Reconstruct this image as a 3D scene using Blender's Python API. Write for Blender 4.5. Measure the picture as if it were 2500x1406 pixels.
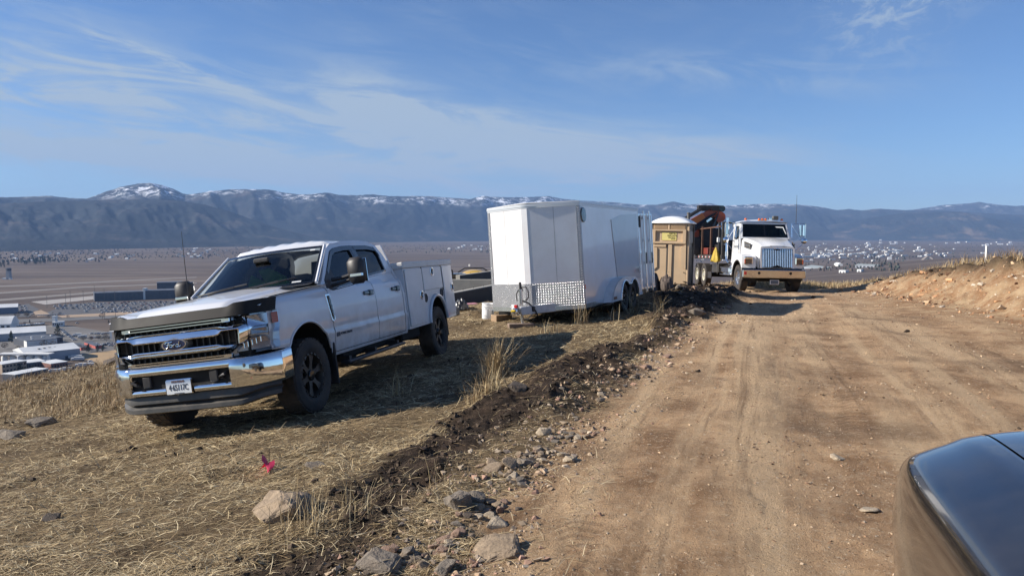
import bpy, bmesh, math, random
import numpy as np
from mathutils import Vector, Matrix, Euler
from mathutils.geometry import tessellate_polygon

for o in list(bpy.data.objects):
    bpy.data.objects.remove(o)
S = bpy.context.scene
COL = S.collection
rad = math.radians
EYE = 1.65                      # eye height above the road, metres
VALLEY = EYE - 130.0            # level of the valley floor

# ------------------------------------------------------------------ camera
cd = bpy.data.cameras.new('camera')
cam = bpy.data.objects.new('camera', cd)
COL.objects.link(cam)
cd.sensor_width = 36.0
cd.lens = 26.64
cd.clip_start = 0.05
cd.clip_end = 60000
cam.location = (0, 0, EYE)
PITCH = math.atan(138.0/1850.0)
cam.rotation_euler = (math.pi/2 - PITCH, 0, 0)
S.camera = cam
S.render.resolution_x = 1024
S.render.resolution_y = 575

# ------------------------------------------------------------------ sky and sun
SUN_EL, SUN_AZ = 29.0, -2.0     # sun stands to the left (-X), a touch behind the viewer
W = bpy.data.worlds.new('World')
S.world = W
W.use_nodes = True
nt = W.node_tree
nt.nodes.clear()
def wn(t, **k):
    n = nt.nodes.new(t)
    for a, b in k.items():
        setattr(n, a, b)
    return n
L = nt.links.new
sky = wn('ShaderNodeTexSky', sky_type='NISHITA')
sky.sun_disc = False
sky.sun_elevation = rad(SUN_EL)
sky.sun_rotation = rad(270 + SUN_AZ)
sky.altitude = 1000
sky.air_density = 1.0
sky.dust_density = 0.35
sky.ozone_density = 2.6
# thin cirrus: streaked noise laid out by direction of view (azimuth, elevation)
tc = wn('ShaderNodeTexCoord')
sep = wn('ShaderNodeSeparateXYZ')
L(tc.outputs['Generated'], sep.inputs[0])
def mth(op, a, b=None, c=None, clamp=False):
    n = wn('ShaderNodeMath', operation=op, use_clamp=clamp)
    for i, v in enumerate((a, b, c)):
        if v is None:
            continue
        if isinstance(v, (int, float)):
            n.inputs[i].default_value = v
        else:
            L(v, n.inputs[i])
    return n.outputs[0]
az = mth('MULTIPLY', mth('ARCTAN2', sep.outputs[0], sep.outputs[1]), 57.2958)
el = mth('MULTIPLY', mth('ARCSINE', sep.outputs[2]), 57.2958)
def dirvec(sx, sy, rot):
    c = wn('ShaderNodeCombineXYZ')
    r = rad(rot)
    L(mth('ADD', mth('MULTIPLY', az, math.cos(r)*sx), mth('MULTIPLY', el, math.sin(r)*sx)), c.inputs[0])
    L(mth('ADD', mth('MULTIPLY', az, -math.sin(r)*sy), mth('MULTIPLY', el, math.cos(r)*sy)), c.inputs[1])
    return c.outputs[0]
def streaks(sx, sy, rot, detail=6, dist=1.2, rough=.6):
    n = wn('ShaderNodeTexNoise')
    n.inputs['Scale'].default_value = 1.0
    n.inputs['Detail'].default_value = detail
    n.inputs['Roughness'].default_value = rough
    n.inputs['Distortion'].default_value = dist
    L(dirvec(sx, sy, rot), n.inputs['Vector'])
    return n.outputs['Fac']
def blob(a0, e0, wa, we, rot=0.0):
    r = rad(rot)
    da, de = mth('SUBTRACT', az, a0), mth('SUBTRACT', el, e0)
    p = mth('DIVIDE', mth('ADD', mth('MULTIPLY', da, math.cos(r)), mth('MULTIPLY', de, math.sin(r))), wa)
    q = mth('DIVIDE', mth('ADD', mth('MULTIPLY', da, -math.sin(r)), mth('MULTIPLY', de, math.cos(r))), we)
    s = mth('ADD', mth('MULTIPLY', p, p), mth('MULTIPLY', q, q))
    return mth('EXPONENT', mth('MULTIPLY', s, -1.0))
def ramp(x, lo, hi):
    n = wn('ShaderNodeMapRange', interpolation_type='SMOOTHSTEP')
    L(x, n.inputs[0])
    n.inputs[1].default_value = lo
    n.inputs[2].default_value = hi
    return n.outputs[0]
s1 = ramp(streaks(.07, .40, -7, detail=8, dist=1.5, rough=.66), .38, .66)
s2 = ramp(streaks(.10, .55, -16, dist=1.8), .44, .70)
s3 = ramp(streaks(.5, .9, 12, detail=4, dist=.5, rough=.7), .42, .66)
s4 = ramp(streaks(.035, .10, -10, detail=4, dist=.8), .40, .68)
def over(*terms):
    t = terms[0]
    for k in terms[1:]:
        t = mth('ADD', t, k)
    return t
def mul(*t):
    r = t[0]
    for k in t[1:]:
        r = mth('MULTIPLY', r, k)
    return r
cl = over(
    mul(blob(1, 6.6, 15, 1.7, -5), mth('ADD', mth('MULTIPLY', s1, .7), .35), .72),
    mul(blob(-8, 8.6, 7, 2.4, -20), mth('ADD', mth('MULTIPLY', s1, .7), .20), .38),
    mul(blob(-20, 4.8, 15, 1.2, -3), mth('ADD', mth('MULTIPLY', s1, .75), .30), .90),
    mul(blob(-30, 9.4, 13, 2.8, -3), mth('ADD', mth('MULTIPLY', s1, .85), .15), .34),
    mul(blob(-23.5, 11.2, 7, .40, -17), s1, .22),
    mul(blob(-27.5, 11.0, 2.6, .35, -58), s1, .16),
    mul(blob(26.0, 15.0, 4.2, 3.2, 30), mth('ADD', mth('MULTIPLY', s3, .8), .15), .24),
    mul(blob(17, 11.0, 9, 1.2, -6), s1, .16),
    mul(blob(5, 3.6, 10, .6, 7), s1, .40),
    mul(s4, s2, .05), mul(s1, s4, .06))
cl = mth('MINIMUM', mth('MULTIPLY', cl, 3.4), .92)
cmix = wn('ShaderNodeMix', data_type='RGBA')
L(cl, cmix.inputs[0])
tint = wn('ShaderNodeMix', data_type='RGBA', blend_type='MULTIPLY')
tint.inputs[0].default_value = 1.0
L(sky.outputs[0], tint.inputs[6])
tint.inputs[7].default_value = (.80, 1.0, 1.28, 1)
SKYTINT = tint
L(tint.outputs[2], cmix.inputs[6])
cmix.inputs[7].default_value = (4.6, 5.6, 6.7, 1)
CLOUD = cmix
bg = wn('ShaderNodeBackground')
bg.inputs[1].default_value = 0.060
wo = wn('ShaderNodeOutputWorld')
L(cmix.outputs[2], bg.inputs[0])
L(bg.outputs[0], wo.inputs[0])

sl = bpy.data.lights.new('sun', 'SUN')
sl.energy = 5.0
sl.angle = rad(0.5)
sl.color = (1.0, 0.93, 0.83)
sun = bpy.data.objects.new('sun', sl)
COL.objects.link(sun)
sdir = Vector((-math.cos(rad(SUN_EL))*math.cos(rad(SUN_AZ)), math.cos(rad(SUN_EL))*math.sin(rad(SUN_AZ)), math.sin(rad(SUN_EL))))
sun.rotation_euler = sdir.to_track_quat('Z', 'Y').to_euler()
sun.location = (-20, 0, 20)

S.view_settings.view_transform = 'Standard'
S.view_settings.look = 'None'
S.view_settings.exposure = 0.68
S.view_settings.gamma = 1.0
S.view_settings.use_curve_mapping = False
S.render.engine = 'CYCLES'
S.cycles.max_bounces = 8
S.cycles.transparent_max_bounces = 12
S.cycles.volume_bounces = 0
S.cycles.use_denoising = True

# ------------------------------------------------------------------ materials
MATS = {}
def principled(name):
    m = bpy.data.materials.new(name)
    m.use_nodes = True
    return m, m.node_tree, m.node_tree.nodes['Principled BSDF']
def mat(name, col, rough=.5, metal=0.0, coat=0.0, var=0.0, vscale=3.0, bump=0.0, bscale=40.0, dirt=None, dscale=4.0, damt=.4, spec=.5, dz=None):
    """principled material with mottled tone, fine relief and patches of dirt that belong to the surface"""
    if name in MATS:
        return MATS[name]
    m, t, b = principled(name)
    N, K = t.nodes.new, t.links.new
    c4 = (*col, 1)
    b.inputs['Base Color'].default_value = c4
    b.inputs['Roughness'].default_value = rough
    b.inputs['Metallic'].default_value = metal
    b.inputs['Coat Weight'].default_value = coat
    b.inputs['Coat Roughness'].default_value = .04
    b.inputs['Specular IOR Level'].default_value = spec
    tcn = N('ShaderNodeTexCoord')
    src = None
    if var > 0:
        n = N('ShaderNodeTexNoise')
        n.inputs['Scale'].default_value = vscale
        n.inputs['Detail'].default_value = 5
        K(tcn.outputs['Object'], n.inputs['Vector'])
        mr = N('ShaderNodeMapRange')
        K(n.outputs['Fac'], mr.inputs[0])
        mr.inputs[1].default_value, mr.inputs[2].default_value = .3, .7
        mr.inputs[3].default_value, mr.inputs[4].default_value = 1-var, 1+var
        mx = N('ShaderNodeMix'); mx.data_type = 'RGBA'; mx.blend_type = 'MULTIPLY'
        mx.inputs[0].default_value = 1
        mx.inputs[6].default_value = c4
        K(mr.outputs[0], mx.inputs[7])
        src = mx.outputs[2]
    if dirt is not None:
        n = N('ShaderNodeTexNoise')
        n.inputs['Scale'].default_value = dscale
        n.inputs['Detail'].default_value = 8
        n.inputs['Roughness'].default_value = .65
        K(tcn.outputs['Object'], n.inputs['Vector'])
        mr = N('ShaderNodeMapRange')
        K(n.outputs['Fac'], mr.inputs[0])
        mr.inputs[1].default_value, mr.inputs[2].default_value = .35, .75
        mr.inputs[3].default_value, mr.inputs[4].default_value = 0, damt
        fac = mr.outputs[0]
        if dz is not None:      # road dirt thrown up: thins out with height on the vehicle
            sp = N('ShaderNodeSeparateXYZ'); K(tcn.outputs['Object'], sp.inputs[0])
            m2 = N('ShaderNodeMapRange'); K(sp.outputs[2], m2.inputs[0])
            m2.inputs[1].default_value, m2.inputs[2].default_value = dz
            m2.inputs[3].default_value, m2.inputs[4].default_value = 1.0, .0
            mm = N('ShaderNodeMath'); mm.operation = 'MULTIPLY'; mm.use_clamp = True
            K(fac, mm.inputs[0]); K(m2.outputs[0], mm.inputs[1]); fac = mm.outputs[0]
        mx = N('ShaderNodeMix'); mx.data_type = 'RGBA'
        K(fac, mx.inputs[0])
        if src: K(src, mx.inputs[6])
        else: mx.inputs[6].default_value = c4
        mx.inputs[7].default_value = (*dirt, 1)
        src = mx.outputs[2]
        if metal < .5:
            rr = N('ShaderNodeMapRange'); K(fac, rr.inputs[0])
            rr.inputs[3].default_value, rr.inputs[4].default_value = rough, min(1, rough+.5)
            K(rr.outputs[0], b.inputs['Roughness'])
    if src: K(src, b.inputs['Base Color'])
    if bump > 0:
        n = N('ShaderNodeTexNoise')
        n.inputs['Scale'].default_value = bscale
        n.inputs['Detail'].default_value = 6
        K(tcn.outputs['Object'], n.inputs['Vector'])
        bp = N('ShaderNodeBump')
        bp.inputs['Strength'].default_value = bump
        bp.inputs['Distance'].default_value = .02
        K(n.outputs['Fac'], bp.inputs['Height'])
        K(bp.outputs[0], b.inputs['Normal'])
    MATS[name] = m
    return m
def glass(name, tint=(.25, .29, .30), refl=1.0):
    if name in MATS: return MATS[name]
    m = bpy.data.materials.new(name); m.use_nodes = True
    t = m.node_tree; t.nodes.clear()
    N, K = t.nodes.new, t.links.new
    tr = N('ShaderNodeBsdfTransparent'); tr.inputs[0].default_value = (*tint, 1)
    gl = N('ShaderNodeBsdfGlossy'); gl.inputs['Roughness'].default_value = .015
    fr = N('ShaderNodeFresnel'); fr.inputs[0].default_value = 1.5
    mu = N('ShaderNodeMath'); mu.operation = 'MULTIPLY'; mu.inputs[1].default_value = refl
    K(fr.outputs[0], mu.inputs[0])
    mx = N('ShaderNodeMixShader'); K(mu.outputs[0], mx.inputs[0]); K(tr.outputs[0], mx.inputs[1]); K(gl.outputs[0], mx.inputs[2])
    o = N('ShaderNodeOutputMaterial'); K(mx.outputs[0], o.inputs[0])
    MATS[name] = m
    return m
def attr_mat(name, attr='tone', rough=.8, trans=0.0):
    """colour read from a per-piece tone stored on the mesh (straw, foliage, stones)"""
    if name in MATS: return MATS[name]
    m, t, b = principled(name)
    a = t.nodes.new('ShaderNodeAttribute'); a.attribute_name = attr
    t.links.new(a.outputs['Color'], b.inputs['Base Color'])
    b.inputs['Roughness'].default_value = rough
    b.inputs['Specular IOR Level'].default_value = .25
    MATS[name] = m
    return m

# ------------------------------------------------------------------ mesh helpers
class MB:
    def __init__(s):
        s.v, s.f = [], []
    def add(s, v, f, M=None):
        n = len(s.v)
        if M is not None: v = [M @ Vector(p) for p in v]
        s.v += [tuple(p) for p in v]
        s.f += [tuple(i+n for i in q) for q in f]
        return s
    def box(s, x0, x1, y0, y1, z0, z1, b=0.0, M=None):
        if b <= 0:
            v = [(x, y, z) for x in (x0, x1) for y in (y0, y1) for z in (z0, z1)]
            f = [(0,1,3,2),(4,6,7,5),(0,4,5,1),(2,3,7,6),(0,2,6,4),(1,5,7,3)]
            return s.add(v, f, M)
        lo, hi = (x0, y0, z0), (x1, y1, z1)
        b = min(b, *[abs(hi[i]-lo[i])*.49 for i in range(3)])
        v, idx = [], {}
        for c in [(i, j, k) for i in (0,1) for j in (0,1) for k in (0,1)]:
            for ax in range(3):
                p = [(hi[i] - b if c[i] else lo[i] + b) for i in range(3)]
                p[ax] = hi[ax] if c[ax] else lo[ax]
                idx[c, ax] = len(v); v.append(tuple(p))
        f = []
        for ax in range(3):
            a, d = [i for i in range(3) if i != ax]
            for sd in (0, 1):
                q = []
                for (i, j) in ((0,0),(1,0),(1,1),(0,1)):
                    c = [0,0,0]; c[ax] = sd; c[a] = i; c[d] = j
                    q.append(idx[tuple(c), ax])
                f.append(tuple(q))
            for i in (0,1):
                for j in (0,1):
                    c0 = [0,0,0]; c0[a] = i; c0[d] = j
                    c1 = list(c0); c1[ax] = 1
                    f.append((idx[tuple(c0), a], idx[tuple(c1), a], idx[tuple(c1), d], idx[tuple(c0), d]))
        for c in [(i, j, k) for i in (0,1) for j in (0,1) for k in (0,1)]:
            f.append((idx[c,0], idx[c,1], idx[c,2]))
        return s.add(v, f, M)
    def tube(s, path, r, n=8, caps=True, closed=False):
        P = [Vector(p) for p in path]
        m = len(P); rs = r if isinstance(r, (list, tuple)) else [r]*m
        up = None; v = []
        for i, p in enumerate(P):
            if closed: t = (P[(i+1) % m] - P[i-1]).normalized()
            else: t = (P[min(i+1, m-1)] - P[max(i-1, 0)]).normalized()
            if up is None:
                up = t.orthogonal().normalized()
            up = (up - t*up.dot(t))
            up = up.normalized() if up.length > 1e-6 else t.orthogonal().normalized()
            sd = t.cross(up)
            for k in range(n):
                a = 2*math.pi*k/n
                v.append(p + (up*math.cos(a) + sd*math.sin(a))*rs[i])
        f = []
        for i in range(m if closed else m-1):
            j = (i+1) % m
            for k in range(n):
                f.append((i*n+k, i*n+(k+1)%n, j*n+(k+1)%n, j*n+k))
        if caps and not closed:
            f.append(tuple(range(n))); f.append(tuple((m-1)*n+k for k in range(n)))
        return s.add(v, f)
    def lathe(s, prof, c=(0,0,0), axis='y', n=32, close=False, a0=0.0, a1=2*math.pi):
        full = abs(a1-a0-2*math.pi) < 1e-6
        m = n if full else n+1
        v = []
        for k in range(m):
            a = a0 + (a1-a0)*k/n
            for (r, h) in prof:
                x, z = r*math.cos(a), r*math.sin(a)
                if axis == 'y': p = (x, h, z)
                elif axis == 'z': p = (x, z, h)
                else: p = (h, x, z)
                v.append((p[0]+c[0], p[1]+c[1], p[2]+c[2]))
        q = len(prof); f = []
        for k in range(m if full else n):
            k2 = (k+1) % m
            for i in range(q-1 if not close else q):
                j = (i+1) % q
                f.append((k*q+i, k*q+j, k2*q+j, k2*q+i))
        return s.add(v, f)
    def disc(s, c, r, axis='y', n=24, ry=None):
        ry = ry or r; v = []
        for k in range(n):
            a = 2*math.pi*k/n; x, z = r*math.cos(a), ry*math.sin(a)
            v.append({'y': (c[0]+x, c[1], c[2]+z), 'x': (c[0], c[1]+x, c[2]+z), 'z': (c[0]+x, c[1]+z, c[2])}[axis])
        return s.add(v, [tuple(range(n))])
    def grid(s, us, vs, fn, keep=None, th=None):
        nu, nv = len(us), len(vs)
        v = [fn(u, w) for u in us for w in vs]
        f = []
        for i in range(nu-1):
            for j in range(nv-1):
                if keep and not keep(us[i], us[i+1], vs[j], vs[j+1]): continue
                f.append((i*nv+j, (i+1)*nv+j, (i+1)*nv+j+1, i*nv+j+1))
        return s.add(v, f)
    def plate(s, outer, holes=(), fn=None, th=.01, off=0.0):
        """flat outline with holes, thickness th along the third coordinate; fn maps (a, b, d) to a point"""
        fn = fn or (lambda a, b, d: (a, d, b))
        loops = [[Vector((a, b, 0)) for a, b in lp] for lp in [outer, *holes]]
        tris = tessellate_polygon(loops)
        flat = [p for lp in loops for p in lp]
        n = len(flat)
        v = [fn(p.x, p.y, off) for p in flat] + [fn(p.x, p.y, off+th) for p in flat]
        f = [tuple(t) for t in tris] + [tuple(i+n for i in reversed(t)) for t in tris]
        k = 0
        for lp in loops:
            m = len(lp)
            for i in range(m):
                a, b = k+i, k+(i+1) % m
                f.append((a, b, b+n, a+n))
            k += m
        return s.add(v, f)
    def build(s, name, m, parent=None, ang=35, label=None, recalc=True):
        me = bpy.data.meshes.new(name)
        me.from_pydata(s.v, [], s.f)
        if recalc:
            bm = bmesh.new(); bm.from_mesh(me)
            bmesh.ops.remove_doubles(bm, verts=bm.verts, dist=1e-5)
            bmesh.ops.recalc_face_normals(bm, faces=bm.faces)
            bm.to_mesh(me); bm.free()
        me.materials.append(m)
        if ang > 0:
            me.polygons.foreach_set('use_smooth', [True]*len(me.polygons))
            me.set_sharp_from_angle(angle=rad(ang))
        o = bpy.data.objects.new(name, me)
        COL.objects.link(o)
        if parent: o.parent = parent
        if label: o['label'] = label
        return o
def npmesh(name, V, Fq, m, parent=None, smooth=True, tone=None, tri=False):
    """large mesh straight from arrays"""
    me = bpy.data.meshes.new(name)
    k = 3 if tri else 4
    me.vertices.add(len(V)); me.vertices.foreach_set('co', np.asarray(V, np.float32).ravel())
    nf = len(Fq)
    me.loops.add(nf*k); me.loops.foreach_set('vertex_index', np.asarray(Fq, np.int32).ravel())
    me.polygons.add(nf)
    me.polygons.foreach_set('loop_start', np.arange(0, nf*k, k, dtype=np.int32))
    me.polygons.foreach_set('loop_total', np.full(nf, k, np.int32))
    me.polygons.foreach_set('use_smooth', np.full(nf, smooth, bool))
    me.update(calc_edges=True)
    if tone is not None:
        for nm, arr in (tone.items() if isinstance(tone, dict) else [('tone', tone)]):
            a = me.color_attributes.new(nm, 'FLOAT_COLOR', 'POINT')
            c = np.ones((len(V), 4), np.float32); c[:, :arr.shape[1]] = arr
            a.data.foreach_set('color', c.ravel())
    me.materials.append(m)
    o = bpy.data.objects.new(name, me)
    COL.objects.link(o)
    if parent: o.parent = parent
    return o
def tag(o, label=None, cat=None, group=None, kind=None):
    if label: o['label'] = label
    if cat: o['category'] = cat
    if group: o['group'] = group
    if kind: o['kind'] = kind
    return o
def thing(name, label, cat, loc=(0,0,0), rot=(0,0,0), group=None):
    o = bpy.data.objects.new(name, None)
    o.empty_display_size = .2
    COL.objects.link(o)
    o.location = loc; o.rotation_euler = rot
    return tag(o, label, cat, group)
def copy_tree(root, loc=None, rot=None, label=None, scale=None):
    def rec(o, par):
        c = o.copy(); COL.objects.link(c)
        if par: c.parent = par
        for ch in o.children: rec(ch, c)
        return c
    c = rec(root, None)
    if loc is not None: c.location = loc
    if rot is not None: c.rotation_euler = rot
    if scale is not None: c.scale = scale
    if label: c['label'] = label
    return c
def text_mesh(name, txt, size, m, parent, M, depth=.003, shear=0.0, align='CENTER', sx=1.0, font_off=0.0):
    """raised lettering as real mesh; M places the text plane (x right, y up, z out)"""
    cu = bpy.data.curves.new(name, 'FONT')
    cu.body = txt; cu.size = size; cu.extrude = depth; cu.shear = shear
    cu.align_x = align; cu.align_y = 'CENTER'; cu.offset = font_off
    cu.resolution_u = 3
    t = bpy.data.objects.new('tmp', cu); COL.objects.link(t)
    dg = bpy.context.evaluated_depsgraph_get()
    me = bpy.data.meshes.new_from_object(t.evaluated_get(dg))
    bpy.data.objects.remove(t); bpy.data.curves.remove(cu)
    me.transform(M @ Matrix.Diagonal((sx, 1, 1, 1)))
    me.materials.clear(); me.materials.append(m)
    o = bpy.data.objects.new(name, me); COL.objects.link(o)
    if parent: o.parent = parent
    return o
def frame(o, x, y, z=None):
    """matrix with origin o and axes x (right), y (up)"""
    x, y = Vector(x).normalized(), Vector(y).normalized()
    z = x.cross(y)
    return Matrix(((x.x, y.x, z.x, o[0]), (x.y, y.y, z.y, o[1]), (x.z, y.z, z.z, o[2]), (0,0,0,1)))
def lerp(a, b, t): return a + (b-a)*t
def lin(x, xs, ys): return float(np.interp(x, xs, ys))
def sst(x, a, b):
    t = np.clip((x-a)/(b-a), 0, 1)
    return t*t*(3-2*t)
def lspace(a, b, n): return [a + (b-a)*i/(n-1) for i in range(n)]

# ------------------------------------------------------------------ noise for shapes
def _h(ix, iy, seed):
    n = (ix.astype(np.int64)*374761393 + iy.astype(np.int64)*668265263 + seed*1442695041) & 0xffffffff
    n = ((n ^ (n >> 13))*1274126177) & 0xffffffff
    n = n ^ (n >> 16)
    return (n & 0xffffff)/float(0xffffff)
def vn(x, y, seed=0):
    x = np.asarray(x, float); y = np.asarray(y, float)
    ix, iy = np.floor(x), np.floor(y)
    fx, fy = x-ix, y-iy
    fx, fy = fx*fx*fx*(fx*(fx*6-15)+10), fy*fy*fy*(fy*(fy*6-15)+10)
    ix, iy = ix.astype(np.int64), iy.astype(np.int64)
    a, b, c, d = _h(ix, iy, seed), _h(ix+1, iy, seed), _h(ix, iy+1, seed), _h(ix+1, iy+1, seed)
    return (a*(1-fx)+b*fx)*(1-fy) + (c*(1-fx)+d*fx)*fy
def fbm(x, y, oc=4, seed=0, g=.5):
    t, a, s = 0, 1, 0
    for i in range(oc):
        c, sn = math.cos(1.1*i), math.sin(1.1*i)
        t = t + a*vn((x*c-y*sn)*2.03**i, (x*sn+y*c)*2.03**i, seed+i*17)
        s += a; a *= g
    return t/s

# ================================================================== TERRAIN
def Rm(yaw, pit, rol): return Euler((rol, pit, yaw), 'XYZ').to_matrix()
PK_R, PK_O = (rad(7.842), rad(-.972), rad(-103.125)), Vector((-3.1405, 8.6565, -2.1647+EYE))   # pickup pose
TR_R, TR_O = (rad(3.936), rad(-.19), rad(-114.264)), Vector((.5615, 16.3106, -1.6466+EYE))    # trailer pose
SM_R, SM_O = (rad(-1.0), rad(-1.6), rad(-90.6)), Vector((10.19, 30.29, -2.4175+EYE))          # crane truck pose
PT_O = Vector((4.98, 24.5, -1.84+EYE))                                                        # toilet base
def place(rot, org, p): return Euler(rot, 'XYZ').to_matrix() @ Vector(p) + org
ctrl = []
for p in ((0,.95,0), (0,-.95,0), (-4.47,.95,0), (-4.47,-.95,0)):
    ctrl.append(tuple(place(PK_R, PK_O, p)))
for p in ((-2.5,1.1,-.33), (-3.2,1.1,-.33), (-2.5,-1.1,-.33), (-3.2,-1.1,-.33), (.92,0,-.33), (0,1.2,-.38), (.2,-1.3,-.30)):
    ctrl.append(tuple(place(TR_R, TR_O, p)))
for p in ((0,-1.1,0), (0,1.1,0), (-5.7,-1.1,0), (-5.7,1.1,0)):
    ctrl.append(tuple(place(SM_R, SM_O, p)))
def rel(*pts):
    for x, y, z in pts: ctrl.append((x, y, z+EYE))
rel((1.5,-3,-1.65), (3,1,-1.65), (1,1,-1.65), (2,4,-1.65), (4,4,-1.65), (3,8,-1.66), (7,8,-1.64), (5,12,-1.68), (9,12,-1.66),
    (5.5,15.5,-1.74), (9.5,16,-1.74), (8,20,-1.93), (11,20,-1.9), (8.5,25,-2.18), (12,26,-2.15), (13.5,32,-2.45), (12,38,-2.6), (7.5,38,-2.6),
    (4.5,24.0,-1.9), (5.6,25,-1.9), (4,27,-2.1), (.2,3,-1.68), (-.6,4,-1.72), (-2.5,4,-1.92), (-5,4,-2.24), (-6,7,-2.5), (-8,11,-2.78), (-11,16,-3.12),
    (-9,20,-3.0), (-.3,6,-1.76), (.4,8.5,-1.73), (1.2,11,-1.73), (-1.2,20,-2.06), (-4,21,-2.5), (-2,26,-2.62), (-1,30,-2.85), (-3,36,-2.9), (2.5,30,-2.4), (2.6,14.6,-1.78), (4.2,19,-1.98),
    (6.6,24,-2.12), (15,10,-1.6), (18,20,-1.9), (20,30,-2.3), (-12,4,-3.2), (-14,-4,-3.5), (15,-6,-1.5), (-3,-6,-2.0), (5,-14,-1.7), (10,45,-3.2), (-12,-16,-3.4), (16,-18,-1.3), (22,5,-1.5))
CP = np.array(ctrl)
def _phi(r): return np.where(r > 1e-9, r*r*np.log(np.maximum(r, 1e-9)), 0)
_d = np.hypot(CP[:,None,0]-CP[None,:,0], CP[:,None,1]-CP[None,:,1])
_n = len(CP)
_A = np.zeros((_n+3, _n+3)); _A[:_n,:_n] = _phi(_d) + np.eye(_n)*.6
_A[:_n,_n] = 1; _A[:_n,_n+1:] = CP[:,:2]; _A[_n:,:_n] = _A[:_n,_n:].T
_w = np.linalg.solve(_A, np.r_[CP[:,2], 0,0,0])
def base_z(x, y):
    out = np.full(x.shape, _w[_n]) + _w[_n+1]*x + _w[_n+2]*y
    for i in range(_n):
        out = out + _w[i]*_phi(np.hypot(x-CP[i,0], y-CP[i,1]))
    return out
YL = np.array([-8,3.7,5.9,8,11,14.7,20,26,30,38,46.]); XL = np.array([-2.7,-.55,.10,.95,2.05,3.5,5.9,7.7,8.6,9.3,9.6])
YT = np.array([-8,2,7.5,14.4,19.5,27,33,40,46.]); XT = np.array([5.2,6.2,8,9.7,11.1,13.0,14.2,15.2,16.])
AE = np.array([-180,-120,-90,-60,-34,-27.4,-22,-10,0,10,20,28,34,50,90,180.]); RE = np.array([60,50,30,21.5,23,25.5,26.5,36,46,48,49,40,31,40,60,60.])
def zones(x, y):
    """weights of road, dark turned soil and red earth, 0..1"""
    n1 = fbm(x*1.3, y*1.3, 4, 5)-.5
    n2 = fbm(x*.5, y*.5, 3, 9)-.5
    xl = np.interp(y, YL, XL); xt = np.interp(y, YT, XT)
    road = sst(x-xl+n1*.9, -.10, .35)*sst(xt-x+n1*.5, -.4, .2)
    wdt = np.interp(y, [3,6,9,14,17,22,28,34], [.50,.62,.62,.45,1.1,1.7,.9,.3])
    off = np.interp(y, [3,6,9,14,17,22,28], [-.45,-.55,-.45,-.35,-.8,-1.2,-.4])
    soil = np.exp(-((x-xl-off+n2*1.2)/wdt)**2*1.5)
    brk = fbm(x*.8+3, y*.8, 4, 77)
    soil = np.clip(soil*1.5+n1*1.6-.18-.8*np.clip(.50-brk, 0, .3)*(1-sst(y, 15, 18)), 0, 1)*sst(y, -4, 1)*(1-sst(y, 34, 40))*(1-.75*sst(x-xl+n1*.9, .0, .7))
    s = x-xt
    soil = np.maximum(soil, np.exp(-((s-1.75+n1*.8)/.45)**2)*sst(y, 5, 9)*(1-sst(y, 32, 37))*np.clip(.45+n1*2.2, 0, .9))
    red = sst(s+n2*2+n1*.8, -2.6, -.3)*(1-sst(s+n1*.5, 1.3, 1.9))*sst(y, 6, 13)
    return road, soil, red
def height(x, y):
    x = np.asarray(x, float); y = np.asarray(y, float)
    r = np.hypot(x, y)
    k = np.minimum(1, 44/np.maximum(r, 1e-6))
    xe, ye = x*k, y*k
    z = base_z(xe, ye)
    th = np.degrees(np.arctan2(x, y))
    q = r - np.interp(th, AE, RE) + (fbm(x*.15, y*.15, 3, 33)-.5)*3
    z = z - .40*2.5*np.log1p(np.exp(np.clip(q/2.5, -30, 300)))*(1-.35*sst(r, 60, 400))
    xl = np.interp(y, YL, XL); xt = np.interp(y, YT, XT)
    road, soil, red = zones(x, y)
    # cut bank on the right
    hb = np.interp(y, [-20,2,10,17,21,28,34,38], [.5,.8,1.0,1.02,.92,.74,.22,0])
    s = x-xt+(fbm(x*.6, y*.6, 3, 21)-.5)*.9
    bank = sst(s, -.2, 2.0)
    z = z + hb*bank
    steep = np.exp(-((s-.7)/.7)**2)*np.minimum(1, hb)
    near = np.clip(1.6-r/60, 0, 1)
    z = z + steep*near*((fbm(x*1.5, y*4.0, 4, 41)-.5)*.35 + (fbm(x*7, y*7, 3, 42)-.5)*.14)
    # turned soil along the left edge of the road: windrow, clods, hollows
    hw = np.interp(y, [2,5,8,12,16,19,24,28,34], [.0,.04,.16,.10,.24,.36,.30,.15,0])
    z = z + soil*near*(hw*(.45+.9*fbm(x*1.1, y*1.1, 3, 51)) + (fbm(x*2.0, y*2.0, 4, 52)-.55)*.24 + (fbm(x*11, y*11, 3, 53)-.5)*.065)
    # road: shallow ruts along the direction of travel, pitted
    d = x - (xl+xt)/2
    rut = np.sin(d*2.6+fbm(x*.4, y*.4, 2, 60)*3)*.016 + np.sin(d*6.3+1.2)*.005
    z = z + road*near*(rut + (fbm(x*1.7, y*1.2, 4, 61)-.5)*.055 + (fbm(x*9, y*9, 3, 62)-.5)*.016)
    # grassy slope: tussocky, wheel tracks
    gr = (1-road)*(1-soil)
    z = z + gr*near*((fbm(x*.9, y*.9, 4, 71)-.5)*.10 + (fbm(x*5, y*5, 3, 72)-.5)*.045)
    z = z + np.clip((r-60)/200, 0, 1)*(fbm(x*.02, y*.02, 5, 80)-.5)*20*(r < 900)
    return np.maximum(z, VALLEY-3)
def gz(x, y): return float(height(np.array([x]), np.array([y]))[0])
def pixel_ray(u, v):
    c, s = math.cos(PITCH), math.sin(PITCH)
    a, b = (u-1250)/1850., (703-v)/1850.
    return Vector((a, c+b*s, -s+b*c))
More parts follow.
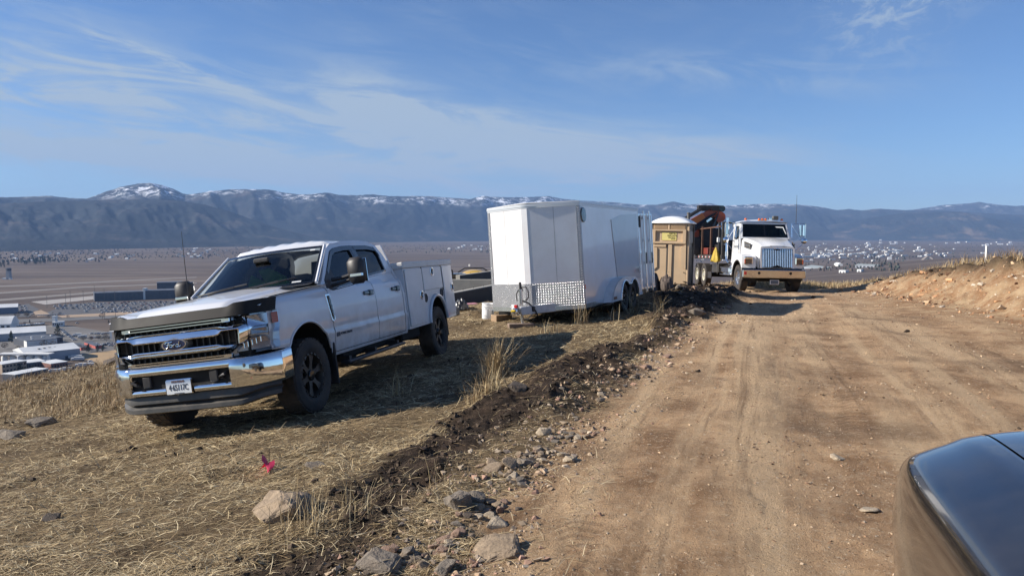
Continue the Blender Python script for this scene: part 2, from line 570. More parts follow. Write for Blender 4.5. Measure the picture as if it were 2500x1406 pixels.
def at_ground(u, v, t0=2.0, t1=70.0):
    """where a line of sight from the eye meets the ground"""
    d = pixel_ray(u, v)
    t = np.exp(np.linspace(math.log(t0), math.log(t1), 900))
    z = EYE + d.z*t - height(d.x*t, d.y*t)
    i = int(np.argmax(z < 0))
    if z[i] >= 0: i = len(t)-1
    tt = t[i] if i == 0 else t[i-1] + (t[i]-t[i-1])*z[i-1]/max(1e-9, (z[i-1]-z[i]))
    return Vector((d.x*tt, d.y*tt, gz(d.x*tt, d.y*tt)))
def in_valley(u, v, z=VALLEY):
    d = pixel_ray(u, v)
    t = (z-EYE)/d.z
    return Vector((d.x*t, d.y*t, z))

def ground_material():
    m, t, b = principled('ground_earth')
    N, K = t.nodes.new, t.links.new
    geo = N('ShaderNodeNewGeometry')
    at = N('ShaderNodeAttribute'); at.attribute_name = 'zone'
    sp = N('ShaderNodeSeparateColor'); K(at.outputs['Color'], sp.inputs[0])
    def noise(sc, det=6, rough=.6, vec=None, dist=0.0):
        n = N('ShaderNodeTexNoise'); n.inputs['Scale'].default_value = sc; n.inputs['Detail'].default_value = det
        n.inputs['Roughness'].default_value = rough; n.inputs['Distortion'].default_value = dist
        K(vec or geo.outputs['Position'], n.inputs['Vector']); return n.outputs['Fac']
    def mrange(x, a, b_, c=0., d=1.):
        n = N('ShaderNodeMapRange'); n.interpolation_type = 'SMOOTHSTEP'; K(x, n.inputs[0])
        n.inputs[1].default_value, n.inputs[2].default_value, n.inputs[3].default_value, n.inputs[4].default_value = a, b_, c, d
        return n.outputs[0]
    def mix(f, a, b_):
        n = N('ShaderNodeMix'); n.data_type = 'RGBA'
        if isinstance(f, float): n.inputs[0].default_value = f
        else: K(f, n.inputs[0])
        for i, c in ((6, a), (7, b_)):
            if isinstance(c, tuple): n.inputs[i].default_value = (*c, 1)
            else: K(c, n.inputs[i])
        return n.outputs[2]
    la = N('ShaderNodeAttribute'); la.attribute_name = 'lane'
    def lane(sx, sy, det, rough=.6, dist=0.):
        mp = N('ShaderNodeMapping'); K(la.outputs['Vector'], mp.inputs[0]); mp.inputs['Scale'].default_value = (20*sx, 100*sy, 1)
        return noise(1.0, det, rough, mp.outputs[0], dist)
    road = mix(mrange(noise(1.3, 8, .68), .34, .66), (.25,.145,.076), (.57,.372,.212))
    road = mix(mrange(lane(1.9, .10, 6, .62, .4), .40, .64, 0, .8), road, (.62,.44,.265))
    road = mix(mrange(lane(2.6, .14, 6, .66, .6), .54, .70, 0, .75), road, (.185,.112,.062))
    road = mix(mrange(lane(9, .5, 5, .7, .3), .55, .72, 0, .55), road, (.17,.105,.06))
    road = mix(mrange(noise(.5, 5, .55), .52, .68, 0, .75), road, (.19,.122,.072))
    road = mix(mrange(noise(9, 6, .75), .52, .70, 0, .55), road, (.58,.44,.29))
    road = mix(mrange(noise(34, 5, .75), .54, .70, 0, .7), road, (.62,.50,.36))
    road = mix(mrange(noise(46, 4, .75), .56, .70, 0, .75), road, (.10,.062,.035))
    # tread prints pressed into three wheel lanes
    ls = N('ShaderNodeSeparateXYZ'); K(la.outputs['Vector'], ls.inputs[0])
    def mt(op, a, b2, cl=False):
        n = N('ShaderNodeMath'); n.operation = op; n.use_clamp = cl
        for i_, k in enumerate((a, b2)):
            if k is None: continue
            if isinstance(k, (int, float)): n.inputs[i_].default_value = k
            else: K(k, n.inputs[i_])
        return n.outputs[0]
    dm = mt('ADD', mt('MULTIPLY', mt('SUBTRACT', ls.outputs[0], .5), 20.0), mt('MULTIPLY', mt('SUBTRACT', noise(.35, 2, .5), .5), 1.6))
    al = mt('MULTIPLY', ls.outputs[1], 100.0)
    tread = None
    for c0 in (-2.7, -.9, 1.5, 2.9):
        off = mt('ABSOLUTE', mt('SUBTRACT', dm, c0), None)
        band = mrange(off, .13, .17, 1., 0.)
        tt = mt('MULTIPLY', band, mt('GREATER_THAN', mt('SINE', mt('ADD', mt('MULTIPLY', al, 62.0), mt('MULTIPLY', off, 30.0)), None), .1))
        tread = tt if tread is None else mt('MAXIMUM', tread, tt)
    tread = mt('MULTIPLY', tread, mrange(noise(.7, 4, .6), .47, .60))
    road = mix(mt('MULTIPLY', tread, .38), road, (.17,.105,.06))
    soil = mix(mrange(noise(6, 6, .65), .35, .7), (.022,.016,.012), (.085,.058,.040))
    soil = mix(mrange(noise(40, 3, .6), .6, .75, 0, .5), soil, (.16,.11,.075))
    red = mix(mrange(noise(2.2, 7, .65), .35, .68), (.33,.185,.095), (.52,.37,.22))
    red = mix(mrange(noise(14, 5, .7), .56, .72, 0, .8), red, (.60,.50,.36))
    red = mix(mrange(noise(5, 5, .7), .60, .75, 0, .8), red, (.20,.11,.06))
    mg = N('ShaderNodeMapping'); K(geo.outputs['Position'], mg.inputs[0])
    mg.inputs['Rotation'].default_value = (0, 0, rad(-12)); mg.inputs['Scale'].default_value = (7, 34, 10)
    gr = mix(mrange(noise(1.0, 7, .75, mg.outputs[0], 1.2), .38, .66), (.065,.044,.025), (.40,.29,.16))
    gr = mix(mrange(noise(.8, 6, .65), .46, .66, 0, .8), gr, (.095,.064,.036))
    gr = mix(mrange(noise(60, 5, .75), .54, .70, 0, .7), gr, (.42,.32,.18))
    gr = mix(mrange(noise(38, 4, .75), .56, .70, 0, .7), gr, (.035,.024,.014))
    c = mix(sp.outputs[0], gr, road)
    c = mix(sp.outputs[2], c, red)
    c = mix(sp.outputs[1], c, soil)
    K(c, b.inputs['Base Color'])
    b.inputs['Roughness'].default_value = .95
    b.inputs['Specular IOR Level'].default_value = .15
    bp = N('ShaderNodeBump'); bp.inputs['Strength'].default_value = .9; bp.inputs['Distance'].default_value = .035
    ad = N('ShaderNodeMath'); ad.operation = 'ADD'; K(noise(16, 8, .75), ad.inputs[0]); K(noise(90, 4, .75), ad.inputs[1])
    K(mt('SUBTRACT', ad.outputs[0], mt('MULTIPLY', tread, .5)), bp.inputs['Height']); K(bp.outputs[0], b.inputs['Normal'])
    return m
GROUND = ground_material()
_th = np.radians(np.r_[np.linspace(-180, -48, 70)[:-1], np.linspace(-48, 48, 760)[:-1], np.linspace(48, 180, 70)[:-1]])
_r = [.35]
while _r[-1] < 640:
    x = _r[-1]; _r.append(x*(1.045 if x < 2 else 1.0098 if x < 45 else 1.03))
_r = np.array(_r)
TH, RR = np.meshgrid(_th, _r, indexing='ij')
GX, GY = RR*np.sin(TH), RR*np.cos(TH)
GZ = height(GX, GY)
Zr, Zs, Zd = zones(GX, GY)
_xl, _xt = np.interp(GY, YL, XL), np.interp(GY, YT, XT)
LANE = np.stack([(GX-(_xl+_xt)/2)/20+.5, GY/100+.3, np.zeros_like(GX)], -1).reshape(-1, 3)   # across and along the road
Vall = np.stack([GX, GY, GZ], -1).reshape(-1, 3)
Zall = np.stack([Zr, Zs, Zd], -1).reshape(-1, 3)
nth, nr = TH.shape
I = np.arange(nth)[:,None]; J = np.arange(nr-1)[None,:]
I2 = (I+1) % nth
Q = np.stack([I*nr+J, I*nr+J+1, I2*nr+J+1, I2*nr+J], -1).reshape(-1, 4)
xt_ = np.interp(Vall[:,1], YT, XT)
lab = np.zeros(len(Vall), int)
lab[Zall[:,0] > .5] = 1
lab[(Zall[:,2] > .5) & (Vall[:,0] > xt_-.1)] = 2
ql = lab[Q[:,0]]
def ground_piece(name, sel, label):
    q = Q[sel]; u, inv = np.unique(q, return_inverse=True)
    o = npmesh(name, Vall[u], inv.reshape(-1, 4), GROUND, tone={'zone': Zall[u], 'lane': LANE[u]})
    return tag(o, label, kind='structure')
ground_piece('grassy_hillside', ql == 0, 'brown hillside of matted dry grass falling away to the left')
ground_piece('dirt_road', ql == 1, 'graded tan dirt road running ahead with faint wheel tracks')
ground_piece('cut_bank', ql == 2, 'raw reddish earth bank cut along the right of the dirt road')
# the middle of the fan, under the viewer's feet
ring = Vall.reshape(nth, nr, 3)[:,0]

# ================================================================== VALLEY, MOUNTAINS, HAZE
def far_h(x, y):
    """relief of the valley floor: flat, with a low brown swell on the right"""
    r = np.hypot(x, y); th = np.degrees(np.arctan2(x, y))
    z = np.full(x.shape, VALLEY)
    sw = np.exp(-((th-33)/9.5)**2)*np.exp(-((r-2300)/900)**2)
    z = z + 62*sw + 16*np.exp(-((th-22)/5)**2)*np.exp(-((r-1900)/500)**2)
    z = z + (fbm(x/900, y/900, 4, 91)-.5)*10*sst(r, 1800, 4000)*(1-sst(r, 6000, 9000))*np.clip((th-5)/15, 0, 1)
    return z
def valley_material():
    m, t, b = principled('valley_fields')
    N, K = t.nodes.new, t.links.new
    geo = N('ShaderNodeNewGeometry')
    def noise(scx, scy, det, rough=.6, rot=0.):
        mp = N('ShaderNodeMapping'); K(geo.outputs['Position'], mp.inputs[0])
        mp.inputs['Rotation'].default_value = (0, 0, rad(rot)); mp.inputs['Scale'].default_value = (scx, scy, .001)
        n = N('ShaderNodeTexNoise'); n.inputs['Scale'].default_value = 1; n.inputs['Detail'].default_value = det; n.inputs['Roughness'].default_value = rough
        K(mp.outputs[0], n.inputs['Vector']); return n.outputs['Fac']
    def mr(x, a, c, d=1.):
        n = N('ShaderNodeMapRange'); n.interpolation_type = 'SMOOTHSTEP'; K(x, n.inputs[0])
        n.inputs[1].default_value, n.inputs[2].default_value, n.inputs[4].default_value = a, c, d
        return n.outputs[0]
    def mix(f, a, c):
        n = N('ShaderNodeMix'); n.data_type = 'RGBA'; K(f, n.inputs[0])
        for i, k in ((6, a), (7, c)):
            if isinstance(k, tuple): n.inputs[i].default_value = (*k, 1)
            else: K(k, n.inputs[i])
        return n.outputs[2]
    c = mix(mr(noise(1/1500, 1/260, 5, .6, -8), .36, .66), (.105,.082,.068), (.175,.138,.110))
    c = mix(mr(noise(1/500, 1/60, 4, .6, -10), .45, .7, .6), c, (.078,.062,.055))
    c = mix(mr(noise(1/800, 1/45, 3, .5, -14), .58, .72, .7), c, (.25,.21,.17))
    c = mix(mr(noise(1/120, 1/120, 5, .7), .55, .75, .5), c, (.07,.055,.042))
    K(c, b.inputs['Base Color']); b.inputs['Roughness'].default_value = 1; b.inputs['Specular IOR Level'].default_value = .05
    return m
VF = valley_material()
th = np.radians(np.linspace(-62, 62, 260)); r = np.exp(np.linspace(math.log(240), math.log(21000), 220))
A, B = np.meshgrid(th, r, indexing='ij')
X, Y = B*np.sin(A), B*np.cos(A)
Vv = np.stack([X, Y, far_h(X, Y)], -1).reshape(-1, 3)
n1, n2 = A.shape
i, j = np.arange(n1-1)[:,None], np.arange(n2-1)[None,:]
qv = np.stack([i*n2+j, i*n2+j+1, (i+1)*n2+j+1, (i+1)*n2+j], -1).reshape(-1, 4)
tag(npmesh('valley_floor', Vv, qv, VF), 'wide brown valley floor of dry fields below the hill', kind='structure')

def mountain_material(name, snow_lo, snow_hi, snow_amt, forest=(.034,.040,.042), bare=(.105,.088,.075)):
    m, t, b = principled(name)
    N, K = t.nodes.new, t.links.new
    geo = N('ShaderNodeNewGeometry')
    sp = N('ShaderNodeSeparateXYZ'); K(geo.outputs['Position'], sp.inputs[0])
    def noise(sc, det, rough, sx=1., sy=1., sz=1.):
        mp = N('ShaderNodeMapping'); K(geo.outputs['Position'], mp.inputs[0]); mp.inputs['Scale'].default_value = (sc*sx, sc*sy, sc*sz)
        n = N('ShaderNodeTexNoise'); n.inputs['Scale'].default_value = 1; n.inputs['Detail'].default_value = det; n.inputs['Roughness'].default_value = rough
        K(mp.outputs[0], n.inputs['Vector']); return n.outputs['Fac']
    def mr(x, a, c, d0=0., d=1.):
        n = N('ShaderNodeMapRange'); n.interpolation_type = 'SMOOTHSTEP'; K(x, n.inputs[0])
        n.inputs[1].default_value, n.inputs[2].default_value, n.inputs[3].default_value, n.inputs[4].default_value = a, c, d0, d
        return n.outputs[0]
    def mt(op, a, c):
        n = N('ShaderNodeMath'); n.operation = op
        for i_, k in enumerate((a, c)):
            if isinstance(k, (int, float)): n.inputs[i_].default_value = k
            else: K(k, n.inputs[i_])
        return n.outputs[0]
    def mix(f, a, c):
        n = N('ShaderNodeMix'); n.data_type = 'RGBA'; K(f, n.inputs[0])
        for i_, k in ((6, a), (7, c)):
            if isinstance(k, tuple): n.inputs[i_].default_value = (*k, 1)
            else: K(k, n.inputs[i_])
        return n.outputs[2]
    c = mix(mr(noise(1/420, 7, .7), .48, .66, 0, .9), forest, bare)
    c = mix(mr(noise(1/1600, 5, .6, 1, 1, 2), .42, .60, 0, .8), c, tuple(k*.55 for k in forest))
    c = mix(mr(noise(1/260, 6, .7, 1, 1, 4), .60, .74, 0, .8), c, tuple(k*1.7 for k in bare))
    alt = mr(sp.outputs[2], snow_lo, snow_hi)
    pat = mt('MULTIPLY', mr(noise(1/150, 9, .80, 1, 1, 1.6), .50, .57), mr(noise(1/1100, 4, .6), .40, .55))
    sn = mt('MULTIPLY', mt('MULTIPLY', alt, pat), snow_amt)
    c = mix(sn, c, (.86,.88,.92))
    K(c, b.inputs['Base Color']); b.inputs['Roughness'].default_value = 1; b.inputs['Specular IOR Level'].default_value = .05
    return m
def range_mesh(name, label, sil, rb, rc, m, seed, amp=.30, n=520, rows=70, back=1.22, jag=10.0):
    """ridge with spurs: crest follows the skyline (azimuth by u, height by v at the crest's distance)"""
    su, sv = np.array([p[0] for p in sil], float), np.array([p[1] for p in sil], float)
    u = np.linspace(su[0], su[-1], n)
    vv = np.interp(u, su, sv)
    az_ = np.arctan((u-1250)/1850.)
    RC = np.interp(u, *zip(*rc)); RB = np.interp(u, *zip(*rb))
    ph = np.linspace(0, 1, rows)
    U, T = np.meshgrid(u, ph, indexing='ij')
    AZ = np.interp(U, u, az_); C = np.interp(U, u, RC); Bb = np.interp(U, u, RB)
    # T 0..0.8 base to crest, 0.8..1 behind the crest
    tf = np.clip(T/.8, 0, 1); tb = np.clip((T-.8)/.2, 0, 1)
    Rr = np.where(T <= .8, Bb+(C-Bb)*tf, C*(1+(back-1)*tb))
    # straight ahead distance rather than slant: sil is in the picture's tangent plane
    X = Rr*np.sin(AZ); Y = Rr*np.cos(AZ)
    ytop = C*np.cos(AZ)
    hc = EYE + (565-np.interp(U, u, vv))/1850.*ytop - VALLEY
    hc = np.maximum(hc, 0)
    sp = fbm(U/75., T*2.2, 5, seed)
    rid = 1-np.abs(2*fbm(U/105.+T*.9, T*1.3, 5, seed+3, .5)-1)
    rid = np.clip(rid*1.25-.25, 0, 1)
    prof = sst(tf, -.05, 1.0)*.55 + tf*.45
    k = prof*(1 - amp*2.2*(tf*(1-tf))*2*(1-rid)*1.2 + amp*1.2*(sp-.5)*(tf*(1-tf))*4)
    h = hc*np.where(T <= .8, k, (1-.75*tb)*(1+.25*(sp-.5)*tb))
    h = h + (T > .05)*(fbm(U/6., T*40, 3, seed+9)-.5)*jag*np.clip(hc/300, 0, 1)
    Z = VALLEY - 4 + h
    V = np.stack([X, Y, Z], -1).reshape(-1, 3)
    n1, n2 = U.shape
    i, j = np.arange(n1-1)[:,None], np.arange(n2-1)[None,:]
    q = np.stack([i*n2+j, i*n2+j+1, (i+1)*n2+j+1, (i+1)*n2+j], -1).reshape(-1, 4)
    return tag(npmesh(name, V, q, m), label, kind='structure')
SIL = [(-900,505),(-500,490),(-200,480),(0,482),(60,481),(130,478),(180,484),(220,485),(260,470),(300,457),(345,449),(375,447),(400,452),(430,462),(455,474),(470,475),(520,467),
 (570,462),(620,463),(660,463),(700,471),(730,475),(760,475),(800,470),(830,476),(870,477),(910,475),(950,479),(1000,480),(1050,479),(1100,483),(1150,486),(1180,478),(1200,481),
 (1250,482),(1300,481),(1340,479),(1370,485),(1420,490),(1500,494),(1560,500),(1600,500),(1640,492),(1680,500),(1730,496),(1760,503),(1850,498),(1890,498),(1950,500),(2000,505),
 (2040,513),(2070,510),(2100,514),(2140,509),(2200,513),(2250,512),(2300,514),(2400,520),(2600,530),(3200,545),(3600,560)]
range_mesh('mountain_range', 'long forested mountain range with snow patches along its crest', SIL,
    [(-900,6500),(0,6600),(900,9000),(1500,11500),(3600,13500)], [(-900,10500),(0,10500),(900,11800),(1500,14500),(3600,16500)],
    mountain_material('mountain_forest', 360, 500, 1.0), 101, amp=.34, n=900, rows=110)
range_mesh('forested_ridge', 'dark forested ridge in front of the snowy peak on the left', [(-900,520),(-300,500),(0,497),(100,492),(200,489),(300,487),(400,488),(450,491),(500,498),(560,514),(620,536),(690,558),(760,576),(850,592),(900,600)],
    [(-900,5600),(0,5900),(900,7300)], [(-900,8600),(0,8600),(900,8400)], mountain_material('ridge_forest', 900, 1000, 0), 131, amp=.34, n=360, rows=80)
range_mesh('snow_mountain', 'distant mountain with a white snowfield on its top at the far right', [(2150,530),(2210,514),(2250,508),(2300,500),(2340,498),(2365,496),(2385,493),(2400,496),(2440,501),(2470,503),(2500,502),(2560,505),(2700,498),(2900,505),(3200,520),(3600,540)],
    [(2150,15500),(3600,15500)], [(2150,18500),(3600,18500)], mountain_material('snow_mountain_forest', 380, 560, 1.0, forest=(.05,.055,.06)), 151, amp=.30, n=300, rows=60, back=1.06)
range_mesh('foothill', 'long dark foothill sloping down at the right of the valley', [(1750,588),(1850,578),(1950,566),(2030,548),(2100,533),(2200,520),(2260,518),(2340,517),(2400,529),(2460,541),(2500,552),(2560,566),(2700,582)],
    [(1750,12200),(2700,11800)], [(1750,13600),(2700,13200)], mountain_material('foothill_forest', 900, 1000, 0, bare=(.16,.12,.09)), 171, amp=.30, n=300, rows=60)

# haze: one closed body of thin air round everything
hz = MB().box(-21000, 21000, -900, 21500, VALLEY-7, 1150)
hm = bpy.data.materials.new('haze_air'); hm.use_nodes = True
t = hm.node_tree; t.nodes.clear()
pv = t.nodes.new('ShaderNodeVolumePrincipled'); ou = t.nodes.new('ShaderNodeOutputMaterial')
pv.inputs['Color'].default_value = (.36,.58,1.0,1)
pv.inputs['Density'].default_value = 4.2e-5
pv.inputs['Anisotropy'].default_value = .0
t.links.new(pv.outputs[0], ou.inputs['Volume'])
tag(hz.build('haze', hm, ang=0), kind='stuff')

# ================================================================== shared materials
WHITE = mat('white_paint', (.70,.70,.71), .30, coat=.8, var=.03, vscale=2, dirt=(.26,.19,.13), dscale=2.6, damt=.85, dz=(.50,1.30))
WHITE2 = mat('white_paint_clean', (.80,.80,.79), .28, coat=.8, var=.03, dirt=(.45,.38,.30), dscale=2.5, damt=.12)
SILVERW = mat('white_powder_coat', (.63,.64,.66), .34, coat=.5, var=.04, dirt=(.28,.21,.15), dscale=2.6, damt=.75, dz=(.5,1.3))
CHROME = mat('chrome', (.86,.87,.88), .045, metal=1.0, dirt=(.45,.38,.30), dscale=6, damt=.18)
ALU = mat('bare_aluminium', (.75,.76,.77), .24, metal=1.0, var=.06, vscale=6)
BLACK = mat('black_plastic', (.022,.022,.024), .45, var=.2, vscale=8, dirt=(.16,.12,.09), dscale=5, damt=.22)
GLOSSB = mat('gloss_black', (.012,.012,.014), .12, coat=.6)
DARK = mat('dark_underbody', (.012,.011,.010), .85)
RUBBER = mat('tyre_rubber', (.020,.019,.019), .75, var=.25, vscale=5, bump=.2, bscale=60, dirt=(.17,.125,.085), dscale=4, damt=.5)
RIMD = mat('bronze_grey_rim', (.075,.068,.060), .4, metal=.6, dirt=(.15,.11,.08), dscale=6, damt=.4)
GREYP = mat('dark_grey_plastic', (.085,.083,.078), .5, var=.12, vscale=6, dirt=(.28,.23,.17), dscale=7, damt=.35)
GLASSD = glass('tinted_glass', (.10,.12,.13))
GLASSW = glass('windshield_glass', (.56,.62,.61))
LENS = glass('clear_lens', (.88,.90,.92), .45)
AMBER = mat('amber_plastic', (.55,.10,.03), .25, coat=.6)
REDP = mat('red_plastic', (.55,.03,.03), .25, coat=.6)
CLOTH = mat('dark_cloth', (.03,.03,.032), .9)
HIVIS = mat('hi_vis_fabric', (.26,.62,.08), .8)
TXT_D = mat('dark_lettering', (.03,.04,.06), .5)
TXT_C = mat('chrome_lettering', (.80,.82,.84), .12, metal=1.0)

# ------------------------------------------------------------------ wheels
def wheel(parent, x, y, r, wd, rimr, rimmat, side, spokes=6, style='spoke', name='wheel', z=None):
    """tyre with tread blocks, dished rim with spokes, hub; side +1 faces +y"""
    z = r if z is None else z
    w = thing(name, None, None, (x, y, z)); w.parent = parent
    h = wd/2; b = MB()
    pr = [(rimr*.98,-h*.80),(rimr*1.04,-h*.92),(lerp(rimr,r,.45),-h),(r*.955,-h*.93),(r*.99,-h*.78),(r,-h*.5),(r,h*.5),(r*.99,h*.78),(r*.955,h*.93),(lerp(rimr,r,.45),h),(rimr*1.04,h*.92),(rimr*.98,h*.80)]
    b.lathe(pr, n=44)
    nb = 30
    for k in range(nb):
        a = 2*math.pi*k/nb
        for (y0, y1, da) in ((-h*.86,-h*.30,0),(-h*.26,h*.26,.5),(h*.30,h*.86,0)):
            M = Matrix.Rotation(-(a+da*2*math.pi/nb), 4, 'Y')
            b.box(r*.965, r*1.012, y0, y1, -r*.078, r*.078, M=M)
    b.build('tyre', RUBBER, w, ang=40)
    b = MB(); s = side
    b.lathe([(rimr, s*h*.86),(rimr*.93, s*h*.88),(rimr*.90, s*h*.70),(rimr*.86, s*h*.2),(rimr*.84,-s*h*.7)], n=40)
    if style == 'spoke':
        for k in range(spokes):
            a = 2*math.pi*k/spokes
            M = Matrix.Rotation(a, 4, 'Y')
            q = [(-.16*rimr, .22*rimr),(.16*rimr, .22*rimr),(.10*rimr,.55*rimr),(.20*rimr,.90*rimr),(-.20*rimr,.90*rimr),(-.10*rimr,.55*rimr)]
            n0 = len(b.v)
            b.plate(q, fn=lambda p, c, d, M=M: M @ Vector((p, s*(h*.62-d+.10*h*(c/rimr)), c)), th=.035)
        for k in range(20):
            a = 2*math.pi*(k+.5)/20
            b.lathe([(0, s*.016),(.009, s*.014),(.011, 0)], c=(math.cos(a)*rimr*.965, s*h*.87, math.sin(a)*rimr*.965), n=6)
    else:
        b.lathe([(rimr*.88, s*h*.30),(rimr*.55, s*h*.62),(rimr*.30, s*h*.70),(0, s*h*.70)], n=40)
        for k in range(10):
            a = 2*math.pi*(k+.5)/10
            b.lathe([(0, s*.05),(.016, s*.045),(.018, 0)], c=(math.cos(a)*rimr*.42, s*h*.66, math.sin(a)*rimr*.42), n=6)
    b.build('rim', rimmat, w, ang=30)
    b = MB().lathe([(rimr*.24, s*h*.2),(rimr*.24, s*h*.74),(rimr*.20, s*h*.82),(0, s*h*.84)], n=20)
    b.lathe([(rimr*.86,-s*h*.1),(0,-s*h*.1)], n=20)
    b.build('hub', GLOSSB if style == 'spoke' else ALU, w)
    return w

# ================================================================== PICKUP TRUCK with service body
pk = thing('pickup_truck', 'white crew cab pickup with utility box body parked on the grass slope', 'pickup truck', PK_O, PK_R)
def XF(y):
    a = abs(y); return .93 - .02*(a/.6)**2 if a < .6 else .91 - 1.55*(a-.6)**2
def SY(z):
    return float(np.interp(z, [.50,.56,.62,.80,.845,.87,1.0,1.15,1.28,1.36,1.42], [.93,.955,.972,.99,1.0,.985,.992,.992,.975,.950,.905]))
def YG(z): return .905 - (z-1.38)*.37
def skin(zb, zt, x0, x1, sgn, arch=None, nx=60, nz=26, roll=.0, ysc=None, off=0.0, Y=SY):
    """side sheet between two heights, wheel arch cut out and its rim pulled onto the arc"""
    xs = lspace(x0, x1, nx)
    b = MB()
    def fn(x, t):
        lo, hi = zb(x), zt(x); z = lo+(hi-lo)*t
        y = Y(z)
        if roll: 
            k = max(0, (z-(hi-.09))/.09); y -= roll*k*k
        if ysc: y -= ysc(x)
        px, pz = x, z
        if arch:
            dx, dz = x-arch[0], z-arch[1]; d = math.hypot(dx, dz)
            if d < arch[2]:
                s = arch[2]/max(d, 1e-4)
                if d > arch[2]-.055: px, pz = arch[0]+dx*s, arch[1]+dz*s
        return (px, sgn*(y+off), pz)
    def keep(a, c, d, e):
        if not arch: return True
        m = 0
        for x in (a, c):
            for t in (d, e):
                z = zb(x)+(zt(x)-zb(x))*t
                if math.hypot(x-arch[0], z-arch[1]) < arch[2]-.055: m += 1
        return m == 0
    b.grid(xs, lspace(0, 1, nz), fn, keep)
    return b
ZH = lambda x: lin(x, [-.6,-.3,.2,.6,.80,.90], [1.475,1.458,1.415,1.375,1.345,1.30])     # top of hood along the centre
ZF = lambda x: lin(x, [-.66,-.3,.2,.7,.86], [1.425,1.40,1.375,1.345,1.30])                # crest of the fenders
ARCH = (-.02,.475,.555)
# --- hood with raised middle
def hood_z(x, y):
    a = abs(y); z = lerp(ZF(x), ZH(x), 1-sst(a, .0, .95)*.9)
    bulge = float(1-sst(a, .50, .60))
    return float(z + .026*bulge - .016*math.exp(-((a-.68)/.10)**2) + .012*math.exp(-((a-.90)/.06)**2)) - (.03*sst(x, .78, .9))
b = MB(); us = lspace(-.5, .88, 40); vs = lspace(-.925, .925, 75)
b.grid(us, vs, lambda x, y: (x - .10*(y/.925)**2*(1 if x > .6 else (.6 if x < -.3 else .3)) - (.22*(abs(y)/.925)**3 if x < -.2 else 0)*sst(-x, .2, .5), y, hood_z(x, y)))
hd = b.build('hood', WHITE, pk, ang=50)
# --- fenders
for s in (1, -1):
    b = skin(lambda x: lin(x, [-.66,-.55,.5,.86], [.56,.60,.80,.82]), ZF, -.645, .70, s, ARCH, nx=70, nz=34, roll=.05, ysc=lambda x: .13*max(0, (x-.42)/.44)**2)
    b.tube([(ARCH[0]+math.cos(a)*ARCH[2], s*(SY(ARCH[1]+math.sin(a)*ARCH[2])-.002), ARCH[1]+math.sin(a)*ARCH[2]) for a in np.radians(np.linspace(22, 160, 26))], .016, 6)
    b.build('fender', WHITE, pk, ang=40)
    MB().grid(np.radians(np.linspace(-5, 185, 24)), [0, .55], lambda a, d: (ARCH[0]+math.cos(a)*(ARCH[2]+.0), s*(.955-d), ARCH[1]+math.sin(a)*ARCH[2])).build('wheel_liner', DARK, pk)
    # badge on the fender
    M = frame((-.60, s*.994, 1.13), (-s, 0, 0), (0, 0, 1))
    bb = MB(); q = [(-.545,1.30),(-.655,1.30),(-.69,1.00),(-.655,.955),(-.605,.985)]
    bb.plate(q, fn=lambda a, c, d: (a, s*(SY(c)+d), c), th=.014)
    fb = bb.build('fender_vent', CHROME, pk)
    q2 = [(-.585,1.285),(-.645,1.285),(-.672,1.01),(-.65,.985),(-.63,1.0)]
    MB().plate(q2, fn=lambda a, c, d: (a, s*(SY(c)+.014+d), c), th=.004).build('vent_inset', GLOSSB, fb)
    for kk, ch in enumerate('F-350'):
        text_mesh('badge_letter', ch, .066, TXT_C, fb, frame((-.624-kk*.006, s*(SY(1.24-kk*.05)+.021), 1.255-kk*.052), (-s,0,0), (0,0,1)), .003, sx=.95)
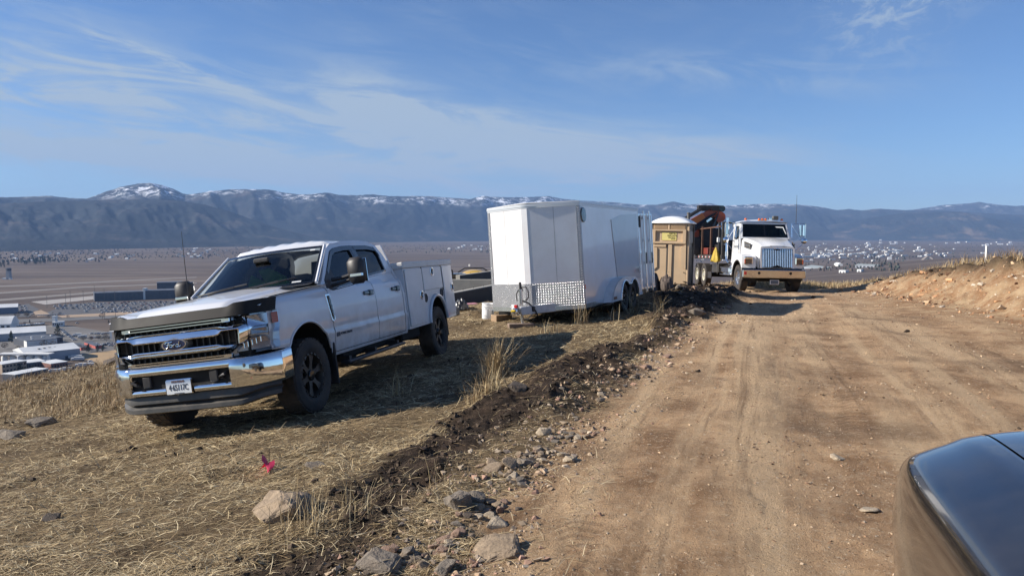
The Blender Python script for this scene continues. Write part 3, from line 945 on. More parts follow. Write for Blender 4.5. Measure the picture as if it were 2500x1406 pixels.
# --- cab: lower doors, pillars, roof
dz0 = lambda x: .60
belt = lambda x: lin(x, [-3.05,-2.1,-1.85,-1.33,-.80,-.66], [1.50,1.455,1.405,1.366,1.335,1.40])
for s in (1, -1):
    for (x0, x1, nm) in ((-1.985,-.660,'front'),(-2.985,-2.0,'rear')):
        b = skin(dz0, belt, x0, x1, s, None, nx=40, nz=30, Y=lambda z: SY(z) if z < 1.38 else YG(z))
        # inner return so the gap reads as a gap
        for xx in (x0, x1):
            zz = lspace(.60, belt(xx), 14)
            b.grid(zz, [0, .05], lambda z, d: (xx, s*((SY(z) if z < 1.38 else YG(z))-d), z))
        dr = b.build('door', WHITE, pk, ang=40)
        hx = -1.76 if nm == 'front' else -2.73
        b = MB().box(hx-.135, hx+.135, .972, 1.005, 1.222, 1.275, .012)
        b.box(hx-.135, hx-.02, .965, 1.018, 1.21, 1.285, .01)
        if s < 0: b.v = [(p[0], -p[1], p[2]) for p in b.v]
        b.build('handle', GLOSSB, dr)
    # sill below the doors
    skin(lambda x: .555, lambda x: .593, -3.06, -.645, s, None, nx=12, nz=4).build('rocker_panel', WHITE, pk)
    # cab back corner
    skin(lambda x: .555, lambda x: 1.50, -3.085, -3.0, s, None, nx=4, nz=24, Y=lambda z: SY(z) if z < 1.38 else YG(z)).build('cab_corner', WHITE, pk)
    # frame of the side windows
    outer = [(-.62,1.37),(-.66,1.435),(-.73,1.475),(-1.24,1.885),(-1.40,1.945),(-1.75,1.985),(-2.2,2.0),(-2.62,1.99),(-2.86,1.93),(-2.97,1.78),(-3.06,1.55),(-3.08,1.505),(-2.1,1.46),(-1.85,1.41),(-1.33,1.37),(-.80,1.34)]
    fw = [(-.82,1.36),(-.83,1.47),(-.975,1.60),(-1.30,1.845),(-1.42,1.885),(-1.70,1.915),(-1.96,1.922),(-2.00,1.455),(-1.85,1.425),(-1.33,1.385)]
    rw = [(-2.075,1.475),(-2.055,1.922),(-2.50,1.925),(-2.76,1.90),(-2.83,1.80),(-2.80,1.525)]
    cf = MB().plate(outer, [fw, rw], fn=lambda a, c, d: (a, s*(YG(c)-d), c), th=.05).build('window_frame', WHITE, pk)
    def shrink(q, k):
        cx = sum(p[0] for p in q)/len(q); cz = sum(p[1] for p in q)/len(q)
        return [(cx+(p[0]-cx)*k, cz+(p[1]-cz)*k) for p in q]
    for q, nm in ((fw, 'front'), (rw, 'rear')):
        MB().plate(shrink(q, 1.015), [shrink(q, .90)], fn=lambda a, c, d: (a, s*(YG(c)+.004-d), c), th=.03).build('window_seal', GLOSSB, pk)
        MB().plate(shrink(q, .98), fn=lambda a, c, d: (a, s*(YG(c)-.02-d), c), th=.004).build('side_window', GLASSD, pk)
        # rain visor
        vz = [(p[0], p[1]) for p in q if p[1] > 1.55]
        top = sorted(vz, key=lambda p: -p[0])
        pth = [Vector((p[0], s*(YG(p[1])+.012), p[1]-.005)) for p in top]
        if nm == 'rear': pth = pth[:4]
        MB().grid(list(range(len(pth))), [0, 1], lambda i, k: tuple(pth[i] + Vector((0, s*.018*k, -.055*k)))).build('rain_visor', GLOSSB, pk)
    # black strip on the B pillar and the mirror sail
    MB().plate([(-1.965,1.45),(-2.07,1.47),(-2.05,1.925),(-1.955,1.925)], fn=lambda a, c, d: (a, s*(YG(c)+.003+d), c), th=.003).build('pillar_trim', GLOSSB, pk)
    MB().plate([(-.74,1.345),(-.80,1.48),(-1.02,1.63),(-1.08,1.60),(-1.08,1.37),(-.95,1.35)], fn=lambda a, c, d: (a, s*(YG(c)+.002+d), c), th=.006).build('mirror_sail', BLACK, pk)
    # tow mirror
    mr_ = thing('mirror', None, None, (0,0,0)); mr_.parent = pk
    MM = Matrix.Translation((-.97, s*1.235, 1.545)) @ Matrix.Rotation(s*rad(-8), 4, 'Z')
    MB().box(-.085,.085,-.115,.115,-.165,.165,.055, M=MM).build('mirror_housing', BLACK, mr_, ang=60)
    MB().box(-.093,-.084,-.095,.095,-.145,.145,.004, M=MM).build('mirror_glass', CHROME, mr_)
    MB().box(.05,.089,.02*s-.075,.02*s+.10,-.075,-.035,.006, M=MM).build('signal_lens', TXT_C, mr_)
    MB().tube([(-.93, s*.90, 1.47),(-.95, s*1.02, 1.475),(-.96, s*1.15, 1.50)], .026, 8).tube([(-.93, s*.90, 1.40),(-.95, s*1.02, 1.415),(-.96, s*1.15, 1.45)], .022, 8).build('mirror_arm', BLACK, mr_)
    # step board, mud flap
    b = MB().box(-2.75,-.85,.90,1.04,.415,.455,.015)
    for xx in (-1.0,-1.8,-2.6): b.box(xx-.03, xx+.03, .55, .98, .44, .50)
    if s < 0: b.v = [(p[0], -p[1], p[2]) for p in b.v]
    b.build('step_board', BLACK, pk)
    b = MB().box(-.60,-.575, .72,1.0,.22,.72,.01)
    if s < 0: b.v = [(p[0], -p[1], p[2]) for p in b.v]
    b.build('mud_flap', BLACK, pk)
# roof with pressed ribs
def roof_z(x, y):
    e = 1.985 + .045*(1-(y/.70)**2) 
    e -= .12*sst(x, -1.45, -1.10)*1.0*(1) + .10*sst(-x, 2.72, 2.95)
    rib = .011*math.cos(y*2*math.pi/.21)*(1-sst(abs(y), .42, .55))*sst(-x, 1.32, 1.5)*(1-sst(-x, 2.6, 2.75))
    return float(e + rib - .03*sst(abs(y), .60, .70))
MB().grid(lspace(-2.93,-1.12, 44), lspace(-.695,.695, 61), lambda x, y: (x - (.15*(y/.695)**2 if x > -1.4 else 0)*sst(x, -1.5, -1.15), y, roof_z(x, y))).build('roof', WHITE, pk, ang=50)
# windshield (curved), its dark band, cowl and wipers
def ws(u, v):       # u across -1..1, v up 0..1
    yb, yt = .845, .69
    y = u*lerp(yb, yt, v)
    x = lerp(-.36, -1.10, v) - lerp(.24, .15, v)*u*u
    z = lerp(1.462, 1.925, v) + lerp(.0, .01, v)*(1-u*u)
    return Vector((x, y, z))
MB().grid(lspace(-1,1,25), lspace(0,1,9), lambda u, v: tuple(ws(u, v))).build('windshield', GLASSW, pk)
b = MB(); up = Vector((.006,0,.006))
for (u0,u1,v0,v1) in ((-1,1,.93,1.0),(-1,-.965,0,1),(.965,1,0,1),(-1,1,0,.03)):
    b.grid(lspace(u0,u1,21 if u1-u0 > 1 else 3), lspace(v0,v1,9 if v1-v0 > .5 else 3), lambda u, v: tuple(ws(u, v)+up))
b.build('windshield_band', GLOSSB, pk)
for s in (1, -1):
    MB().tube([tuple(ws(s*1.02, v)+Vector((.0,0,.006))) for v in lspace(-.02,1.0,9)], .022, 7).build('pillar', WHITE, pk)
MB().grid(lspace(-1,1,21), [0,1], lambda u, k: (lerp(-.355,-.20,k)-.24*u*u, u*.83, lerp(1.462,1.448,k)-.006*k)).build('cowl', BLACK, pk)
for (y0, y1) in ((-.62,.06),(-.02,.66)):
    b = MB()
    yy = lspace(y0, y1, 8)
    b.tube([(-.30-.16*(abs(y)/.8)**2-.10*(i/7.), y, 1.475+.07*(i/7.)) for i, y in enumerate(yy)], .011, 6)
    b.tube([(-.27, (y0+y1)/2-.12, 1.47),(-.31,(y0+y1)/2+.02,1.505),(-.36,(y0+y1)/2+.18,1.525)], .014, 6)
    b.build('wiper', BLACK, pk)
# rear of the cab
MB().plate([(-.93,.6),(.93,.6),(.93,1.35),(.72,1.93),(-.72,1.93),(-.93,1.35)], [[(-.5,1.45),(.5,1.45),(.45,1.82),(-.45,1.82)]], fn=lambda a, c, d: (-3.05+d, a, c), th=.03).build('cab_rear', WHITE, pk)
MB().plate([(-.5,1.45),(.5,1.45),(.45,1.82),(-.45,1.82)], fn=lambda a, c, d: (-3.04+d, a, c), th=.005).build('rear_window', GLASSD, pk)
# cab floor and interior
MB().box(-3.0,-.45,-.88,.88,.60,.72).box(-.75,-.45,-.86,.86,.72,1.25).build('cab_floor', DARK, pk)
MB().grid(lspace(-.85,.85,15), lspace(0,1,6), lambda y, k: (lerp(-.50,-1.02,k), y, 1.38+.06*math.sin(k*2.2)-.25*max(0,k-.8)*5*.5)).build('dashboard', GREYP, pk)
b = MB()
for y0 in (.42,-.42):
    b.box(-2.0,-1.45,y0-.25,y0+.25,.78,1.0,.06).box(-2.12,-1.95,y0-.24,y0+.24,.95,1.52,.06).box(-2.12,-2.0,y0-.13,y0+.13,1.54,1.74,.05)
b.box(-2.98,-2.8,-.7,.7,.9,1.5,.05)
b.build('seats', CLOTH, pk)
b = MB(); c0 = Vector((-1.22,.42,1.36)); ax = Vector((-.78,0,.5)).normalized(); uu = Vector((0,1,0)); vv_ = ax.cross(uu)
b.tube([tuple(c0+(uu*math.cos(a)+vv_*math.sin(a))*.19) for a in np.linspace(0, 2*math.pi, 25)[:-1]], .017, 7, closed=True)
for a in (.4, 2.7, 4.7): b.tube([tuple(c0), tuple(c0+(uu*math.cos(a)+vv_*math.sin(a))*.19)], .014, 6)
b.build('steering_wheel', BLACK, pk)
MB().box(-.90,-.86,-.11,.11,1.80,1.86,.015).build('rear_view_mirror', BLACK, pk)
# --- front end
b = MB().box(.55,.86,-.80,.80,.78,1.22).box(.3,.60,-.88,.88,.60,1.2).build('grille_backing', DARK, pk)
gr_ = thing('grille', None, None, (0,0,0)); gr_.parent = pk
fx = lambda off: (lambda a, c, d: (XF(a)-.03+off+d, a, c))
def curved(outer, holes, off, th):
    """plate following the curve of the front"""
    return MB().plate(outer, holes, fn=fx(off), th=th)
def dens(q, n=8):
    o = []
    for i in range(len(q)):
        a, c = q[i], q[(i+1) % len(q)]
        m = max(1, int(max(abs(a[0]-c[0]), abs(a[1]-c[1]))/.06))
        o += [(lerp(a[0],c[0],k/m), lerp(a[1],c[1],k/m)) for k in range(m)]
    return o
OUT = [(-.80,1.125),(.80,1.125),(.835,1.09),(.81,.99),(.76,.925),(.63,.870),(-.63,.870),(-.76,.925),(-.81,.99),(-.835,1.09)]
INN = [(-.70,1.055),(.70,1.055),(.73,1.03),(.71,.98),(.60,.935),(-.60,.935),(-.71,.98),(-.73,1.03)]
b = MB()
def bevel_frame(b, outer, inner, off, dep):
    """frame with sloping faces: outer edge low, ridge high, inner edge low"""
    n = len(outer)
    L2 = lambda k: [(lerp(o[0],i_[0],k), lerp(o[1],i_[1],k)) for o, i_ in zip(outer, inner)]
    rings = [(outer, -.01), (L2(.08), .004), (L2(.80), dep), (L2(.92), dep*.9), (inner, -.02)]
    v, f = [], []
    for rg, d in rings:
        v += [(XF(p[0])-.03+off+d, p[0], p[1]) for p in rg]
    for k in range(4):
        for i in range(n):
            j = (i+1) % n
            f.append((k*n+i, k*n+j, (k+1)*n+j, (k+1)*n+i))
    b.add(v, f)
N_ = 64
def resample(q, n):
    P = [Vector((a, c)) for a, c in q]; Ls = [(P[(i+1) % len(P)]-P[i]).length for i in range(len(P))]
    T = sum(Ls); o = []
    for k in range(n):
        d = T*k/n; i = 0
        while d > Ls[i]: d -= Ls[i]; i += 1
        p = P[i].lerp(P[(i+1) % len(P)], d/Ls[i]); o.append((p.x, p.y))
    return o
OU = resample(OUT, 96)
def to_inner(p):
    # inner edge: low slot between the bars, taller windows at both ends
    a, c = p
    k = float(sst(abs(a), .50, .56)); zt_, zb_ = lerp(1.022, 1.068, k), lerp(.946, .925, k)
    if abs(a) > .79: return (math.copysign(.715, a), lerp(zb_, zt_, (c-.93)/.18))
    return (max(-.715, min(.715, a)), zt_ if c > 1.0 else zb_)
INr = [to_inner(p) for p in OU]
bevel_frame(b, OU, INr, .03, .045)
b.build('grille_frame', CHROME, gr_, ang=40)
for (z0, z1, yy) in ((1.158,1.20,.60),(.795,.83,.58)):
    b = MB()
    for (a, c) in ((z0, z0+.014), (z1-.014, z1)):
        b.grid(lspace(-yy,yy,31), [0,1,2,3], lambda y, k: (XF(y)+.018-(.03 if k in (0,3) else 0), y, (a, a+.002, c-.002, c)[int(k)]))
    for sg in (-1,1):
        b.box(XF(yy)-.02, XF(yy)+.02, sg*yy-.05, sg*yy+.05, z0, z1, .006)
    b.build('grille_bar', CHROME, gr_)
for k in range(19):     # dark vertical fins behind the bars
    y = -.66+k*.0733
    if abs(y) < .12: zs = ((1.05,1.16),)
    MB().box(XF(y)-.06, XF(y)-.028, y-.006, y+.006, .83, 1.16).build('grille_fin', BLACK, gr_)
for sg in (-1, 1):
    for k in range(8):
        z = .955+k*.0125
        MB().grid(lspace(.60,.71,4), [0,1], lambda y, q: (XF(y)+.008+.012*q, sg*y, z+.003*q)).build('grille_louvre', GREYP, gr_)
# oval badge with lettering
em = thing('badge', None, None, (0,0,0)); em.parent = gr_
n = 40
def oval(ry, rz, x0, x1, m, nm, dome=0.0):
    v = [(x0, ry*math.cos(a), .992+rz*math.sin(a)) for a in np.linspace(0, 2*math.pi, n+1)[:-1]]
    v2 = [(x1, ry*.94*math.cos(a), .992+rz*.92*math.sin(a)) for a in np.linspace(0, 2*math.pi, n+1)[:-1]]
    MB().add(v+v2+[(x1+dome,0,.992)], [(i,(i+1)%n,n+(i+1)%n,n+i) for i in range(n)]+[(n+i,n+(i+1)%n,2*n) for i in range(n)]).build(nm, m, em)
oval(.172,.080,.90,.965, GREYP, 'badge_bezel')
oval(.152,.066,.95,.974, CHROME, 'badge_ring')
oval(.140,.057,.96,.977, mat('badge_blue', (.012,.022,.075), .2, coat=.8), 'badge_field')
ch = MB()
def stroke(pts, r=.0048): 
    # script letter strokes, laid on the badge (p along image-right = +y, q up)
    ch.tube([(.982, p*1.05, .992+q) for p, q in pts], r, 5)
def arc(cx, cy, rx, ry, a0, a1, n=12): return [(cx+rx*math.cos(a), cy+ry*math.sin(a)) for a in np.radians(np.linspace(a0, a1, n))]
stroke([(-.088,.012),(-.092,.022),(-.080,.030),(-.060,.030),(-.035,.027),(-.010,.033)], .0052)      # top flourish of the F
stroke([(-.050,.029),(-.056,.010),(-.064,-.014),(-.076,-.028),(-.090,-.028),(-.096,-.018)], .0056)   # F stem with its loop
stroke([(-.076,.002),(-.056,.004),(-.036,.008)], .0042)
stroke(arc(-.028,-.010,.015,.013,0,360,16), .0044)
stroke([(-.013,-.008),(-.004,.000),(.002,.004),(.000,-.010),(-.002,-.024)], .0044)
stroke([(.000,-.006),(.010,.004),(.020,.004)], .0044)
stroke(arc(.042,-.010,.015,.013,0,360,16), .0044)
stroke([(.066,.032),(.062,.012),(.056,-.010),(.056,-.022),(.066,-.022),(.080,-.012)], .0046)
ch.build('badge_lettering', TXT_C, em)
# headlights: C shaped units
for s in (1,-1):
    hl = thing('headlight', None, None, (0,0,0)); hl.parent = pk
    def hf(a, c, d):          # a = distance from the centre line, wraps round the corner past .93
        if a <= .93: return (XF(a)-.02+d, s*a, c)
        k = a-.93; y = .93+min(.062, k*.62); return (XF(.93)-.02-k*1.05+d*.6, s*(y+d*.5), c)
    prof = [(.60,1.175),(.60,1.195),(.78,1.215),(1.02,1.225),(1.075,1.21),(1.075,1.05),(1.045,.99),(1.03,.83),(.94,.815),(.60,.80),(.60,.83),(.74,.93),(.80,1.0),(.80,1.10),(.75,1.155)]
    MB().plate(dens(prof), fn=hf, th=.012).build('headlight_housing', mat('silver_bezel', (.72,.73,.74), .28, metal=.85), hl)
    MB().plate(dens([(.80,1.075),(.945,1.085),(.945,1.20),(.76,1.19),(.79,1.14)]), fn=lambda a, c, d: hf(a, c, d+.014), th=.012).build('main_lamp', mat('lamp_bowl', (.42,.46,.54), .16, metal=.8), hl)
    MB().plate(dens([(.815,1.0),(.94,1.005),(.94,1.055),(.815,1.05)]), fn=lambda a, c, d: hf(a, c, d+.014), th=.012).build('side_lamp', mat('lamp_grey', (.30,.29,.30), .2, metal=.8), hl)
    MB().plate(dens([(.68,.84),(.94,.845),(.94,.965),(.80,.965)]), fn=lambda a, c, d: hf(a, c, d+.014), th=.012).build('low_lamp', mat('lamp_dark', (.30,.30,.33), .2, metal=.8), hl)
    for k in range(5):
        MB().box(.80-.0,.80+.02, 0,.016, 0,.06, .004, M=Matrix.Translation(Vector(hf(.74+k*.035, .862+k*.012, .012))-Vector((.80,0,0)))).build('lamp_rib', CHROME, hl)
    MB().plate(dens([(.985,1.085),(1.058,1.085),(1.058,1.195),(.985,1.195)]), fn=lambda a, c, d: hf(a, c, d+.014), th=.010).build('marker_lamp', AMBER, hl)
    for k in range(6):
        MB().plate(dens([(.985,1.093+k*.018),(1.058,1.093+k*.018),(1.058,1.100+k*.018),(.985,1.100+k*.018)]), fn=lambda a, c, d: hf(a, c, d+.024), th=.004).build('marker_rib', mat('dark_amber', (.16,.03,.012), .3), hl)
    MB().plate(dens(prof), fn=lambda a, c, d: hf(a, c, d+.032), th=.003).build('headlight_lens', LENS, hl)
# hood deflector
b = MB()
def defl(y, k):
    a = abs(y); up = .10 + .03*sst(a, .60, .70)
    zz = 1.212 + up*k - .0*a
    return (XF(min(a,.93))+.035-.055*k - (.0 if a < .93 else (a-.93)*1.8), y if a < .93 else math.copysign(.93+(a-.93)*.5, y), zz+.012*sst(a, .6, 1.0)*k)
ys = lspace(-1.03,1.03,61)
b.grid(ys, lspace(0,1,5), defl)
b.grid(ys, [0,1], lambda y, k: tuple(Vector(defl(y, 1))+Vector((-.05*k,0,-.005*k))))
b.build('hood_deflector', mat('deflector_grey', (.020,.020,.020), .55, spec=.12, dirt=(.14,.11,.09), dscale=7, damt=.15), pk, ang=50)
# bumper
XB = lambda y: (lambda a: .985-.02*(a/.6)**2 if a < .6 else .965-1.55*(a-.6)**1.9)(abs(y))
bp = thing('front_bumper', None, None, (0,0,0)); bp.parent = pk
def bsec(zs, y0, y1, n, outs):
    return lambda: MB().grid(lspace(y0,y1,n), list(range(len(zs))), lambda y, k: (XB(y)+outs[int(k)], y, zs[int(k)]))
top_z = [.695,.70,.73,.765,.785,.79]; top_o = [-.03,-.004,.004,-.006,-.03,-.08]
bsec(top_z,-.60,.60,31,top_o)().build('bumper_bar', CHROME, bp, ang=60)
for sg in (-1,1):      # lower bar stops short of the plate
    bsec([.485,.49,.52,.548,.555],sg*.17,sg*.62,14,[-.06,-.012,-.004,-.014,-.05])().build('bumper_bar', CHROME, bp, ang=60)
    b = MB(); zz = [.475,.485,.52,.60,.70,.765,.785,.79]; oo = [-.06,-.016,-.004,.0,.004,-.004,-.03,-.08]
    yy = lspace(.595,1.025,26)
    b.grid(yy, list(range(8)), lambda y, k: (XB(y)+oo[int(k)], sg*y, zz[int(k)]))
    xe = XB(1.025)
    b.grid(lspace(0,.20,5), list(range(8)), lambda d, k: (xe+oo[int(k)]*.3-d, sg*(1.025+oo[int(k)]*.3), zz[int(k)]+d*.06))
    b.build('bumper_end', CHROME, bp, ang=60)
    MB().box(.90,.965,sg*.40-.05,sg*.40+.05,.57,.69,.01).tube([(.93,sg*.50,.60),(1.0,sg*.50,.615),(1.0,sg*.545,.64),(.93,sg*.545,.65)],.016,6).build('tow_hook', BLACK, bp)
    MB().disc((XB(.74)+.003, sg*.74, .70), .02, 'x', 14).lathe([(.022,0),(.018,.006),(0,.008)], c=(XB(.74)+.0, sg*.74,.70), axis='x', n=14).build('parking_sensor', GREYP, bp)
MB().box(.62,.93,-.60,.60,.50,.77).build('bumper_backing', DARK, bp)
b = MB().grid(lspace(-.60,.60,31), [0,1,2], lambda y, k: (XB(y)-(.03,.05,.16)[int(k)], y, (.79,.803,.81)[int(k)]))
b.build('bumper_step', GREYP, bp, ang=60)
for k in range(20):
    y = -.57+k*.06
    M = Matrix.Translation((XB(y)-.10, y, .806)) @ Matrix.Rotation(rad(35), 4, 'Z')
    MB().box(-.055,.055,-.006,.006,0,.008, M=M).build('step_ridge', BLACK, bp)
b = MB(); zz = [.475,.44,.40,.375,.345,.305,.29]; oo = [-.03,-.02,-.015,-.05,-.005,.0,-.05]
b.grid(lspace(-.97,.97,51), list(range(7)), lambda y, k: (XB(y)-.02+oo[int(k)]-.05*sst(abs(y), .7, .97), y, zz[int(k)]+(.045*sst(abs(y), .62, .9) if k > 1 else 0)))
b.build('air_dam', mat('air_dam_black', (.035,.035,.034), .42, dirt=(.2,.16,.12), dscale=6, damt=.3), bp, ang=35)
# number plate
pl = thing('number_plate', None, None, (0,0,0)); pl.parent = bp
MB().box(.965,.992,-.158,.158,.478,.636,.012).build('plate_frame', CHROME, pl)
plm, t_, b_ = principled('number_plate_face')
tcx = t_.nodes.new('ShaderNodeTexCoord'); sx_ = t_.nodes.new('ShaderNodeSeparateXYZ'); t_.links.new(tcx.outputs['Object'], sx_.inputs[0])
r_ = t_.nodes.new('ShaderNodeValToRGB'); mpr = t_.nodes.new('ShaderNodeMapRange'); t_.links.new(sx_.outputs[2], mpr.inputs[0])
mpr.inputs[1].default_value, mpr.inputs[2].default_value = .486, .628
t_.links.new(mpr.outputs[0], r_.inputs[0]); t_.links.new(r_.outputs[0], b_.inputs['Base Color'])
r_.color_ramp.elements[0].color = (.78,.80,.80,1); r_.color_ramp.elements[0].position = .55
r_.color_ramp.elements[1].color = (.20,.32,.52,1)
MB().box(.990,.994,-.148,.148,.486,.628).build('plate_face', plm, pl)
PM = lambda y, z: frame((.996, y, z), (0,1,0), (0,0,1))
text_mesh('plate_number', '4\u00b765117C', .088, TXT_D, pl, PM(.0,.548), .0015, sx=.66)
text_mesh('plate_state', 'MONTANA', .034, mat('brown_print', (.20,.10,.06), .6), pl, PM(0,.612), .0015, sx=.9)
MB().box(.992,.996,-.06,.06,.489,.495).build('plate_print', TXT_D, pl)
# door badge, windshield stickers
text_mesh('door_badge', 'POWER STROKE', .045, TXT_D, pk, frame((-.95,.9975,.80), (-1,0,0), (0,0,1)), .002, shear=.2, sx=1.0)
MB().box(-.775,-.69,.9915,.9965,.775,.825).build('door_emblem', TXT_D, pk)
stm = mat('sticker_white', (.75,.76,.74), .5)
for (u0,u1,v0,v1) in ((.70,.82,.05,.085),(.80,.88,.88,.92)):
    MB().grid(lspace(u0,u1,4), [v0,v1], lambda u, v: tuple(ws(u, v)+Vector((.004,0,.004)))).build('windshield_sticker', stm, pk)
# --- chassis
b = MB().box(-5.3,.55,-.45,-.36,.50,.62).box(-5.3,.55,.36,.45,.50,.62).box(-.1,.1,-.85,.85,.36,.50,.03).box(-4.57,-4.37,-.80,.80,.33,.50,.04)
b.box(-2.9,-1.1,.30,.82,.44,.60,.03).box(-2.9,-1.1,-.82,-.30,.44,.60,.03).box(-3.9,-3.1,.45,.85,.42,.60,.03)
b.box(.2,.7,-.5,.5,.42,.62,.04)
b.build('chassis', DARK, pk)
for (x, y, s) in ((0,.865,1),(0,-.865,-1),(-4.47,.865,1),(-4.47,-.865,-1)):
    w = wheel(pk, x, y, .42, .275, .255, RIMD, s)
    w.rotation_euler = (0, random.uniform(0, 6), 0)
# aerial
MB().tube([(-.45,-.80,1.42),(-.47,-.80,2.0),(-.49,-.80,2.30)], [.006,.004,.003], 6).lathe([(.022,1.40),(.018,1.45),(.006,1.47)], c=(-.45,-.80,0), axis='z', n=10).build('antenna', BLACK, pk)
# --- service body
sb = thing('service_body', None, None, (0,0,0)); sb.parent = pk
RA = (-4.47,.590,.435)
for s in (1,-1):
    SB = lambda z: 1.015 if z < 1.50 else 1.015-(z-1.5)*.3
    zb_ = lambda x: .60; zt_ = lambda x: 1.528
    b = skin(zb_, zt_, -5.45,-3.085, s, RA, nx=96, nz=38, Y=lambda z: 1.0)
    b.tube([(RA[0]+math.cos(a)*(RA[2]+.01), s*1.012, RA[1]+math.sin(a)*(RA[2]+.01)) for a in np.radians(np.linspace(2, 178, 30))], [.028]*30, 8)
    b.add([(-3.085, s*1.0,.60),(-3.085,s*1.0,1.53),(-3.085,s*.50,1.53),(-3.085,s*.50,.60)], [(0,1,2,3)])
    b.add([(-5.45, s*1.0,.60),(-5.45,s*1.0,1.53),(-5.45,s*.50,1.53),(-5.45,s*.50,.60)], [(0,1,2,3)])
    b.add([(-3.085, s*.5,.60),(-3.085,s*.5,1.53),(-5.45,s*.50,1.53),(-5.45,s*.50,.60)], [(0,1,2,3)])
    b.build('box_side', SILVERW, sb, ang=40)
    MB().grid(np.radians(np.linspace(0, 180, 24)), [0, .5], lambda a, d: (RA[0]+math.cos(a)*RA[2], s*(.985-d), RA[1]+math.sin(a)*RA[2])).build('wheel_liner', DARK, sb)
    b = MB().box(-5.47,-3.06,.50,1.022,1.532,1.628,.012)
    if s < 0: b.v = [(p[0], -p[1], p[2]) for p in b.v]
    b.build('box_lid', mat('scuffed_white_lid', (.74,.74,.72), .45, var=.10, vscale=9, dirt=(.35,.31,.25), dscale=9, damt=.5), sb)
    for (x0,x1,z0,z1) in ((-3.865,-3.125,.635,1.510),(-4.845,-3.895,1.145,1.515),(-5.425,-4.905,.665,1.515)):
        b = MB().box(x0,x1,1.002,1.020,z0,z1,.006)
        if s < 0: b.v = [(p[0], -p[1], p[2]) for p in b.v]
        b.build('box_door', SILVERW, sb)
    for (x, z) in ((-3.73,1.085),(-4.35,1.440),(-5.345,1.125)):
        lt = MB().lathe([(.075,s*1.019),(.075,s*1.027),(.060,s*1.030),(.056,s*1.023),(0,s*1.022)], c=(x,0,z), n=24).build('latch', CHROME, sb)
        b = MB().box(x-.018,x+.018,1.023,1.036,z-.045,z+.045,.006)
        if s < 0: b.v = [(p[0], -p[1], p[2]) for p in b.v]
        b.build('latch_handle', BLACK, lt)
    for (x, z) in ((-3.955,1.025),(-4.775,1.062)):
        MB().lathe([(.072,s*1.0),(.072,s*1.012),(.058,s*1.016),(.052,s*1.004),(0,s*1.004)], c=(x,0,z), n=24).build('fuel_filler', BLACK, sb)
    b = MB().box(-3.905,-3.885,1.001,1.012,1.12,1.53).box(-4.90,-4.86,1.001,1.010,1.10,1.53)
    if s < 0: b.v = [(p[0], -p[1], p[2]) for p in b.v]
    b.build('door_gap', BLACK, sb)
    b = MB().box(-4.96,-4.94,.72,.98,.30,.62,.008)
    if s < 0: b.v = [(p[0], -p[1], p[2]) for p in b.v]
    b.build('mud_flap', BLACK, sb)
MB().box(-5.44,-3.09,-.5,.5,.90,.95).box(-3.12,-3.085,-.5,.5,.90,1.50).build('box_floor', SILVERW, sb)
MB().box(-5.46,-5.42,-.5,.5,.95,1.35,.01).build('tailgate', SILVERW, sb)
MB().box(-5.75,-5.47,-.98,.98,.58,.74,.02).build('rear_bumper', BLACK, sb)
for sg in (1,-1):
    MB().box(-5.462,-5.452,sg*.72-.06,sg*.72+.06,.8,.95,.004).build('tail_lamp', REDP, sb)
# hi-vis vest hung over the seat back: its own thing
def vest(M, lab):
    pts = [(-.22,.0),(-.24,.30),(-.16,.46),(-.06,.50),(0,.36),(.06,.50),(.16,.46),(.24,.30),(.22,0)]
    b = MB().plate(pts, fn=lambda a, c, d: M @ Vector((d+.03*math.sin(c*14+a*9), a, c)), th=.03)
    return tag(b.build('safety_vest', HIVIS, None), lab, 'vest')
vest(Matrix.Translation(PK_O) @ Euler(PK_R).to_matrix().to_4x4() @ Matrix.Translation((-1.55,-.12,1.12)) @ Matrix.Scale(1.35, 4) @ Matrix.Rotation(rad(14), 4, 'Y') @ Matrix.Rotation(rad(25), 4, 'X'), 'green hi-vis vest hanging behind the windshield of the white pickup')

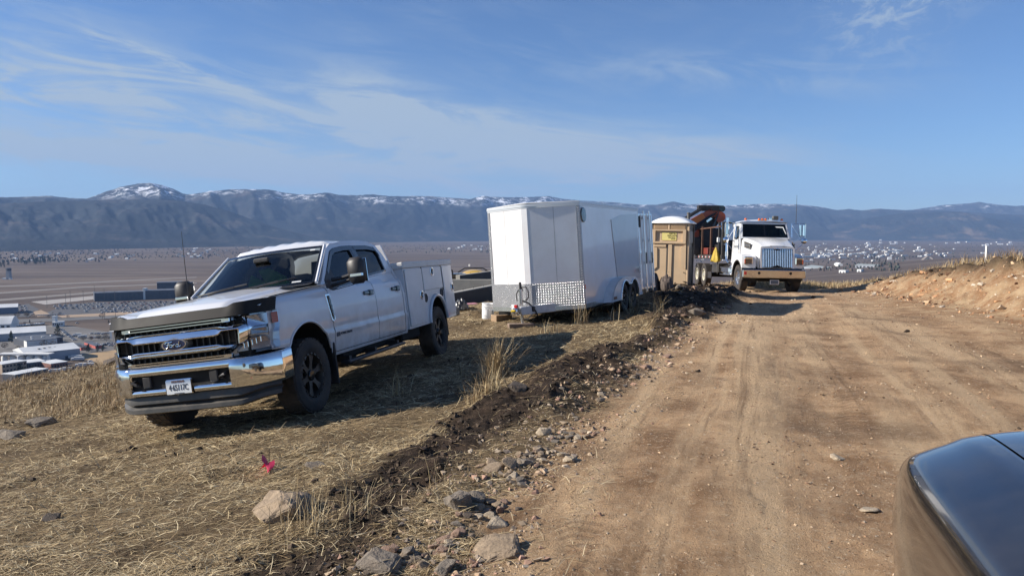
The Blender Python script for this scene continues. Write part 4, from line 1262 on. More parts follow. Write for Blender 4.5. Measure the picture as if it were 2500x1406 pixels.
# ================================================================== CARGO TRAILER
def diamond_material():
    m, t, b = principled('diamond_plate')
    N, K = t.nodes.new, t.links.new
    uv = N('ShaderNodeUVMap'); uv.uv_map = 'tread'
    sp = N('ShaderNodeSeparateXYZ'); K(uv.outputs[0], sp.inputs[0])
    def mt(op, a, c=None):
        n = N('ShaderNodeMath'); n.operation = op
        for i_, k in enumerate((a, c)):
            if k is None: continue
            if isinstance(k, (int, float)): n.inputs[i_].default_value = k
            else: K(k, n.inputs[i_])
        return n.outputs[0]
    def lug(ox, oy, sg):        # slanted raised lugs in a staggered lattice
        u = mt('SUBTRACT', mt('FRACT', mt('ADD', mt('MULTIPLY', sp.outputs[0], 19.0), ox)), .5)
        v = mt('SUBTRACT', mt('FRACT', mt('ADD', mt('MULTIPLY', sp.outputs[1], 19.0), oy)), .5)
        a = mt('ADD', mt('MULTIPLY', u, .707), mt('MULTIPLY', v, .707*sg))
        c = mt('ADD', mt('MULTIPLY', u, -.707*sg), mt('MULTIPLY', v, .707))
        d = mt('ADD', mt('POWER', mt('DIVIDE', a, .40), 2.0), mt('POWER', mt('DIVIDE', c, .13), 2.0))
        return mt('SUBTRACT', 1.0, mt('MINIMUM', d, 1.0))
    h = mt('MAXIMUM', lug(0, 0, 1), lug(.5, .5, -1))
    bp = N('ShaderNodeBump'); bp.inputs['Strength'].default_value = 1.0; bp.inputs['Distance'].default_value = .012
    K(h, bp.inputs['Height']); K(bp.outputs[0], b.inputs['Normal'])
    mx = N('ShaderNodeMix'); mx.data_type = 'RGBA'; K(mt('MINIMUM', mt('MULTIPLY', h, 3.0), 1.0), mx.inputs[0])
    mx.inputs[6].default_value = (.40,.40,.41,1); mx.inputs[7].default_value = (.74,.74,.75,1); K(mx.outputs[2], b.inputs['Base Color']); b.inputs['Metallic'].default_value = .55; b.inputs['Roughness'].default_value = .26
    return m
DIAM = diamond_material()
def add_uv(o, fn):
    me = o.data; uv = me.uv_layers.new(name='tread')
    for lp in me.loops:
        uv.data[lp.index].uv = fn(me.vertices[lp.vertex_index].co)
TWHITE = mat('trailer_white', (.74,.74,.75), .10, coat=.6, var=.02, vscale=1.2, bump=.05, bscale=1.6, dirt=(.40,.33,.26), dscale=1.6, damt=.28)
tr = thing('cargo_trailer', 'white enclosed cargo trailer with a diamond plate nose guard', 'trailer', TR_O, TR_R)
HW, TH_, VN, TL = 1.065, 2.224, .4516, 4.70
for s in (1, -1):
    # side skin in sheets with fine joints
    xs = [0,-.95,-2.17,-3.39,-4.70]
    MB().box(-4.70, 0, s*HW-.02*(s > 0), s*HW+.02*(s < 0), .02, 2.13).build('side_wall', TWHITE, tr)
    a, c = Vector((0, s*HW, 0)), Vector((VN, s*.07, 0))
    mid = a.lerp(c, .5); g = (c-a).normalized()*.003
    n = Vector((0,0,1)).cross(c-a).normalized()*s
    for p, q in ((a, mid-g), (mid+g, c)):
        b = MB(); v = []
        for pt, d in ((p, 0), (q, 0), (q, -.02), (p, -.02)):
            for z in (.02, 2.13): v.append(pt + n*d*(1) + Vector((0,0,z)))
        b.add(v, [(0,2,3,1),(4,6,7,5),(0,1,7,6),(2,4,5,3),(1,3,5,7),(0,6,4,2)])
        b.build('nose_panel', TWHITE, tr, ang=0)
    MB().add([tuple(mid+n*.001+Vector((0,0,.55))-g*1.0), tuple(mid+n*.001+Vector((0,0,.55))+g), tuple(mid+n*.001+Vector((0,0,2.13))+g), tuple(mid+n*.001+Vector((0,0,2.13))-g)], [(0,1,2,3)]).build('panel_joint', GREYP, tr, ang=0)
    # tread plate along the foot of the nose
    b = MB(); v = []
    for pt in (a, c):
        for d in (.003, .010):
            for z in (.05, .545): v.append(pt + n*d + Vector((0,0,z)))
    b.add(v, [(0,4,5,1),(2,3,7,6),(0,1,3,2),(4,6,7,5),(1,5,7,3),(0,2,6,4)])
    gd = b.build('nose_guard', DIAM, tr, ang=0)
    add_uv(gd, lambda p, a=a, c=c: ((p-a).dot((c-a).normalized()), p.z))
    # corner strips
    b = MB().box(-.075,.006, s*HW-.004, s*HW+.008, .05, 2.12).build('corner_strip', DIAM, tr, ang=0)
    add_uv(b, lambda p: (p.x+p.y*.5, p.z))
    b = MB(); e = (c-a).normalized()*.07; v = []
    for pt in (a, a+e):
        for d in (.004, .012):
            for z in (.55, 2.12): v.append(pt + n*d + Vector((0,0,z)))
    b.add(v, [(0,4,5,1),(2,3,7,6),(0,1,3,2),(4,6,7,5),(1,5,7,3),(0,2,6,4)])
    b = b.build('corner_strip', DIAM, tr, ang=0); add_uv(b, lambda p: (p.x+p.y, p.z))
# nose cap between both slopes, floor, roof
MB().box(VN-.03, VN+.006, -.075, .075, .02, 2.13, .01).build('nose_cap', TWHITE, tr)
gd = MB().box(VN+.006, VN+.014, -.075, .075, .05, .545).build('nose_guard', DIAM, tr, ang=0); add_uv(gd, lambda p: (p.y, p.z))
plan = [(-TL,-HW),(0,-HW),(VN,-.07),(VN,.07),(0,HW),(-TL,HW)]
def grow(q, k):
    return [(x + (k if x > .2 else 0) + (-k if x < -4 else 0), y + math.copysign(k if abs(y) > .5 else k*.5, y)) for x, y in q]
MB().plate(grow(plan, .012), fn=lambda a, c, d: (a, c, d), th=.10, off=-.045).build('floor_frame', ALU, tr, ang=30)
MB().plate(grow(plan, .010), fn=lambda a, c, d: (a, c, d), th=.035, off=2.125).plate(grow(plan, .022), fn=lambda a, c, d: (a, c, d), th=.05, off=2.160).build('roof_rail', mat('rail_white_aluminium', (.62,.63,.64), .35, metal=.5), tr, ang=30)
MB().plate(grow(plan, -.01), fn=lambda a, c, d: (a, c, d+.02*(1-(c/HW)**2)), th=.02, off=2.205).build('roof', TWHITE, tr, ang=30)
for k in range(40):
    x = -.1-k*.115
    MB().lathe([(0,HW+.030),(.012,HW+.028),(.014,HW+.022)], c=(x,0,2.185), n=6).build('rivet', ALU, tr)
MB().lathe([(.16,HW+.02),(.15,HW+.03),(.02,HW+.035),(0,HW+.035)], c=(-.20,0,1.93), n=24).build('side_vent', GLOSSB, tr)
MB().box(-.12,-.07,HW+.0,HW+.012,.36,.46,.004).build('side_marker', AMBER, tr)
# lettering plate near the rear
mp = MB().box(-4.62,-4.28,HW+.0005,HW+.008,.50,.66,.003).build('model_plate', GLOSSB, tr)
MB().box(-4.60,-4.30,HW+.008,HW+.010,.52,.64).build('plate_field', mat('plate_silver', (.62,.63,.65), .3), mp)
text_mesh('plate_lettering', 'XLT', .13, TXT_D, mp, frame((-4.45,HW+.011,.58), (-1,0,0), (0,0,1)), .001, sx=.95)
# fenders, wheels
FEN = mat('fender_white', (.70,.71,.72), .35, coat=.4, dirt=(.3,.24,.18), dscale=5, damt=.3)
for s in (1,-1):
    top = lambda x: lin(x, [-4.02,-3.85,-3.65,-3.35,-2.9,-2.45,-2.2,-1.9,-1.6,-1.40,-1.28], [-.03,.18,.36,.46,.485,.485,.47,.41,.28,.12,-.03])
    outl = [(x, top(x)) for x in lspace(-4.02,-1.28,34)]
    lowx = lspace(-1.28,-1.95,3)
    def arcp(cx, r, a0, a1): return [(cx+r*math.cos(a), .01+r*math.sin(a)) for a in np.radians(np.linspace(a0, a1, 12))]
    rim_ = arcp(-2.46,.395,-6,131) + arcp(-3.22,.395,49,186)
    poly = outl + [(-1.95,-.03)] + rim_ + [(-3.66,-.03)]
    MB().plate(poly, fn=lambda a, c, d: (a, s*(1.275-d), c), th=.02).build('fender_skirt', FEN, tr)
    MB().grid(lspace(-4.02,-1.28,34), [0,1], lambda x, k: (x, s*(1.275-.21*k), top(x))).build('fender', FEN, tr, ang=50)
    MB().tube([(p[0], s*1.28, p[1]) for p in rim_], .016, 6).build('fender_edge', ALU, tr)
    MB().box(-1.68,-1.42,s*1.277-.004*(s<0),s*1.277+.004*(s>0),.02,.085).build('reflector', mat('brown_reflector', (.16,.06,.03), .3), tr)
    for cx in (-2.46,-3.22):
        wheel(tr, cx, s*1.14, .34, .20, .20, RIMD, s, spokes=5, z=.01)
MB().box(-4.5,.1,-.9,.9,-.12,-.05).box(-2.5,-2.42,-1.1,1.1,-.05,.05).box(-3.26,-3.18,-1.1,1.1,-.05,.05).build('chassis', DARK, tr)
# drawbar, coupler, jack
dbm = mat('drawbar_white', (.62,.62,.61), .45, dirt=(.3,.25,.2), dscale=8, damt=.4)
for s in (1,-1):
    a, c = Vector((-.3, s*.80, .02)), Vector((1.02, s*.03, .02))
    d = (c-a); M = Matrix.Translation(a) @ Matrix.Rotation(math.atan2(d.y, d.x), 4, 'Z')
    MB().box(0, d.length, -.03, .03, -.085, .085, .008, M=M).build('drawbar', dbm, tr)
ph = thing('coupler', None, None, (0,0,0)); ph.parent = tr
MB().box(.98,1.26,-.06,.06,-.01,.10,.03).lathe([(.0,.09),(.06,.08),(.075,.02),(.06,-.03)], c=(1.24,0,0), axis='z', n=16).build('coupler_head', ALU, ph)
MB().box(1.16,1.32,-.055,.055,.02,.075,.02).build('coupler_lock', mat('yellow_paint', (.62,.42,.02), .35), ph)
MB().box(1.10,1.18,-.04,.04,.10,.16,.015).build('red_reflector', REDP, ph)
MB().tube([(1.1,.06,-.01),(1.0,.09,-.14),(.85,.12,-.16),(.70,.16,-.06)], .014, 6).build('safety_chain', mat('steel_chain', (.35,.34,.32), .4, metal=.9), ph)
jk = thing('jack', None, None, (0,0,0)); jk.parent = tr
MB().lathe([(.035,-.20),(.035,.40),(.042,.405),(.042,.46),(0,.46)], c=(.88,0,0), axis='z', n=14).build('jack_tube', ALU, jk)
MB().lathe([(0,-.265),(.075,-.265),(.075,-.25),(.026,-.24),(.026,.0)], c=(.88,0,0), axis='z', n=14).build('jack_foot', ALU, jk)
MB().lathe([(.026,.46),(.026,.60),(.0,.61)], c=(.88,0,0), axis='z', n=10).tube([(.88,0,.47),(.83,0,.49),(.80,.02,.42)], .014, 6).build('jack_handle', BLACK, jk)
MB().tube([(.88,.02,.50),(.88,.13,.50),(.88,.17,.40),(.86,.16,.28),(.84,.08,.22)], .012, 6).tube([(.86,.02,.22),(.82,.15,.16),(.74,.25,.0),(.70,.27,-.10)], .016, 6).tube([(.9,-.03,.46),(.9,-.09,.36),(.9,-.08,.22)], .01, 6).build('wiring', BLACK, tr)
MB().box(.62,.80,.17,.24,-.02,.10,.02, M=Matrix.Identity(4)).build('junction_box', BLACK, tr)
# rear: posts, header, swung-open door with lock rods
MB().box(-4.73,-4.68,-1.07,-1.0,0,2.15).box(-4.73,-4.68,1.0,1.07,0,2.15).box(-4.73,-4.68,-1.0,1.0,2.05,2.15).build('rear_frame', ALU, tr)
def door_leaf(hy, ang, nm):
    D = Matrix.Translation((-4.735, hy, 0)) @ Matrix.Rotation(ang, 4, 'Z')
    dr = thing(nm, None, None, (0,0,0)); dr.parent = tr; dr.matrix_local = D
    sg = 1 if hy > 0 else -1
    # leaf runs along -x, outer face towards sg*y
    y0, y1 = (-.035, .0) if sg > 0 else (0, .035)
    MB().box(-1.0,-.02,y0,y1,.05,2.06,.006).build('door_panel', TWHITE, dr)
    for (x0,x1,z0,z1) in ((-1.01,-.965,.04,2.07),(-.06,-.01,.04,2.07),(-.965,-.06,2.02,2.07),(-.965,-.06,.04,.09)):
        MB().box(x0,x1,sg*.001-.003,sg*.008+.003,z0,z1,.003).build('door_edge', ALU, dr)
    for x in (-.30,-.72):
        MB().tube([(x, sg*.05,-.02),(x, sg*.05,2.14)], .021, 10).build('lock_rod', ALU, dr)
        for z in (.15,.75,1.35,1.95): MB().box(x-.035,x+.035,sg*.035-.03,sg*.035+.03,z-.03,z+.03,.008).build('rod_bracket', ALU, dr)
        MB().box(x-.02,x+.02,sg*.075-.012,sg*.075+.012,.72,1.02,.006).build('rod_handle', BLACK, dr)
    for z in (.3,1.05,1.8): MB().box(-.10,.0,sg*.012-.008,sg*.012+.008,z-.05,z+.05,.004).build('hinge', BLACK if z > 1.5 else ALU, dr)
    MB().box(-.12,-.05,sg*.02-.01,sg*.02+.015,1.70,2.0,.008).build('hold_back', BLACK, dr)
MB().plate([(-4.56,.36),(-2.50,.44),(-2.22,1.86),(-3.1,2.00),(-4.56,2.05)], fn=lambda a, c, d: (a, HW+.003+d, c), th=.008).build('painted_reflection', mat('reflection_grey', (.40,.40,.41), .10, coat=.6, var=.03), tr, label='dark grey painted reflection on the rear half of the side wall')  # thin grey plate painted as a reflection in the wall, no real panel
door_leaf(1.05, rad(-7), 'rear_door')
door_leaf(-1.05, rad(8), 'rear_door')
MB().box(-4.69,-4.68,-.98,.98,.06,2.05).build('inner_wall', mat('plywood', (.30,.21,.13), .7, var=.15), tr)

# things by the trailer
WOODM = mat('timber', (.30,.20,.115), .75, var=.25, vscale=9, bump=.3, bscale=30)
WOODD = mat('weathered_timber', (.20,.14,.10), .8, var=.25, vscale=9, bump=.3, bscale=30)
p = place(TR_R, TR_O, (.88,0,-.265)); 
g0 = gz(p.x, p.y)
bl = MB().box(-.27,.27,-.10,.10,0,max(.10, p.z-g0+.03),.008).build('timber_block', WOODD, None)
bl.location = (p.x-.03, p.y-.02, g0-.03); bl.rotation_euler = (0,0,rad(12)); tag(bl, 'weathered timber block standing under the foot of the trailer jack', 'wood block')
p = at_ground(1224, 783)
bl = MB().box(-.20,.20,-.14,.14,0,.15,.008).build('timber_block', WOODM, None)
bl.location = (p.x, p.y+.1, p.z-.02); bl.rotation_euler = (0,0,rad(28)); tag(bl, 'loose timber block on the grass between the bucket and the trailer jack', 'wood block')
p = at_ground(1190, 779)
bk = thing('bucket', 'white plastic bucket with printed labels beside the trailer nose', 'bucket', (p.x, p.y+.12, p.z-.01), (rad(2), rad(3), rad(20)))
BKM = mat('bucket_plastic', (.74,.75,.75), .4, dirt=(.5,.46,.4), dscale=8, damt=.3)
MB().lathe([(0,0),(.130,0),(.134,.01),(.146,.24),(.152,.245),(.152,.262),(.146,.265),(.147,.29),(.154,.295),(.154,.315),(.148,.32),(.150,.355),(.157,.36),(.157,.375),(.148,.375),(.140,.20),(.13,.02),(0,.02)], axis='z', n=36).build('pail', BKM, bk)
MB().lathe([(.147,.10),(.1485,.14),(.1515,.23)], axis='z', n=10, a0=rad(195), a1=rad(245)).build('label_panel', mat('label_white', (.82,.82,.81), .5), bk)
text_mesh('bucket_print', 'BEHR', .075, TXT_D, bk, frame((.075,-.128,.20), (0.0,0,1), (-.86,-.5,0)), .001, sx=1) if False else None
MB().lathe([(.1478,.13),(.1515,.23)], axis='z', n=8, a0=rad(290), a1=rad(318)).build('printed_band', mat('grey_print', (.25,.26,.28), .6), bk)
MB().tube([(.157*math.cos(a), .157*math.sin(a), .33-.10*math.sin((a-rad(200))/rad(160)*math.pi)) for a in np.radians(np.linspace(200,360,14))], .003, 5).build('bucket_handle', ALU, bk)

# ================================================================== PORTABLE TOILET
TAN = mat('tan_plastic', (.62,.45,.28), .42, var=.05, vscale=2, dirt=(.28,.2,.13), dscale=3, damt=.2)
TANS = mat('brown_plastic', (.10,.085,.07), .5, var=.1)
ROOFW = mat('white_dome', (.80,.81,.80), .35, var=.02)
pt = thing('portable_toilet', 'tan portable toilet with white domed roof behind the trailer', 'portable toilet', (5.03, 24.3, -1.85+EYE), (0, rad(1.0), rad(-21.8)))
fx_ = lambda px: (px-600)/540*1.1
fz_ = lambda py: (1310-py)/980*2.12
def fbox(x0,x1,y0,y1,d0,d1,m,nm,bv=.01):
    """front relief: picture fractions to metres, d is depth towards the viewer"""
    return MB().box(fx_(x0), fx_(x1), -d1, -d0, fz_(y1), fz_(y0), bv).build(nm, m, pt)
MB().box(-.53,.53,.0,.03,.08,2.14).build('door', TAN, pt)
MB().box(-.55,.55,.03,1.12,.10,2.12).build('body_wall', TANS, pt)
for s in (1,-1):
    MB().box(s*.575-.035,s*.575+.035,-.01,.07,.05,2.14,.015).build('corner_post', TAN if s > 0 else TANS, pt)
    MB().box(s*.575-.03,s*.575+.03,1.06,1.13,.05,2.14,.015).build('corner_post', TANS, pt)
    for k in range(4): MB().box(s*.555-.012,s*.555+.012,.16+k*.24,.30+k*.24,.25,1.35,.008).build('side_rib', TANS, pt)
    MB().box(s*.56-.012,s*.56+.012,.14,1.0,1.48,1.86,.01).build('side_panel', mat('grey_brown_plastic', (.20,.185,.165), .5), pt)
    for k in range(5): MB().box(s*.56-.012,s*.56+.012,.12,1.02,1.92+k*.04,1.94+k*.04,.004).build('side_louvre', TANS, pt)
for (a, c) in ((338,556),(602,832)):
    for k in range(4):
        y = 352+k*17
        v0, v1 = fz_(y+12), fz_(y)
        MB().add([(fx_(a),-.002,v1),(fx_(c),-.002,v1),(fx_(c),-.04,v0),(fx_(a),-.04,v0),(fx_(a),-.002,v0-.008),(fx_(c),-.002,v0-.008)], [(0,1,2,3),(3,2,5,4),(0,3,4),(1,5,2)]).build('vent_louvre', TAN, pt, ang=0)
fbox(566,596,340,425,.0,.04,TAN,'vent_post')
MB().plate([(fx_(325),fz_(632)),(fx_(848),fz_(632)),(fx_(848),fz_(425)),(fx_(325),fz_(425))], [[(fx_(372),fz_(605)),(fx_(800),fz_(605)),(fx_(800),fz_(447)),(fx_(372),fz_(447))]], fn=lambda a, c, d: (a, -d, c), th=.06).build('sign_frame', TAN, pt, ang=0)
sg = thing('toilet_sign', None, None, (0,0,0)); sg.parent = pt
def rrect(x0,x1,z0,z1,r,n=5):
    o = []
    for (cx, cz, a0) in ((x1-r,z1-r,0),(x0+r,z1-r,90),(x0+r,z0+r,180),(x1-r,z0+r,270)):
        o += [(cx+r*math.cos(rad(a0+90*k/n)), cz+r*math.sin(rad(a0+90*k/n))) for k in range(n+1)]
    return o
MB().plate(rrect(fx_(468),fx_(705),fz_(592),fz_(468),.03), fn=lambda a, c, d: (a, -d, c), th=.006, off=.002).build('sign_edge', mat('dark_green_print', (.10,.09,.03), .5), sg)
MB().plate(rrect(fx_(473),fx_(700),fz_(587),fz_(473),.025), fn=lambda a, c, d: (a, -d, c), th=.003, off=.008).build('sign_panel', mat('pale_yellow_sign', (.78,.66,.24), .45), sg)
olive = mat('olive_print', (.08,.065,.01), .6)
for txt, px, py, sz in (('SWEET PEA', 635, 490, .058),('SEWER & SEPTIC', 632, 518, .058),('(406) 728-5533', 628, 545, .05),('363-5533', 650, 568, .05)):
    text_mesh('sign_text', txt, sz, olive, sg, frame((fx_(px), -.0125, fz_(py)), (1,0,0), (0,0,1)), .001, sx=.72, font_off=.0012)
# door relief: centre groove, ridges, stepped panels
fbox(548,578,650,1240,.0,.006,TANS,'door_groove',.002)
fbox(582,640,640,1260,.0,.035,TAN,'door_ridge')
fbox(345,545,650,690,.0,.03,TAN,'door_ridge')
MB().plate([(fx_(350),fz_(690)),(fx_(405),fz_(700)),(fx_(412),fz_(985)),(fx_(352),fz_(1035))], fn=lambda a, c, d: (a, -d, c), th=.035).build('door_step', TAN, pt, ang=0)
MB().plate([(fx_(776),fz_(690)),(fx_(852),fz_(640)),(fx_(858),fz_(1005)),(fx_(780),fz_(970))], fn=lambda a, c, d: (a, -d, c), th=.035).build('door_step', TAN, pt, ang=0)
fbox(640,862,1255,1275,.0,.03,TAN,'door_ridge')
fbox(345,545,1240,1262,.0,.03,TAN,'door_ridge')
for (px, py) in ((600,1058),(826,1053),(725,1282),(845,1280)):
    MB().lathe([(0,-.04),(.012,-.038),(.014,-.0)], c=(fx_(px),0,fz_(py)), n=8).build('door_bolt', TANS, pt)
MB().box(fx_(820),fx_(868),-.05,-.0,fz_(1190),fz_(1182),.004).build('door_handle', TANS, pt)
MB().box(-.60,.60,-.06,1.18,-.02,.08,.02).build('base_skid', TANS, pt)
# domed roof
def dome(x, y):
    k = 1-(x/.64)**2; q = 1-((y-.56)/.64)**4
    return 2.13 + .21*max(0, k)**.75*max(0, q)**.5
b = MB().grid(lspace(-.64,.64,31), lspace(-.08,1.20,21), lambda x, y: (x, y, dome(x, y)))
b.box(-.645,.645,-.085,1.205,2.10,2.14,.01)
b.build('roof', ROOFW, pt, ang=50)
MB().lathe([(.05,2.0),(.05,2.43),(.062,2.43),(.062,2.47),(0,2.48)], c=(.42,.9,0), axis='z', n=14).build('vent_pipe', GREYP, pt)

# ================================================================== CRANE TRUCK
STEEL = mat('dark_steel', (.035,.036,.038), .5, metal=.3, var=.2, dirt=(.2,.16,.12), dscale=4, damt=.35)
RUST = mat('rusty_steel', (.10,.055,.04), .7, metal=.2, var=.3, dirt=(.22,.10,.05), dscale=6, damt=.5)
ORANGE = mat('orange_red_paint', (.50,.085,.03), .35, coat=.3, var=.08, dirt=(.06,.03,.02), dscale=5, damt=.4)
ORANGEB = mat('bright_orange_paint', (.70,.20,.05), .4)
SW = mat('truck_white', (.80,.80,.79), .25, coat=.7, dirt=(.40,.33,.26), dscale=2, damt=.25)
st = thing('crane_truck', 'white conventional flatbed truck with a folded orange crane at the end of the dirt road', 'truck', SM_O, SM_R)
CY = .13        # centre line of hood and cab
def fb(x0,x1,y0,y1,z0,z1,m,nm,par=None,b=.01): return MB().box(x0,x1,y0,y1,z0,z1,b).build(nm, m, par or st)
# bumper with tow-pin holes and plate
bm_ = fb(.74,.94,-1.24,1.22,.58,.91,mat('worn_chrome', (.50,.51,.52), .13, metal=1.0, dirt=(.25,.2,.15), dscale=5, damt=.25),'front_bumper',b=.035)
for y in (-.60,.62): MB().lathe([(.055,.944),(.045,.946),(0,.942)], c=(0,y,.77), axis='x', n=16).build('tow_hole', DARK, bm_)
fb(.938,.950,-1.18,-1.08,.70,.82,REDP,'bumper_lamp',bm_)
pp = fb(.86,.885,-.15,.20,.33,.51,SW,'number_plate',b=.006); fb(.884,.890,-.12,.17,.35,.49,mat('plate_dark', (.10,.13,.16), .4),'plate_field',pp)
text_mesh('plate_text', 'IC0013', .10, SW, pp, frame((.893,.025,.42), (0,1,0), (0,0,1)), .001, sx=.8) if False else None
# hood: lofted centre, raised middle panel
def sect(x, w0, w1, zt, zb, r=.10, n=6):
    """half arch: outer bottom, up the flank, rounded shoulder, top"""
    o = [(w0, zb), (lerp(w0,w1,.5), lerp(zb,zt-r,.55)), (w1, zt-r)]
    for k in range(1, n+1):
        a = math.pi/2*k/n; o.append((w1-r+r*math.cos(a), zt-r+r*math.sin(a)))
    o += [(w1*.45, zt+.02), (w1*.40, zt+.032), (0, zt+.036)]
    full = [(x, CY-y, z) for y, z in o] + [(x, CY+y, z) for y, z in reversed(o[:-1])]
    return full
secs = [sect(-.72,1.00,.95,2.16,1.2,.16), sect(-.40,1.00,.90,2.12,1.2,.16), sect(0,.96,.80,2.04,1.2,.15), sect(.4,.84,.72,1.94,1.1,.13), sect(.68,.72,.68,1.84,.97,.10), sect(.76,.69,.665,1.80,.96,.06)]
b = MB(); n = len(secs[0])
for k in range(len(secs)-1):
    b.add(secs[k]+secs[k+1], [(i,i+1,n+i+1,n+i) for i in range(n-1)])
b.build('hood', SW, st, ang=38)
MB().plate([(CY-.665,.96),(CY+.665,.96),(CY+.665,1.74),(CY+.60,1.80),(CY-.60,1.80),(CY-.665,1.74)], [[(CY-.59,.97),(CY+.59,.97),(CY+.60,1.70),(CY+.56,1.735),(CY-.56,1.735),(CY-.60,1.70)]], fn=lambda a, c, d: (.75+d, a, c), th=.05).build('grille_shell', SW, st, ang=30)
fb(.66,.74,CY-.64,CY+.64,.96,1.76,DARK,'radiator',b=0)
g = thing('grille', None, None, (-.02,0,0), (0,0,0)); g.parent = st; g.matrix_local = Matrix.Translation((.765,0,.96)) @ Matrix.Rotation(rad(-5), 4, 'Y') @ Matrix.Translation((-.725,0,-.96))
for k in range(17):
    y = CY-.54+k*.0675; d = abs(y-CY)
    z0 = .985+.05*(d < .26)*(1-d/.26)*1.6; z1 = 1.705-.05*max(0, 1-d/.20)
    MB().box(.762,.815,y-.020,y+.020,z0+.0,z1,.012).build('grille_bar', ALU, g)
MB().box(.765,.80,CY-.58,CY-.565,.98,1.72).box(.765,.80,CY+.565,CY+.58,.98,1.72).box(.765,.80,CY-.57,CY+.57,1.705,1.72).build('grille_surround', CHROME, g)
MB().plate([(CY-.22,1.83),(CY+.22,1.83),(CY+.13,1.72),(CY,1.69),(CY-.13,1.72)], fn=lambda a, c, d: (.80+d-.04*(c-1.72)/.1, a, c), th=.03).build('hood_emblem', CHROME, g)
MB().plate([(CY-.10,1.80),(CY-.02,1.77),(CY-.0,1.79),(CY+.02,1.77),(CY+.10,1.80),(CY+.03,1.745),(CY,1.72),(CY-.03,1.745)], fn=lambda a, c, d: (.832+d-.04*(c-1.72)/.1, a, c), th=.006).build('emblem_bird', mat('emblem_blue', (.05,.12,.35), .3, metal=.5), g)
for s in (1,-1):
    yo = 1.17 if s > 0 else 1.20
    # fender with arch
    arc_ = [(.70*math.cos(a), .55+.70*math.sin(a)) for a in np.radians(np.linspace(36, 156, 18))]
    poly = [(.78,.96),(.80,1.06),(.79,1.40),(.60,1.47),(.25,1.52),(-.35,1.56),(-.74,1.56),(-.74,.85)] + [p for p in reversed(arc_)] 
    MB().plate(poly, fn=lambda a, c, d: (a - (.10*max(0,(d-.38)/.1) if a > .7 else 0), s*(.70+d*(yo-.70)/.5) , c), th=.5).build('fender', SW, st, ang=35)
    MB().tube([(.70*math.cos(a), s*(yo-.02), .55+.70*math.sin(a)) for a in np.radians(np.linspace(-5, 170, 24))], .035, 6).build('fender_flare', BLACK, st)
    MB().grid(np.radians(np.linspace(-10,190,22)), [0,.5], lambda a, d: (.69*math.cos(a), s*(yo-.03-d), .55+.69*math.sin(a))).build('wheel_liner', DARK, st)
    hl = thing('headlight', None, None); hl.parent = st
    y0, y1 = (.84, 1.15) if s > 0 else (-1.15,-.80)
    MB().box(.55,.815,y0,y1,1.10,1.40,.03).build('headlight_bezel', CHROME, hl)
    MB().box(.80,.83,y0+.03,y1-.05,1.13,1.31,.012).build('headlight_lamp', mat('brown_lamp', (.09,.06,.045), .1, coat=1), hl)
    MB().box(.80,.832,(y0 if s < 0 else y1-.055),(y0+.055 if s < 0 else y1),1.13,1.31,.012).build('turn_lamp', AMBER, hl)
    # louvred intake on the hood flank
    it = thing('air_intake', None, None); it.parent = st
    def hs(x, z, d):
        w = lin(x, [-.4,0,.4,.68], [.95,.88,.78,.70]); return (x, CY+s*(w+.015+d), z)
    MB().plate([(-.32,2.02),(.16,1.92),(.15,1.70),(-.30,1.76)], fn=lambda a, c, d: hs(a, c, d), th=.03).build('intake_frame', GREYP, it)
    for k in range(3):
        z = 1.78+k*.07
        MB().plate([(-.26,z+.045),(.11,z+.005),(.11,z-.015),(-.26,z+.02)], fn=lambda a, c, d: hs(a, c, d+.03), th=.02).build('intake_slat', CHROME if k == 1 else BLACK, it)
    # front wheels
    wheel(st, 0, s*1.03, .53, .30, .285, ALU, s, style='disc')
    for x in (-5.5,-6.85):
        wheel(st, x, s*1.06, .52, .29, .285, mat('cream_hub', (.62,.58,.46), .5), s, style='disc')
    # cab side
    def cs(a, c, d): return (a, CY+s*(1.03-.10*max(0,(c-2.15)/.7)-d), c)
    outl = [(-.74,1.10),(-.74,2.16),(-1.02,2.78),(-1.95,2.80),(-1.95,1.10)]
    win = [(-.90,2.18),(-1.10,2.66),(-1.62,2.68),(-1.62,2.14),(-1.2,2.08)]
    if s < 0:
        MB().plate(outl, [win], fn=cs, th=.05).build('cab_side', SW, st)
        MB().plate(win, fn=lambda a, c, d: cs(a, c, d+.02), th=.006).build('side_window', GLASSD, st)
        MB().plate([(-.80,1.15),(-.80,2.10),(-.815,2.10),(-.815,1.15)], fn=lambda a, c, d: cs(a, c, d-.004), th=.004).build('door_gap', GREYP, st)
        MB().plate([(-1.66,1.15),(-1.66,2.7),(-1.675,2.7),(-1.675,1.15)], fn=lambda a, c, d: cs(a, c, d-.004), th=.004).build('door_gap', GREYP, st)
        text_mesh('door_lettering', 'PEARSON', .15, mat('grey_lettering', (.22,.23,.24), .5), st, frame((-1.25, CY-1.036, 1.80), (1,0,0), (0,0,1)), .002, sx=.9)
        for k in range(2): text_mesh('door_small_print', 'CONSTRUCTION' if k == 0 else 'MISSOULA MT', .05, mat('grey_lettering', (.22,.23,.24), .5), st, frame((-1.22, CY-1.036, 1.67-k*.075), (1,0,0), (0,0,1)), .002) if False else None
        MB().box(-1.56,-1.50,CY-1.06,CY-1.03,1.40,1.58,.01).build('door_handle', BLACK, st)
        MB().tube([(-1.15,CY-1.08,2.25),(-1.02,CY-1.20,2.55),(-.95,CY-1.30,2.72)], .014, 6).build('mirror_brace', CHROME, st)
    else:
        # driver's side: doorway, door swung open
        MB().plate(outl, [[(-.84,1.20),(-.88,2.14),(-1.08,2.68),(-1.72,2.70),(-1.72,1.20)]], fn=cs, th=.05).build('cab_side', SW, st)
        dd = thing('open_door', None, None); dd.parent = st
